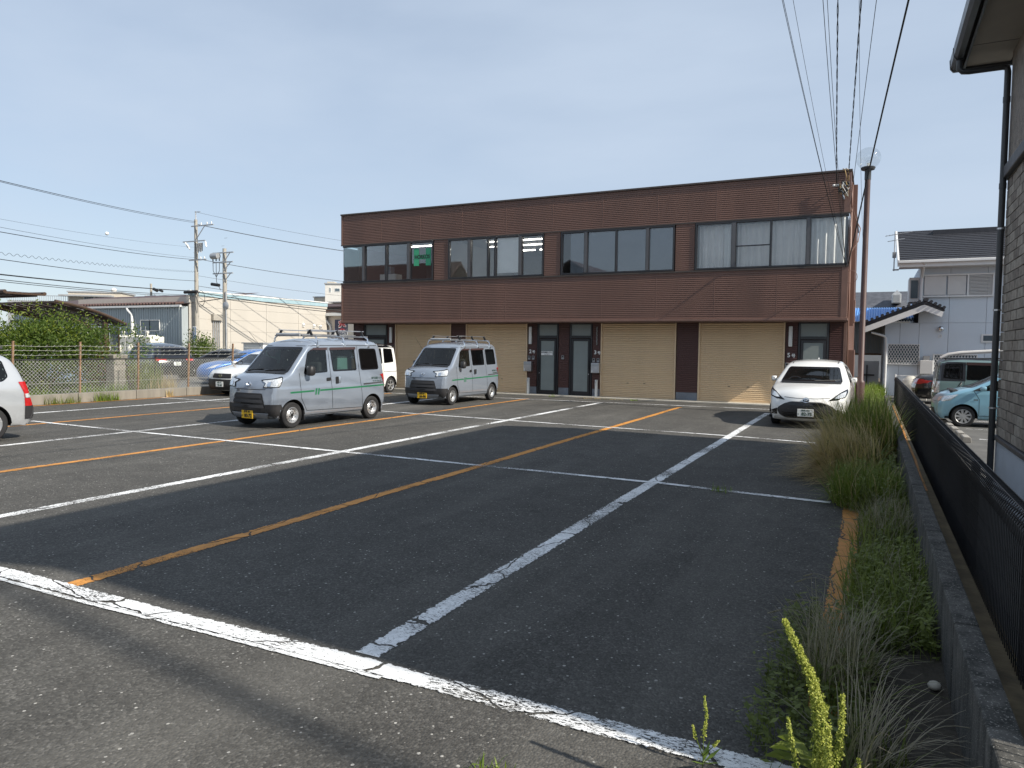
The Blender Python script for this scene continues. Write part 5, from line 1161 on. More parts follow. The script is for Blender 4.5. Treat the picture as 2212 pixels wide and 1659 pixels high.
boxo('wall', 'store_shade', s2, -.2, 12, 0, .3, 0, 4.6); boxo('eave', 'gutter_white', s2, -.2, 12, -.5, .1, 4.55, 4.85, .02); boxo('roof', 'tile_brown', s2, -.1, 12, -.4, 8, 4.86, 5.2); MB().tube([(.4,-.45,4.5),(.5,-.35,4.2),(.9,-.12,3.6),(.95,-.1,3.3),(.95,-.1,0)], .1, 8).build('downpipe', 'gutter_white', s2, True)
boxo('side_wall', 'store_cream', s2, 5.6, 9.5, -3.2, -.5, 0, 3.9)
sg = empty('store_sign', (-46.05, 55.8, 3.1), 0, 'navy drugstore sign with a red character in the gap by the brown building', 'sign')
boxo('board', 'sign_navy', sg, -.95, .95, -.08, 0, -.85, 1.1, .01); text('薬', .95, 'white_print', sg, (0,-.09,.45), bold=.06, ext=.004); text('薬', .95, 'sign_red', sg, (0,-.10,.45), bold=.018, ext=.004)
boxo('name_strip', 'white_print', sg, -.95, .95, -.10, -.08, -.42, -.10); text('CREATE', .34, 'sign_navy', sg, (0,-.11,-.26), bold=.012, ext=.004); text('クリエイト', .26, 'white_print', sg, (0,-.09,-.62), bold=.006, ext=.004)
bush('shrub', (-45.9,38.8,1.0), (1.7,.8,1.35), 3200, .16, 'leaf_green', 'green shrub at the foot of the two utility poles', 'shrub', 21, extra='leaf_yellow')
bush('shrub', (-42.6,36.6,.9), (.9,.7,1.1), 1500, .14, 'leaf_green', 'small shrub right of the second utility pole', 'shrub', 22, extra='leaf_yellow')
bx_ = boxo('meter_cabinet', 'gutter_white', None, -42.0, -40.0, 39.5, 40.3, 0, 1.75, .02, label='white utility cabinet against the cream store', cat='cabinet'); boxo('cap', 'galv', bx_, -42.1, -39.9, 39.4, 40.4, 1.75, 1.83)
# water tanks
for i, (xa, xb) in enumerate(((-51.6,-50.75),(-50.7,-49.6),(-49.55,-48.1),(-48.0,-46.9))):
    t = empty('water_tank', ((xa+xb)/2, 36, 0), 0, ['white panel water tank, leftmost of the row','white panel water tank, second from left','long white panel water tank beside the ladder','white panel water tank with a ladder at the right end'][i], 'tank', 'white water tanks'); h = (xb-xa)/2
    boxo('shell', 'tank_white', t, -h, h, -.6, .6, .4, 2.18, .06); MB().lathe([(h*.8,2.17),(h*.72,2.26),(.001,2.3)], 18).build('lid', 'tank_white', t, True); boxo('plinth', 'concrete', t, -h, h, -.6, .6, 0, .4)
    MB().sphere((-h*.2,-.62,1.2), h*.35, 10, 8, 1.6).build('dimple', 'tank_white', t, True)
    MB().bar((-h+.05,.0,2.2),(-h+.05,0,2.5),.06,n=8).sphere((-h+.05,0,2.5),.12,8,6).build('vent', 'tank_white', t, True)
    if i == 3:
        mb = MB(); 
        for x in (-.25,.25): mb.bar((x,-.72,0),(x,-.72,2.9),.03,n=6)
        for k in range(8): mb.bar((-.25,-.72,.3+k*.3),(.25,-.72,.3+k*.3),.022,n=5)
        mb.build('ladder', 'galv', t)
# far buildings
def far_block(name, loc, th, w, d, h, mat_, lab, wins, cat='building', extra=None):
    b = empty(name, loc, th, lab, cat); boxo('wall', mat_, b, -w/2, w/2, -d/2, d/2, 0, h); boxo('roof_slab', 'far_grey', b, -w/2-.15, w/2+.15, -d/2-.15, d/2+.15, h, h+.22)
    for (x, z, ww, hh) in wins:
        f = boxo('window', 'gutter_white', b, x-ww/2-.08, x+ww/2+.08, -d/2-.05, -d/2+.02, z-hh/2-.08, z+hh/2+.08); boxo('pane', 'far_glass', f, x-ww/2, x+ww/2, -d/2-.07, -d/2-.05, z-hh/2, z+hh/2)
    return b
b = far_block('rooftop_house', (-115, 78, 0), R(35), 8.0, 6, 9.75, 'far_concrete', 'concrete house with flat canopy above the warehouse roof', [(.8,8.1,1.4,1.9),(-.9,8.1,1.4,1.9)])
boxo('canopy', 'far_grey', b, -4.8, 3.0, -4.6, -3, 9.05, 9.3); boxo('terrace', 'far_grey', b, -13, -4, -3, 3, 0, 8.3); MB().sphere((2.2,-1,10.3), .45, 10, 6).build('dish', 'far_white', b, True)
mb = MB()
for k in range(40): mb.bar((-13+k*.32,-3.1,8.3),(-13+k*.32,-3.1,9.1),.03,n=4)
mb.bar((-13,-3.1,9.1),(0,-3.1,9.1),.05,n=4).build('railing', 'galv', b, kind='stuff')
b = far_block('apartment_tower', (-87.2, 104, 0), R(28), 3.6, 3.0, 12.6, 'far_white', 'pale stair tower of a far apartment block', [(-.9,11.6,.18,.7),(.4,11.6,.8,.5)]); boxo('crown', 'far_concrete', b, -1.5, -.2, -1.2, 1.2, 12.8, 13.1)
for x in (-.6,.5): boxo('slot', 'far_grey', b, 1.79, 1.83, x-.12, x+.12, 11.2, 12.0)
b = far_block('apartment_block', (-84.5, 110, 0), R(12), 18, 9, 10.4, 'far_concrete', 'low far apartment block beside the stair tower', [(-5.2+k*2.6,9.6,1.5,.9) for k in range(5)])
b = empty('roofed_house', (-56, 62, 0), 0, 'house with dark seamed metal roof behind the cream store', 'house'); boxo('wall', 'far_white', b, 0, 16, 1, 9, 0, 6.0); MB().prism([(-.2,5.75),(-.2,5.9),(3.5,6.45),(4.5,6.6),(9.8,6.2),(9.8,5.8)], 'x', -.3, 16.5).build('roof', 'tile_brown', b); boxo('fascia', 'gutter_white', b, -.3, 16.5, 3.4, 4.6, 6.62, 6.7)
for k in range(6): f = boxo('window', 'gutter_white', b, 2.5+k*1.3, 3.5+k*1.3, .93, .99, 4.6, 5.7); boxo('pane', 'far_glass', f, 2.58+k*1.3, 3.42+k*1.3, .9, .93, 4.68, 5.62)
# ---------------------------------------------------------------- utility poles and wires on the left
def pole(name, loc, h, lab, r0=.19, r1=.12, rz=0):
    o = empty(name, loc, rz, lab, 'utility pole', 'concrete utility poles'); MB().bar((0,0,0),(0,0,h),r0,r1,14).build('shaft', 'pole_concrete', o, True)
    mb = MB()
    for k in range(14): mb.bar((.0,0,2.2+k*.55),(.30*(1 if k%2 else -1),0,2.2+k*.55),.012,n=5)
    mb.build('step_bolts', 'galv', o); return o
def arm(o, x0, x1, z, brace=None, ins=(), y=-.16):
    MB().rod((x0,y,z),(x1,y,z),.08,.08).build('cross_arm', 'galv', o)
    if brace: MB().rod((0,y,z-brace[1]),(brace[0],y,z-.03),.05,.04).build('brace', 'galv', o)
    for x in ins: MB().lathe([(.02,0),(.05,.03),(.035,.06),(.06,.09),(.04,.13),(.05,.16),(.02,.20)], 10, (x,y,z+.04)).build('insulator', 'insulator', o, True)
P1 = pole('utility_pole', (-47.5,40,0), 11.35, 'tall concrete pole carrying the main wires and a blue advert')
MB().bar((0,0,11.3),(0,0,12.0),.05,.04,8).rod((-.1,0,11.95),(.5,0,11.92),.05,.05).build('top_bracket', 'galv', P1)
arm(P1, -.3, 2.1, 10.82, (1.15,1.25), (.78,1.42,1.9)); arm(P1, -1.25, 1.2, 9.66, None, ()); arm(P1, -.6, 1.3, 8.2, None, (.7,1.1))
for k, (x, z) in enumerate(((-.95,9.45),(-.75,9.3),(1.25,9.4))): MB().bar((x,-.2,z+.15),(x+(.28 if x < 0 else .12),-.2,z-.25),.07,.05,8).build('switch', 'insulator', P1, True)
for k in range(7): MB().bar((.25+.11*k,-.2,9.5),(.25+.11*k,-.2,8.85-.05*(k%3)),.045,.03,8).build('cutout', 'insulator' if k%2 else 'black_plastic', P1, True)
MB().bar((-1.1,-.2,5.72),(.3,-.2,5.75),.12,n=10).build('closure', 'black_plastic', P1, True); MB().tube([(.3+.42+.42*math.cos(t),-.2,5.2+.6*math.sin(t)) for t in [2*math.pi*k/20 for k in range(21)]], .02, 5, False).build('cable_coil', 'wire_black', P1)
ad = empty('pole_advert', (-47.5,39.78,2.2), 0, 'white and blue vertical advert strapped to the tall pole', 'sign'); MB().box(-.19,.19,-.02,.0,-.85,.85).build('board', 'white_print', ad); boxo('panel', 'sign_blue', ad, -.15, .15, -.03, -.02, -.30, .78)
for k, ch in enumerate('和田町ガレージ'): text(ch, .15, 'white_print', ad, (0,-.035,.68-k*.145), ext=.002, bold=.003, rot=(R(90), R(90) if ch == 'ー' else 0, 0))
P2 = pole('utility_pole', (-42.2,38,0), 8.6, 'shorter concrete pole with transformer and dish', .18, .13)
arm(P2, -1.0, 1.05, 8.28, (.7,.8), ()); arm(P2, -1.0, 1.0, 7.6, (.75,.7), ()); arm(P2, -1.0, 1.0, 6.8, (.75,.7), ())
MB().bar((-.95,-.3,8.05),(-.3,-.3,8.05),.22,n=14).build('transformer', 'galv', P2, True)
for x in (-.95,-.63,-.3): MB().bar((x,-.2,7.95),(x,-.2,7.70),.04,n=8).build('bushing', 'black_plastic', P2, True)
MB().tube([(-.95,-.2,7.6),(-.93,-.2,7.0),(-.62,-.2,6.55),(-.6,-.2,6.2),(-.2,-.2,5.6)], .022, 5).tube([(-.3,-.2,7.6),(-.3,-.2,7.0),(-.58,-.2,6.58)], .022, 5).tube([(-.63,-.2,7.6),(-.62,-.2,6.5)], .022, 5).build('drop_cables', 'wire_black', P2)
MB().bar((-1.1,-.2,6.05),(-.35,-.2,5.95),.12,n=10).build('closure', 'black_plastic', P2, True); MB().lathe([(.30,.0),(.22,-.06),(.001,-.09)], 16, (.42,-.3,4.45), 'y').bar((.2,0,4.3),(.42,-.2,4.42),.02).bar((.42,-.3,4.3),(.75,-.6,4.15),.015).build('dish', 'galv', P2, True); MB().bar((.22,-.1,0),(.22,-.1,5.5),.05,n=8).build('conduit', 'galv', P2, True)
def wire(a, b, sag, r, lab, n=24, name='overhead_wire', wig=0, mid=None, group='overhead wires on the left', mat_='wire_black'):
    a = Vector(a); b = Vector(b); pts = []
    for k in range(n+1):
        t = k/n; p = a.lerp(b, t) if mid is None else a*(1-t)*(1-2*t)+Vector(mid)*4*t*(1-t)+b*t*(2*t-1)
        p = p-Vector((0,0,4*sag*t*(1-t)))
        pts.append(p)
    if wig:
        q = []; 
        for k in range(n*20+1):
            f = k/20; i = min(n-1, int(f)); p = pts[i].lerp(pts[i+1], f-i); ph = k*wig[1]; q.append(p+Vector((0, 0, math.sin(ph)*wig[0])))
        pts = q
    return MB().tube(pts, r, 5, False).build(name, mat_, smooth='all', label=lab, cat='wire', group=group)
def at(px, py, Y):                      # point where the line of sight through a photo position meets the plane y = Y
    d = fw*FOC+r2*(px-1106)-u2*(py-829.5); return Vector((0,0,CAMH))+d*(Y/d.y)
for (py0, py1, r, zp, lab) in ((383,470,.022,11.2,'top power wire running to the upper left edge'),(385.5,471.5,.018,11.1,'second power wire just under the top one'),(498,546,.024,8.25,'dark middle wire meeting the tall pole'),(487,543,.012,8.4,'thin wire above the dark middle wire'),(559,584,.024,6.6,'dark wire above the thick telephone bundle'),(594,603,.045,5.8,'thick telephone cable bundle'),(604.5,611,.025,5.5,'telephone cable just under the thick bundle'),(609,613,.022,5.4,'lowest of the telephone cables on the left'),(470,532,.008,9.2,'hair thin wire with a white marker')):
    a = at(-60, py0-8, 16); wire(a, (-47.5,40,zp) , .15 if r < .03 else .1, r*.65, lab)
wire(at(-60,540,16), (-47.5,40,7.3), .1, .008, 'wavy wire with loops on the left', wig=(.055,.62))
MB().sphere(at(231,504.5,26.5), .10, 10, 6).build('wire_marker', 'white_plastic', smooth=True, label='small white marker ball on the hair thin wire', cat='marker')
for (z, dz, r, lab) in ((11.9,3.2,.01,'topmost thin wire right of the tall pole'),(10.98,2.4,.014,'power wire right of the tall pole, upper'),(10.96,2.6,.014,'power wire right of the tall pole, lower'),(8.3,2.2,.02,'dark wire passing both poles to the right'),(7.0,1.9,.01,'thin wire between poles and brown building'),(6.2,1.75,.016,'telephone wire right of the poles'),(5.7,1.95,.035,'thick cable sagging behind the cream store roof'),(5.5,1.8,.03,'second thick cable sagging to the right')):
    wire((-47.3,40,z), (-30,70,z-dz*.3), .9, r, lab, group='overhead wires right of the poles')
P3 = pole('utility_pole', (-95,72,0), 10.4, 'small far pole above the warehouse roof', .2, .15); arm(P3, -1.2, 1.2, 8.6, None, (-.9,.9)); MB().bar((.8,-.2,9.6),(1.6,-.2,9.3),.22,n=8).bar((2.1,-.2,9.4),(2.7,-.2,9.2),.18,n=8).build('transformer', 'black_plastic', P3, True)
# houses across the road behind the viewer: seen only as reflections in the upper windows
for i, (x, y, w, d, h, rg) in enumerate(((-40,-10,13,8,5.6,9.3),(-22,-13,11,8,5.4,8.8),(-58,-9,12,8,5.6,8.6))):
    o = empty('house', (x,y,0), 0, ['dark roofed house mirrored in the upper left windows','gabled house mirrored in the second strip window','house mirrored at the left end of the corner window'][i], 'house', 'houses across the road'); boxo('wall', 'far_concrete', o, -w/2, w/2, -d/2, d/2, 0, h)
    if i == 1: MB().prism([(-w/2-.5,h-.1),(0,rg),(w/2+.5,h-.1),(w/2+.5,h-.3),(0,rg-.25),(-w/2-.5,h-.3)], 'y', -d/2-.5, d/2+.5).build('roof', 'tile_brown', o)
    else: MB().prism([(-d/2-.6,h-.1),(0,rg),(d/2+.6,h-.1),(d/2+.6,h-.3),(0,rg-.25),(-d/2-.6,h-.3)], 'x', -w/2-.5, w/2+.5).build('roof', 'tile_brown', o)
    for k in range(3): f = boxo('window', 'gutter_white', o, -4+k*3, -2.4+k*3, d/2, d/2+.06, 3.4, 4.6); boxo('pane', 'far_glass', f, -3.9+k*3, -2.5+k*3, d/2+.06, d/2+.08, 3.5, 4.5)
# ---------------------------------------------------------------- tiled house on the right
pm('brick_a', (.24,.205,.17), .75, var=.35, scale=14, bump=.7, bscale=38, bdist=.008)
pm('brick_b', (.31,.27,.225), .75, var=.3, scale=14, bump=.7, bscale=38, bdist=.008)
pm('brick_c', (.18,.15,.125), .75, var=.35, scale=14, bump=.7, bscale=38, bdist=.008)
pm('grout', (.34,.31,.27), .9, var=.1)
pm('upper_stone', (.24,.205,.175), .8, var=.3, scale=9, bump=1.0, bscale=26, bdist=.02)
pm('belt_dark', (.055,.055,.06), .5, var=.1); pm('found_white', (.50,.53,.57), .8, var=.06, bump=.2)
pm('gutter_dark', (.045,.047,.05), .35, var=.12); pm('soffit_beige', (.34,.31,.27), .8, var=.08); pm('roof_dark', (.03,.032,.037), .6, var=.2, scale=3, bump=.3)
XW, YC, YN = 1.68, 12.45, 2.65
ho = empty('tiled_house', (XW, YN, -.28), 0, 'dark brick tiled house at the right edge with gutter and downpipe', 'house')
D = YC-YN; G0 = .28
mb = MB().box(.025, 7.2, 0, D, 0, 6.3); mb.build('wall_core', 'grout', ho)
boxo('foundation', 'found_white', ho, -.02, .02, 0, D, 0, .74); boxo('base_moulding', 'belt_dark', ho, -.06, .03, -.02, D+.03, .745, .81, .012)
bm_ = [MB().box(-.018,.022,0,.388,0,.122).mesh('brick', k) for k in ('brick_a','brick_b','brick_c')]
rng = random.Random(9); row = 0; z = .82
while z < 4.45:
    y = D-.40-(.2 if row%2 else 0)
    k_ = 0
    if row%2: inst(MB().box(-.018,.022,0,.188,0,.122).mesh('brick', 'brick_a'), 'brick', ho, (rng.uniform(-.003,.002), D-.193, z))
    while y > D-3.6:
        inst(bm_[rng.choice((0,0,1,1,2))], 'brick', ho, (rng.uniform(-.004,.003), y, z)); y -= .40
    z += .134; row += 1
# the far part of the wall towards the viewer stands outside the picture: joined courses
mb = MB(); z = .82; row = 0
while z < 4.45:
    y = D-3.62-(.2 if row%2 else 0)-.4
    while y > .4: mb.box(-.018,.02,y,y+.388,z,z+.122); y -= .40
    z += .134; row += 1
mb.build('brick_courses', 'brick_a', ho, kind='stuff')
boxo('upper_wall', 'upper_stone', ho, -.02, .03, 0, D+.02, 4.62, 6.25); boxo('belt_course', 'belt_dark', ho, -.09, .03, -.02, D+.06, 4.45, 4.62, .015)
boxo('gable_wall', 'upper_stone', ho, .03, 7.2, D, D+.03, .8, 6.2)
EX, EZ = .99-XW, 6.05+G0
# roof: eave along the left, verge at the far end
VY0, VY1 = 1.78-YN, 12.85-YN; RX, RZ = 3.6, EZ+2.05
MB().prism([(EX,EZ+.06),(RX,RZ+.1),(7.2-EX,EZ+.06),(7.2-EX,EZ-.02),(RX,RZ),(EX,EZ-.02)], 'y', VY0, VY1).build('roof', 'roof_dark', ho)
boxo('soffit', 'soffit_beige', ho, EX+.12, .0, VY0+.05, VY1-.05, EZ-.10, EZ-.075)
for k in range(6): boxo('soffit_joint', 'belt_dark', ho, EX+.12, .0, VY1-.9-k*1.8, VY1-.888-k*1.8, EZ-.103, EZ-.1)
boxo('bargeboard', 'gutter_dark', ho, EX+.12, 0.3, VY1-.05, VY1+.01, EZ-.15, EZ+.04); boxo('fascia', 'gutter_dark', ho, EX+.09, EX+.12, VY0, VY1, EZ-.16, EZ+.05)
gt = MB(); pr = [(EX+.09,EZ+.03),(EX+.09,EZ-.10),(EX+.05,EZ-.14),(EX-.02,EZ-.14),(EX-.06,EZ-.09),(EX-.07,EZ+.03),(EX-.055,EZ+.03),(EX-.045,EZ-.08),(EX-.015,EZ-.125),(EX+.045,EZ-.125),(EX+.075,EZ-.09),(EX+.075,EZ+.03)]
gt.prism(pr, 'y', VY0, VY1+.03).build('gutter', 'gutter_dark', ho, 30)
for yy in (VY1-.55, VY1-.06): MB().prism([(a*1.0+(-.006 if a < EX else .006), b-.006) for a, b in pr[:6]]+[(EX-.065,EZ+.03)], 'y', yy, yy+.05).build('gutter_joint', 'gutter_dark', ho)
py_ = D-.10; px_ = -.085
MB().tube([(EX+.02,py_,EZ-.12),(EX+.02,py_,EZ-.27),(EX+.06,py_,EZ-.31),(EX+.14,py_,EZ-.32),(px_-.06,py_,EZ-.32),(px_-.01,py_,EZ-.34),(px_,py_,EZ-.40),(px_,py_,3.0),(px_,py_,.0)], .042, 12).build('downpipe', 'gutter_dark', ho, 60)
for z in (5.55, 4.35): MB().lathe([(.047,z-.04),(.047,z+.04)], 12, (px_,py_,0)).build('pipe_joint', 'gutter_dark', ho, True)
for z in (3.75, 2.6, 1.2): MB().lathe([(.05,z-.012),(.05,z+.012)], 12, (px_,py_,0)).box(px_,0,py_-.006,py_+.006,z-.008,z+.008).build('pipe_clip', 'steel', ho)
# unseen pole added beyond the house front to cast the soft road shadow
shadow_pole = pole('utility_pole', (15.0,-.0,0), 15.5, 'unseen pole added right of the tiled house to cast a faint shadow on the road', .10, .05)
BP = pole('utility_pole', (1.8,-9,0), 11.2, 'pole behind the viewer that carries the service wires', .19, .12); arm(BP, -1.2, 1.2, 10.7, None, (-1,1)); arm(BP, -1.6, .6, 9.7, None, ())
# ---------------------------------------------------------------- service wires to the building corner
def c8(x, y): return ((3000+x*.54257)*.54, y*.54257*.54)
def along(x, y, z): 
    px, py = c8(x, y); d = fw*FOC+r2*(px-1106)-u2*(py-829.5); return Vector((0,0,CAMH))+d*((z-CAMH)/d.z)
corner = (-.72, 22.94, 4.12)
for (x, r, end, zt, pe, lab) in ((237,.005,corner,7.6,(-1.3,-9,10.6),'thin service wire, leftmost of the fan'),(246,.005,corner,7.6,(-1.25,-9,10.6),'thin service wire twinned with the leftmost'),(318,.004,corner,7.6,(-1.0,-9,10.6),'hair thin service wire, third of the fan'),(538,.006,corner,7.6,(.0,-9,10.5),'thin service wire left of the twisted cable'),(570,.005,corner,7.6,(.1,-9,10.4),'thin service wire touching the twisted cable'),(805,.004,(-.25,24.5,3.9),7.6,(.6,-9,10.3),'hair thin wire passing behind the globe lamp'),(933,.006,(-.66,23.0,5.9),7.6,(1.2,-9,10.2),'thin wire right of the second twisted cable'),(1170,.016,(-.66,22.94,4.2),6.9,(2.2,-9,9.7),'thick black wire passing right of the globe lamp')):
    A = Vector(end); M_ = along(x, 0, zt); dM = (M_-A); P_ = M_+dM*.9-Vector((0,0,-.35)); 
    # curve through corner, the sighted point and on over the viewer
    n = 30; pts = []
    t1 = (23-M_.y)/(23+9.0); E_ = Vector(pe)
    for k in range(n+1):
        t = k/n; l0 = (t-t1)*(t-1)/(t1); l1 = t*(t-1)/(t1*(t1-1)); l2 = t*(t-t1)/(1-t1); pts.append(A*l0+M_*l1+E_*l2)
    MB().tube(pts, r, 5, False).build('service_wire', 'wire_black', smooth='all', label=lab, cat='wire', group='service wires at the right corner')
for (x, end, pe, lab) in ((648,(-1.04,22.95,6.42),(.3,-9,10.6),'thick twisted cable ending left of the insulators'),(820,(-.74,22.95,6.62),(.7,-9,10.5),'second twisted cable ending at the roof corner')):
    A = Vector(end); M_ = along(x, 0, 7.6); t1 = (23-M_.y)/32; E_ = Vector(pe); o = empty('twisted_cable', A, 0, lab, 'cable', 'twisted service cables')
    for s in range(2):
        pts = []; n = 420
        for k in range(n+1):
            t = (k/n); l0 = (t-t1)*(t-1)/(t1); l1 = t*(t-1)/(t1*(t1-1)); l2 = t*(t-t1)/(1-t1); p = A*l0+M_*l1+E_*l2-A; ph = k*.42+s*math.pi; pts.append(p+Vector((math.cos(ph)*.009,0,math.sin(ph)*.009)))
        MB().tube(pts, .009, 4, False).build('strand', 'wire_black', o, 'all')
jb = empty('insulator_rack', (-.86, 22.9, 6.35), 0, 'cluster of black connectors and pale cables at the roof corner', 'insulators')
rng = random.Random(4)
for k in range(13): p = Vector((rng.uniform(-.12,.14), rng.uniform(-.16,-.02), rng.uniform(-.18,.17))); MB().lathe([(.02,-.05),(.04,-.03),(.04,.03),(.02,.05)], 8, p, 'y' if k%2 else 'x').build('connector', 'black_plastic', jb, True)
for k in range(6):
    a = Vector((rng.uniform(-.1,.12), -.1, rng.uniform(-.1,.15))); MB().tube([a, a+Vector((rng.uniform(-.08,.08),-.1,.12)), a+Vector((rng.uniform(-.05,.1),-.06,-.05)), Vector((.14,-.05,-.25))], .010, 5).build('lead', 'white_plastic' if k%2 else 'cardboard', jb, 'all')
MB().tube([(-.02,-.03,.5),(-.02,-.06,.55),(.03,-.06,.52),(.10,-.06,.2)], .012, 5).tube([(.04,-.03,.5),(.06,-.06,.55),(.12,-.06,.5),(.14,-.06,.2)], .012, 5).build('roof_lead', 'cardboard', jb, 'all')
MB().bar((-.20,-.1,.08),(-.10,-.1,.08),.035,n=10).sphere((-.24,-.1,.08),.04,8,6).build('strain_clamp', 'insulator', jb, True)
MB().tube([(-.12,-.1,0),(-.02,-.1,-.1),(.02,-.1,-.3)], .012, 5).tube([(-.12,-.1,-.03),(-.05,-.1,-.1),(.02,-.1,-.12),(.12,-.08,-.08),(.16,-.05,.0)], .012, 5).bar((.0,-.1,-.18),(.04,-.1,-.33),.022,n=8).build('drop_lead', 'film', jb, 'all')
cb = empty('side_conduits', (-.64, 23.3, 0), 0, 'bundle of conduits and loops hanging on the right side wall', 'conduit')
MB().tube([(0,-.2,6.3),(.02,0,5.9),(.10,.25,5.6),(.25,.35,5.3),(.2,.2,4.9),(.03,.1,4.6),(.0,.0,4.0),(.02,.1,3.0),(.0,.15,2.2)], .014, 5).tube([(0,.1,6.6),(.01,.12,4.0),(.01,.2,0.4)], .02, 6).tube([(0,.4,6.6),(.01,.45,3.4),(.02,.5,.4)], .025, 6).tube([(.06+.16*math.cos(t),-.2,3.85+.18*math.sin(t)) for t in [2*math.pi*k/16 for k in range(17)]], .009, 5, False).build('cable_run', 'trim_brown', cb, 'all')
boxo('meter_box', 'trim_brown', cb, .0, .16, 1.6, 2.1, 2.6, 3.3, .01); boxo('meter_box', 'trim_brown', cb, .0, .2, .9, 1.5, .3, 1.75, .01); boxo('duct', 'siding', cb, 0, .12, 1.4, 1.75, 2.5, 6.8)
# ---------------------------------------------------------------- globe lamp
pm('lamp_brown', (.075,.038,.032), .5, var=.15, dirt=.2)
_g = NT('globe_glass'); _g.n.remove(_g.b); _t = _g.node('BsdfTransparent'); _q = _g.node('BsdfGlossy'); _q.inputs['Roughness'].default_value = .03; _x = _g.node('MixShader'); _x.inputs[0].default_value = .13; _t.inputs[0].default_value = (.96,.97,.97,1)
_g.link(_t.outputs[0], _x.inputs[1]); _g.link(_q.outputs[0], _x.inputs[2]); _g.link(_x.outputs[0], _g.o.inputs[0])
lp = empty('globe_lamp', (-.21, 20.24, 0), 0, 'brown lamp post with clear glass globe beside the hatchback', 'street lamp')
MB().lathe([(.105,0),(.105,.92),(.10,.95),(.068,.99),(.066,6.0),(.001,6.0)], 18).build('post', 'lamp_brown', lp, 40)
MB().lathe([(.075,5.98),(.075,6.18),(.08,6.19),(.08,6.22)], 16).lathe([(.06,6.2),(.15,6.22),(.17,6.27),(.15,6.29),(.02,6.29)], 18).build('collar', 'gutter_dark', lp, 40)
MB().lathe([(.16,6.27)]+[(.285*math.sin(t), 6.50-.27*math.cos(t)) for t in [math.radians(36+k*9) for k in range(17)]], 28).build('globe', 'globe_glass', lp, 'all')
MB().sphere((0,0,6.39), .07, 12, 8).build('bulb', 'globe_glass', lp, True); MB().bar((0,0,6.28),(0,0,6.38),.03,n=8).build('socket', 'white_plastic', lp)
# ---------------------------------------------------------------- black mesh fence
pm('fence_black', (.010,.010,.012), .4, var=.15, Specular_IOR_Level=.5)
mf = empty('mesh_fence', (.655, 0, .20), 0, 'black welded wire fence on the ledge along the weed strip', 'fence')
wm = MB(); Yp = 2.0
for k in range(40):
    y = .025+k*.05; wm.tube([(0,y,.02),(0,y,.07),(0,y,.62),(-.012,y,.70),(.02,y,.765),(.062,y,.765),(.075,y,.70),(.03,y,.655)], .0034, 4, False)
for z in (.06,.2,.34,.48,.62,.70): wm.bar((.004,0,z),(.004,1.99,z),.0035,n=4,cap=False)
wm.bar((.06,0,.765),(.06,1.99,.765),.0035,n=4,cap=False).bar((.02,0,.765),(.02,1.99,.765),.0035,n=4,cap=False)
wmm = wm.mesh('wire_panel', 'fence_black', 'all', recalc=False)
pmh = MB().box(.012,.062,-.03,.03,-.06,.75).mesh('fence_post', 'fence_black')
y = -2.0
while y < 23.9:
    inst(wmm, 'wire_panel', mf, (0, y, 0), kind='stuff'); inst(pmh, 'fence_post', mf, (0, y, 0)); y += 2.0
inst(pmh, 'fence_post', mf, (0, 24, 0))
for y in (3.2, 4.0, 5.4): pass
# ---------------------------------------------------------------- lower lot: wheel stops, bay lines
pm('stop_concrete', (.30,.285,.26), .85, var=.2, bump=.4, dirt=.4)
for i, y in enumerate((19.0,19.95,21.0,22.0,23.3,24.6,26.0,27.4,28.9,30.4,31.6,33.2)):
    st_ = MB().prism([(-.09,0),(.09,0),(.075,.11),(.05,.125),(-.05,.125),(-.075,.11)], 'y', -.29, .29).build('wheel_stop', 'stop_concrete', bevel=.008, label=['nearest','second','third','fourth','fifth','sixth','seventh','eighth','ninth','tenth','eleventh','farthest'][i]+' concrete wheel stop counted along the black mesh fence', cat='wheel stop', group='wheel stops in the lower lot'); st_.location = (1.95-.018*(y-20), y, ZR)
for y in (19.6,22.1,24.7,27.4,30.6): line('white_bay_line', 'white_paint', 2.3, y, 7.2, y, .10, ZR+.004)
# ---------------------------------------------------------------- grey house at the end of the lower lot
pm('wall_greyblue', (.62,.68,.74), .8, var=.04, scale=.8); pm('trim_white', (.74,.74,.73), .5, var=.04); pm('shutter_white', (.62,.61,.59), .55, var=.04); pm('roof_slate', (.028,.029,.036), .6, var=.3, scale=6); pm('blue_sheet', (.10,.28,.62), .45, var=.1); pm('roof_far', (.07,.075,.09), .75, var=.35, scale=4)
gh = empty('grey_house', (0,37,ZR), 0, 'blue grey two storey house with white trim behind the parked cars', 'house')
def gp(name, mat_, x0, x1, y0, y1, z0, z1, b=0): return boxo(name, mat_, gh, x0, x1, y0, y1, z0+.28, z1+.28, b)
xs_ = [.55,1.15,1.9,3.02,4.4,5.8,7.2,8.6,10.0]
for a, b in zip(xs_, xs_[1:]):
    gp('wall_panel', 'wall_greyblue', a+.006, b-.006, 0, .15, -.28, 2.995)
    if a >= 1.9: gp('wall_panel', 'wall_greyblue', a+.006, b-.006, 0, .15, 3.005, 5.6)
gp('wall_core', 'far_grey', .56, 10, .16, 8, -.28, 3.0); gp('wall_core', 'far_grey', 1.92, 10, .16, 8, 3.0, 5.6); gp('side_wall', 'wall_greyblue', 1.86, 1.915, .0, 8, 3.0, 5.55)
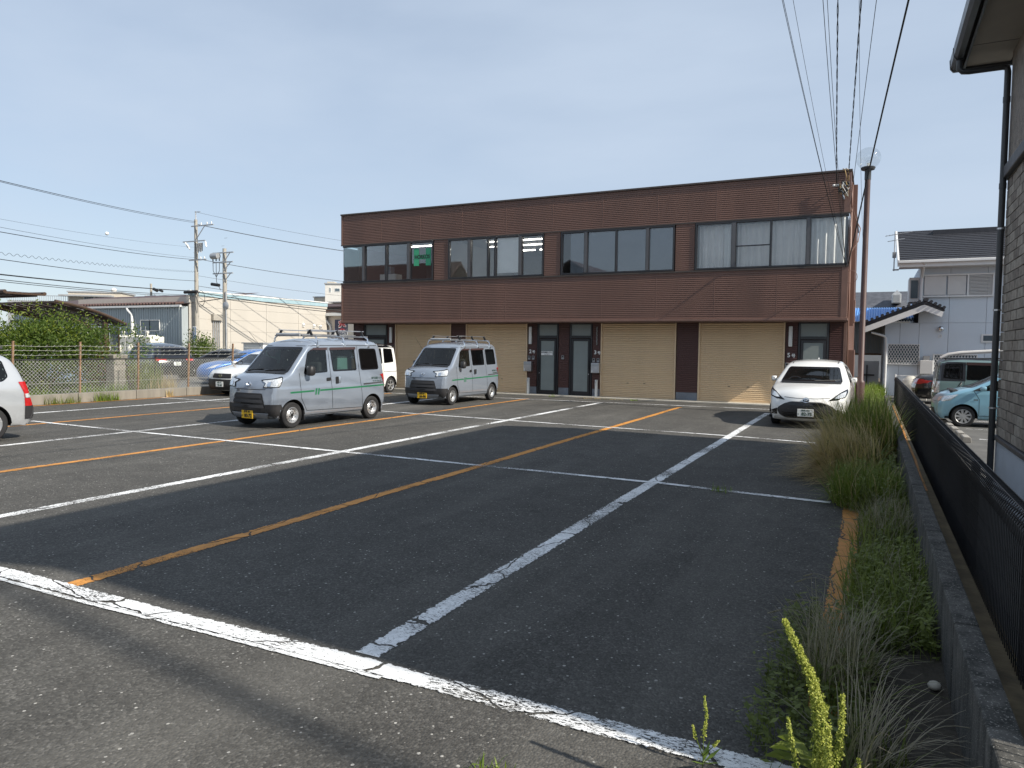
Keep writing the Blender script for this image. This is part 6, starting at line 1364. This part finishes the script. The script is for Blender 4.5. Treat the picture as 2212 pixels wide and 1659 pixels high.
# main roof with slate courses
nrow = 17
for k in range(nrow):
    t0, t1 = k/nrow, (k+1)/nrow; x0 = 1.0
    ya, yb = -.75+t0*5.4, -.75+t1*5.4; za, zb_ = 5.72+t0*2.05+.28, 5.72+t1*2.05+.28
    MB().add([(x0,ya,za-.02),(10.5,ya,za-.02),(10.5,ya,za+.03),(x0,ya,za+.03),(x0,yb+.05,zb_-.0),(10.5,yb+.05,zb_-.0),(10.5,yb+.05,zb_-.03),(x0,yb+.05,zb_-.03)], [(0,1,2,3),(3,2,5,4),(7,6,1,0),(0,3,4,7),(1,6,5,2)]).build('slate_course', 'roof_slate', gh)
gp('ridge_cap', 'roof_slate', 2.5, 10.5, 3.6, 4.6, 7.35, 7.6); gp('gutter', 'trim_white', .95, 10.5, -.9, -.76, 5.58, 5.70, .02); gp('fascia', 'trim_white', 1.0, 10.5, -.755, -.70, 5.42, 5.66); gp('soffit', 'shutter_white', 1.0, 10.5, -.69, .0, 5.40, 5.43)
MB().add([(1.0,-.75,5.45+.28),(1.0,4.65,7.5+.28),(1.0,4.65,7.8+.28),(1.0,-.75,5.75+.28),(.93,-.75,5.45+.28),(.93,4.65,7.5+.28),(.93,4.65,7.8+.28),(.93,-.75,5.75+.28)], [(0,1,2,3),(7,6,5,4),(0,4,5,1),(1,5,6,2),(2,6,7,3),(3,7,4,0)]).build('bargeboard', 'trim_white', gh)
MB().tube([(1.98,-.8,5.85),(1.96,-.5,5.6),(1.94,-.1,5.3),(1.93,-.08,4.9),(1.93,-.08,4.0)], .05, 8).build('downpipe', 'trim_white', gh, True)
MB().tube([(.0,-.3,2.85),(.5,-.25,2.7),(.6,-.12,2.6),(.62,-.12,2.3),(.62,-.12,0)], .05, 8).build('downpipe', 'trim_white', gh, True)
# low gabled wing roof
MB().prism([(-.35,2.80+.28),(2.02,3.80+.28),(2.78,3.48+.28),(2.78,3.60+.28),(2.02,3.95+.28),(-.45,2.92+.28)], 'y', -.95, 5).build('wing_roof', 'roof_slate', gh); MB().prism([(-.35,2.52+.28),(2.02,3.50+.28),(2.68,3.22+.28),(2.74,3.44+.28),(2.02,3.76+.28),(-.40,2.76+.28)], 'y', -.97, -.90).build('wing_bargeboard', 'trim_white', gh)
tl2 = MB().tube([(0,-.06,0),(0,.35,.0)], .07, 6).mesh('roof_tile', 'roof_slate', True)
for k in range(13): t = k/12; inst(tl2, 'roof_tile', gh, (-.4+2.42*t, -.98, 2.98+.28+1.0*t))
for k in range(5): t = k/4; inst(tl2, 'roof_tile', gh, (2.1+.65*t, -.98, 3.97+.28-.34*t))
# windows, shutters, lattice grilles
w_ = empty('shutter_box', (0,0,.28)); w_.parent = gh
for a, b in ((2.03,2.86),(2.92,3.6)): boxo('panel', 'shutter_white', w_, a, b, -.10, -.02, 4.22, 5.05, .01)
mb = MB()
for k in range(14): mb.box(3.72, 4.55, -.12, -.06, 4.22+k*.06, 4.255+k*.06)
mb.build('louvre', 'shutter_white', w_, kind='stuff'); boxo('louvre_frame', 'trim_white', w_, 3.64, 3.71, -.13, -.02, 4.14, 5.12); boxo('louvre_frame', 'trim_white', w_, 4.56, 4.62, -.13, -.02, 4.14, 5.12); boxo('rail', 'trim_white', w_, 1.98, 4.64, -.125, -.01, 5.06, 5.13); boxo('rail', 'trim_white', w_, 1.98, 4.64, -.125, -.01, 4.13, 4.20)
def lattice(x0, x1, z0, z1):
    o = empty('window_grille', (0,-.1,.28)); o.parent = gh; boxo('pane', 'far_glass', o, x0, x1, .06, .09, z0, z1); mb = MB(); n = int((x1-x0)/.115); h = z1-z0
    for k in range(-int(h/.2)-2, n+2):
        for s in (1,-1):
            xa = x0+k*.115 if s > 0 else x0+(k+4)*.115; xb = xa+s*h*.55; p0, p1 = Vector((xa,0,z0)), Vector((xb,0,z1)); d = p1-p0; t0, t1 = 0, 1
            lo, hi = ((x0-xa)/(xb-xa), (x1-xa)/(xb-xa)); lo, hi = min(lo,hi), max(lo,hi); t0, t1 = max(t0,lo), min(t1,hi)
            if t1-t0 > .05: mb.rod(p0+d*t0, p0+d*t1, .02, .02)
    mb.build('lattice', 'trim_white', o, kind='stuff'); mb = MB(); mb.box(x0-.04,x1+.04,-.02,.06,z0-.04,z0).box(x0-.04,x1+.04,-.02,.06,z1,z1+.04).box(x0-.04,x0,-.02,.06,z0,z1).box(x1,x1+.04,-.02,.06,z0,z1).build('frame', 'trim_white', o)
lattice(.70,1.92,1.18,2.03); lattice(2.52,4.10,.9,1.60)
for a in (1.55,1.72): gp('bay_window', 'trim_white', 1.45, 1.86, .3, 1.6, 3.95, 5.05, .02); break
gp('bay_pane', 'far_glass', 1.52, 1.80, .27, .295, 4.12, 4.92); gp('slot_window', 'trim_white', 4.25, 5.6, -.05, -.005, 2.15, 2.52); gp('slot_pane', 'far_glass', 4.32, 5.5, -.06, -.051, 2.22, 2.45)
MB().sphere((2.73,-.10,2.74+.28), .13, 12, 8).build('vent_hood', 'chrome', gh, True); MB().lathe([(.04,-.02),(.08,-.02),(.08,.0)], 14, (2.72,-.005,2.42+.28), 'y').build('vent_ring', 'trim_white', gh)
hb_ = empty('water_heater', (2.22,36.86,ZR), 0, 'grey gas water heater on the blue grey wall', 'heater'); boxo('case', 'shutter_white', hb_, -.25, .25, -.16, .13, 1.02, 1.62, .015); boxo('flue', 'grey_plastic', hb_, -.12, .12, -.1, .1, 1.62, 1.82); MB().bar((-.1,0,.4),(-.1,0,1.0),.02).bar((.1,0,.4),(.1,0,1.0),.02).build('pipes', 'galv', hb_)
an = empty('tv_antenna', (.82,37.6,0), 0, 'thin television antenna left of the grey house roof', 'antenna'); mb = MB().bar((0,0,5.4),(0,0,7.2),.025,n=6).bar((-.4,0,7.0),(.7,0,7.15),.015,n=4).bar((-.3,0,6.75),(.4,0,6.85),.015,n=4)
for k in range(8): mb.bar((-.35+k*.13,-.18,7.01+k*.018),(-.35+k*.13,.18,7.01+k*.018),.008,n=4)
mb.build('mast', 'galv', an); boxo('amplifier', 'grey_plastic', an, -.08, .08, -.08, .06, 6.0, 6.25); boxo('bracket', 'galv', an, -.05, .2, -.03, .03, 5.42, 5.48)
# white wire fence and white sheet in front of the grey house
wf = empty('white_wire_fence', (0,34.2,ZR), 0, 'white wire fence in front of the grey house', 'fence'); mb = MB()
for k in range(24): mb.bar((.98+k*.048,0,.2),(.98+k*.048,0,1.0),.006,n=4)
for z in (.25,.45,.65,.85,1.0): mb.bar((.95,0,z),(2.12,0,z),.008,n=4)
mb.build('wire_panel', 'trim_white', wf, kind='stuff'); 
for x in (.96,2.1): MB().bar((x,0,0),(x,0,1.05),.025,n=8).build('fence_post', 'trim_white', wf)
tk = empty('covered_scooter', (1.55,34.7,ZR), 0, 'white sheet covered scooter behind the white wire fence', 'scooter'); MB().sphere((0,0,.52), .38, 14, 9, 1.25).build('cover', 'tank_white', tk, True); MB().lathe([(.3,0),(.34,.12),(.3,.24)], 14, (0,0,0)).build('skirt', 'tank_white', tk, True)
cpb = empty('carport', (0,33.4,ZR), 0, 'pale carport beam above the sage green wagon', 'carport'); MB().tube([(2.5,0,1.75),(2.75,0,1.9),(3.2,0,1.98),(7,0,2.25)], .07, 8).build('beam', 'shutter_white', cpb, True); MB().bar((4.9,0,0),(4.9,0,2.05),.06).build('post', 'shutter_white', cpb, True)
# sheds and roofs in the gap left of the grey house
sh = empty('shed', (-.1,42,ZR), 0, 'blue corrugated roofed shed in the gap beside the brown building', 'shed')
mb = MB(); x = -1.5
while x < 2.0: mb.add([(x+.06*k, yy, (4.10 if yy > 1 else 3.18)+.33+.03*math.sin(math.pi*k)) for yy in (-1.2,3.5) for k in (0,.5,1,1.5,2)], [(k,k+1,k+6,k+5) for k in range(4)]); x += .12
mb.build('roof', 'blue_sheet', sh, recalc=False); boxo('wall', 'far_concrete', sh, -1.4, .62, -.5, -.4, 1.9, 3.5)
mb = MB()
for k in range(28): mb.box(-1.35+k*.07, -1.31+k*.07, -.56, -.5, 1.9, 3.45)
mb.build('slat_screen', 'corr_grey', sh, kind='stuff'); boxo('door', 'trim_white', sh, -.35, .5, -.62, -.55, .0, 1.5, .01); boxo('latch', 'frame_black', sh, -.3, .3, -.66, -.62, .75, .82); MB().bar((-.05,-.68,.35),(-.05,-.68,1.3),.03,n=6).build('handle', 'frame_black', sh); boxo('frame', 'rust', sh, -1.4, .6, -.6, -.42, 1.8, 1.9); MB().rod((.62,-1,0),(.62,-1,3.4),.08,.08).build('post', 'galv', sh)
bh = empty('roofed_house', (0,52,0), 0, 'weathered slate roof with a white dormer vent seen in the gap', 'house'); boxo('wall', 'far_white', bh, -4, 6, 1.2, 7, -.28, 4.6); MB().prism([(0,4.4),(3.2,5.75),(7,4.4),(7,4.2),(0,4.2)], 'x', -4.5, 6.5).build('roof', 'roof_far', bh)
dm = empty('dormer'); dm.parent = bh; MB().prism([(1.1,4.8),(1.62,4.8),(1.62,5.35),(1.36,5.6),(1.1,5.35)], 'y', -.1, 1.5).build('dormer_box', 'trim_white', dm); mb = MB()
for k in range(9): mb.box(1.16,1.56,-.13,-.10,4.85+k*.055,4.88+k*.055)
mb.build('louvre', 'shutter_white', dm, kind='stuff')
# ---------------------------------------------------------------- weeds on the right hand strip
def tussock(name, x, y, layers, label, seed, cat='grass', group='grass clumps on the weed strip'):
    o = empty(name, (x, y, .02), 0, label, cat, group); rng = random.Random(seed)
    for (nm, mat_, n, h, kw) in layers:
        mb = MB(); blades(mb, rng, (0,0,0), n, h, **kw); mb.build(nm, mat_, o, recalc=False)
    return o
def T_(x, y, layers, label, seed): tussock('grass_clump', x, y, layers, label, seed)
T_(-.06, 12.6, [('green_blades','grass_green',800,.92,dict(spread=(7,14),lean=.36,w=.018,droop=.6)),('dry_blades','grass_dry',1700,.95,dict(spread=(9,15),lean=.75,w=.011,droop=1.1,dirs=(math.pi,.75),seg=6)),('stiff_blades','grass_green',260,.95,dict(spread=(5,9),lean=.3,w=.022,droop=.35))], 'tallest grass clump with straw coloured blades drooping over the asphalt', 31)
T_(-.18, 10.8, [('dry_blades','grass_dry',2300,.78,dict(spread=(6,13),lean=.95,w=.010,droop=1.2,dirs=(math.pi,.8),seg=6)),('green_blades','grass_dark',300,.62,dict(spread=(6,10),lean=.5,w=.015,droop=.7))], 'straw coloured clump spilling over the cross line', 32)
T_(.0, 9.0, [('green_blades','grass_green',1300,.48,dict(spread=(6,11),lean=.7,w=.009,droop=.85)),('bright_blades','grass_bright',300,.40,dict(spread=(6,10),lean=.55,w=.009,droop=.7)),('dry_blades','grass_dry',200,.45,dict(spread=(6,10),lean=.8,w=.006,droop=.9))], 'fresh green clump below the tall dry grass', 33)
T_(.18, 7.5, [('grey_blades','grass_grey',520,.36,dict(spread=(3.5,10),lean=.75,w=.005,droop=.9)),('green_blades','grass_dark',200,.3,dict(spread=(3.5,10),lean=.7,w=.008,droop=.8))], 'greyish dead clump with seed heads in the middle of the strip', 34)
T_(.12, 15.4, [('green_blades','grass_green',380,.65,dict(spread=(4,14),lean=.45,w=.016,droop=.6)),('dry_blades','grass_dry',420,.6,dict(spread=(5,14),lean=.65,w=.009,droop=.9))], 'mixed grass clump behind the tallest one', 35)
T_(.2, 18.4, [('dry_blades','grass_dry',300,.40,dict(spread=(3,16),lean=.6,w=.010,droop=.7)),('green_blades','grass_green',160,.35,dict(spread=(3,16),lean=.5,w=.012,droop=.6))], 'low dry grass beside the lamp post', 36)
T_(-.10, 3.95, [('dead_stalks','grass_grey',420,.42,dict(spread=(2.6,5),lean=.55,w=.004,droop=.6)),('green_blades','grass_dark',240,.28,dict(spread=(4,8),lean=.85,w=.008,droop=.95))], 'dead grey stalks behind the yellow seeded plant', 37)
T_(.02, 3.1, [('dry_blades','grass_grey',170,.48,dict(spread=(1.6,3),lean=.8,w=.004,droop=.8,dirs=(.1,.9),seg=6)),('green_blades','grass_dark',120,.25,dict(spread=(3,4),lean=.7,w=.008,droop=.9))], 'arching grey grass at the bottom edge near the wall', 38)
T_(.14, 5.3, [('green_blades','grass_green',800,.30,dict(spread=(4.4,14),lean=.8,w=.006,droop=1.0)),('grey_blades','grass_grey',200,.34,dict(spread=(4,14),lean=.8,w=.004,droop=.9))], 'lush green clump over the orange edge strip', 39)
# low leafy weeds (broad leaves) as ground cover
def weeds(name, x0, x1, y0, y1, n, h, mat_, seed, size=.035):
    rng = random.Random(seed); mb = MB()
    for _ in range(n):
        x, y = rng.uniform(x0,x1), rng.uniform(y0,y1); H = h*rng.uniform(.35,1.1); a = rng.uniform(0,6.3); le = abs(rng.gauss(0,.35)); d = Vector((math.cos(a)*math.sin(le), math.sin(a)*math.sin(le), math.cos(le))); p = Vector((x,y,.02)); e = p+d*H; sd_ = d.orthogonal().normalized()*.0022
        mb.add([p-sd_, p+sd_, e], [(0,1,2)])
        for k in range(rng.randint(5,9)):
            t = rng.uniform(.2,1); q = p.lerp(e, t); b = rng.uniform(0,6.3); dv = Vector((math.cos(b), math.sin(b), rng.uniform(-.1,.7))).normalized(); s = size*rng.uniform(.6,1.5); w = dv.cross(Vector((0,0,1))).normalized()*s*.28
            mb.add([q, q+dv*s*.5+w, q+dv*s, q+dv*s*.5-w], [(0,1,2,3)])
    return mb.build(name, mat_, recalc=False, kind='stuff', label='low leafy green weeds covering the soil strip', cat='weeds')
weeds('weeds', -.06, .39, 4.45, 6.4, 620, .24, 'grass_green', 41, .034)
weeds('weeds', .02, .39, 6.4, 8.4, 240, .24, 'grass_dark', 46, .034)
weeds('weeds', -.42, .04, 3.0, 4.9, 420, .22, 'grass_dark', 42, .034)
weeds('weeds', -.3, .38, 8.4, 17, 650, .34, 'grass_green', 43, .05)
mb = MB(); rng = random.Random(44)
for _ in range(130): blades(mb, rng, (rng.uniform(-.04,.38), rng.uniform(4.6,9), .02), 9, .30, (1.5,2.5), lean=.6, w=.006, droop=.9)
mb.build('meadow_grass', 'grass_green', recalc=False, kind='stuff')
mb = MB(); rng = random.Random(45)
for _ in range(220): blades(mb, rng, (rng.uniform(-.55,.42), rng.uniform(20.6,34), .0), 12, .48, (3,5), lean=.45, w=.016, droop=.6)
mb.build('sunlit_grass', 'grass_bright', recalc=False, kind='stuff')
# seed heads on thin arching stalks
def foxtail(x, y, h, az, label, seed, mat_='grass_grey'):
    rng = random.Random(seed); o = empty('foxtail_grass', (x,y,.02), 0, label, 'grass', 'foxtail stalks'); pts = []; p = Vector((0,0,0)); d = Vector((math.cos(az)*.25, math.sin(az)*.25, 1)).normalized()
    for k in range(11): pts.append(p.copy()); d = (d+Vector((math.cos(az)*.10, math.sin(az)*.10, -.045*k*.6))).normalized(); p = p+d*h/10
    MB().tube(pts, .0018, 4).build('stalk', mat_, o, 'all'); mb = MB(); e = pts[-1]; dd = d
    for k in range(60):
        t = rng.random(); q = e+dd*(t*.075); b = Vector((rng.gauss(0,1),rng.gauss(0,1),rng.gauss(0,1))).normalized()*.011*(1-abs(t-.45)); s = dd.cross(b).normalized()*.0035; mb.add([q-s, q+s, q+b+dd*.012], [(0,1,2)])
    mb.build('seed_head', 'grass_grey', o, recalc=False)
fx = [(-.02,4.25,.62,3.0,'foxtail leaning furthest over the asphalt'),(.0,4.5,.55,2.8,'foxtail just above the yellow plant tip'),(.03,4.9,.62,2.5,'foxtail beside the orange edge strip, upper'),(.02,5.1,.55,3.3,'foxtail beside the orange edge strip, lower'),(.10,4.6,.5,.5,'foxtail bending towards the wall'),(.24,3.35,.55,-.2,'foxtail over the dark soil by the wall'),(.28,3.0,.7,-.3,'longest foxtail arching to the wall at the bottom'),(-.05,3.9,.5,2.9,'short foxtail left of the dead stalks'),(-.03,4.05,.58,3.3,'foxtail left of the dead stalks, taller')]
for i, (x, y, h, a, lab) in enumerate(fx): foxtail(x-.06, y, h*.72, a, lab, 60+i)
# dock plant with yellow green seed spikes
dk = empty('dock_plant', (-.125, 2.60, 0), 0, 'yellow green dock plant with dense seed spikes at the bottom right', 'plant')
rng = random.Random(71)
def spike(pts, r0, n, mb):
    P = [Vector(p) for p in pts]
    for k in range(n):
        t = rng.random(); f = t*(len(P)-1); i = min(len(P)-2, int(f)); q = P[i].lerp(P[i+1], f-i); rad = r0*1.15*(1-t*.72)*(.45+.75*abs(math.sin(t*len(P)*7.5))); b = Vector((rng.gauss(0,1),rng.gauss(0,1),rng.gauss(0,.6))).normalized(); q = q+b*rad*rng.random()**.5
        for _ in range(2):
            d = Vector((rng.gauss(0,1),rng.gauss(0,1),rng.gauss(-.2,1))).normalized(); s = rng.uniform(.0035,.0066); w = d.orthogonal().normalized()*s*.55; mb.add([q, q+d*s*.6+w, q+d*s*1.2, q+d*s*.6-w], [(0,1,2,3)])
main = [(.03,0,.10),(.03,.0,.30),(.02,.01,.48),(-.02,.02,.60),(-.075,.03,.70),(-.115,.04,.775)]
stems = [(main,.026,3400),([(.03,0,.15),(.07,.02,.34),(.08,.02,.46),(.078,.02,.56)],.020,900),([(.0,0,.12),(-.05,-.02,.27),(-.07,-.03,.38),(-.085,-.04,.47)],.014,450),([(.03,0,.1),(.11,-.02,.18),(.14,-.02,.28),(.135,-.02,.37)],.020,600),([(.02,0,.15),(.045,-.04,.32),(.04,-.06,.47)],.022,900),([(.0,0,.08),(.01,-.03,.24),(.0,-.05,.36)],.018,600),([(.05,0,.08),(.09,-.03,.2),(.10,-.04,.30)],.017,500),([(.0,.02,.2),(.0,.03,.42),(-.02,.04,.56)],.020,700)]
for pts, r0, n in stems:
    sm = MB().tube(pts, [.006*(1-.75*k/(len(pts)-1)) for k in range(len(pts))], 5).build('stem', 'grass_bright', dk, 'all'); mb = MB(); spike(pts[1:] if len(pts) > 4 else pts, r0, n, mb); mb.build('seed_spike', 'dock_seed', dk, recalc=False)
MB().tube([main[0],(.02,0,-.0)], .007, 5).build('stem', 'grass_bright', dk, 'all')
for k in range(9):
    a = rng.uniform(0,6.3); L_ = rng.uniform(.12,.22); p = Vector((0,0,rng.uniform(.05,.35))); d = Vector((math.cos(a),math.sin(a),.35)).normalized(); w = d.cross(Vector((0,0,1))).normalized()*.022
    MB().add([p, p+d*L_*.4+w, p+d*L_*.75+w*.7-Vector((0,0,.01)), p+d*L_-Vector((0,0,.05)), p+d*L_*.75-w*.7-Vector((0,0,.01)), p+d*L_*.4-w], [(0,1,2,3,4,5)]).build('leaf', 'grass_green', dk, recalc=False)
d2 = empty('dock_plant', (-.56, 2.93, 0), 0, 'small seeding dock sprouting from the white road line', 'plant')
for pts, r0, n in (([(0,0,0),(.0,0,.12),(.01,0,.22),(.0,0,.30)],.009,170),([(0,0,.05),(-.03,0,.12),(-.045,0,.17)],.007,80),([(0,0,.05),(.04,0,.10),(.06,0,.13)],.006,60)):
    MB().tube(pts, .0022, 4).build('stem', 'grass_bright', d2, 'all'); mb = MB(); spike(pts[1:], r0, n, mb); mb.build('seed_spike', 'dock_seed', d2, recalc=False)
for k in range(6):
    a = rng.uniform(0,6.3); d = Vector((math.cos(a),math.sin(a),.5)).normalized(); w = d.cross(Vector((0,0,1))).normalized()*.010; p = Vector((0,0,.02)); MB().add([p, p+d*.05+w, p+d*.11, p+d*.05-w], [(0,1,2,3)]).build('leaf', 'grass_bright', d2, recalc=False)
# tall whorled weeds by the lamp post
for i, (x, y, h) in enumerate(((.12,17.3,1.0),(.02,17.9,.85),(.24,16.9,.9),(.18,18.3,.75),(.20,9.6,.55),(.06,8.4,.45))):
    o = empty('goldenrod_weed', (x,y,.02), 0, ['tallest whorled leaf weed in front of the lamp post','whorled leaf weed left of the tallest by the lamp post','whorled leaf weed right of the tallest by the lamp post','small whorled leaf weed behind the lamp post','whorled leaf weed in the fresh green clump','low whorled leaf weed nearest the orange strip'][i], 'weed', 'whorled leaf weeds'); rng = random.Random(80+i); mb = MB()
    for s in range(4 if i < 4 else 2):
        bx, by = rng.uniform(-.12,.12), rng.uniform(-.2,.2); hh = h*rng.uniform(.75,1.05)
        MB().tube([(bx,by,0),(bx*1.2,by*1.2,hh)], .005, 5).build('stem', 'grass_green', o, 'all')
        for k in range(int(hh*46)):
            t = .25+.75*rng.random(); z = hh*t; a = rng.uniform(0,6.3); L_ = .16*(1.1-.45*t); d = Vector((math.cos(a),math.sin(a),.55*t-.05)).normalized(); w = d.cross(Vector((0,0,1))).normalized()*.011; p = Vector((bx*(1+.2*t),by*(1+.2*t),z)); mb.add([p, p+d*L_*.5+w, p+d*L_-Vector((0,0,.03)), p+d*L_*.5-w], [(0,1,2,3)])
    mb.build('foliage', 'grass_green', o, recalc=False)
# tiny weeds in asphalt cracks and along the building
for i, (x, y, n, h, lab) in enumerate(((-1.30,2.42,60,.07,'tiny green sprout in a crack at the bottom of the photo'),(-1.55,8.85,26,.10,'small weed sprouting by the cross line in the last bay'),(-9.9,23.1,40,.10,'small weed at the threshold below the notice door'),(-8.1,22.95,120,.07,'strip of dry weeds along the building threshold'),(-6.9,22.95,60,.06,'thin weeds before the shutter right of the twin doors'))):
    mb = MB(); blades(mb, random.Random(90+i), (0,0,0), n, h, (2,2) if i != 3 else (14,1), lean=.6, w=.007, droop=.6); o = mb.build('crack_weed', 'grass_bright' if i != 3 else 'grass_dry', recalc=False, label=lab, cat='weed', group='weeds in cracks'); o.location = (x,y,.005)
# a pebble and bits of litter
MB().sphere((0,0,0), .032, 10, 7, .7).build('stone', 'concrete_pale', smooth=True, label='single pale pebble on the dark soil by the wall', cat='stone').location = (.34, 4.1, .05)
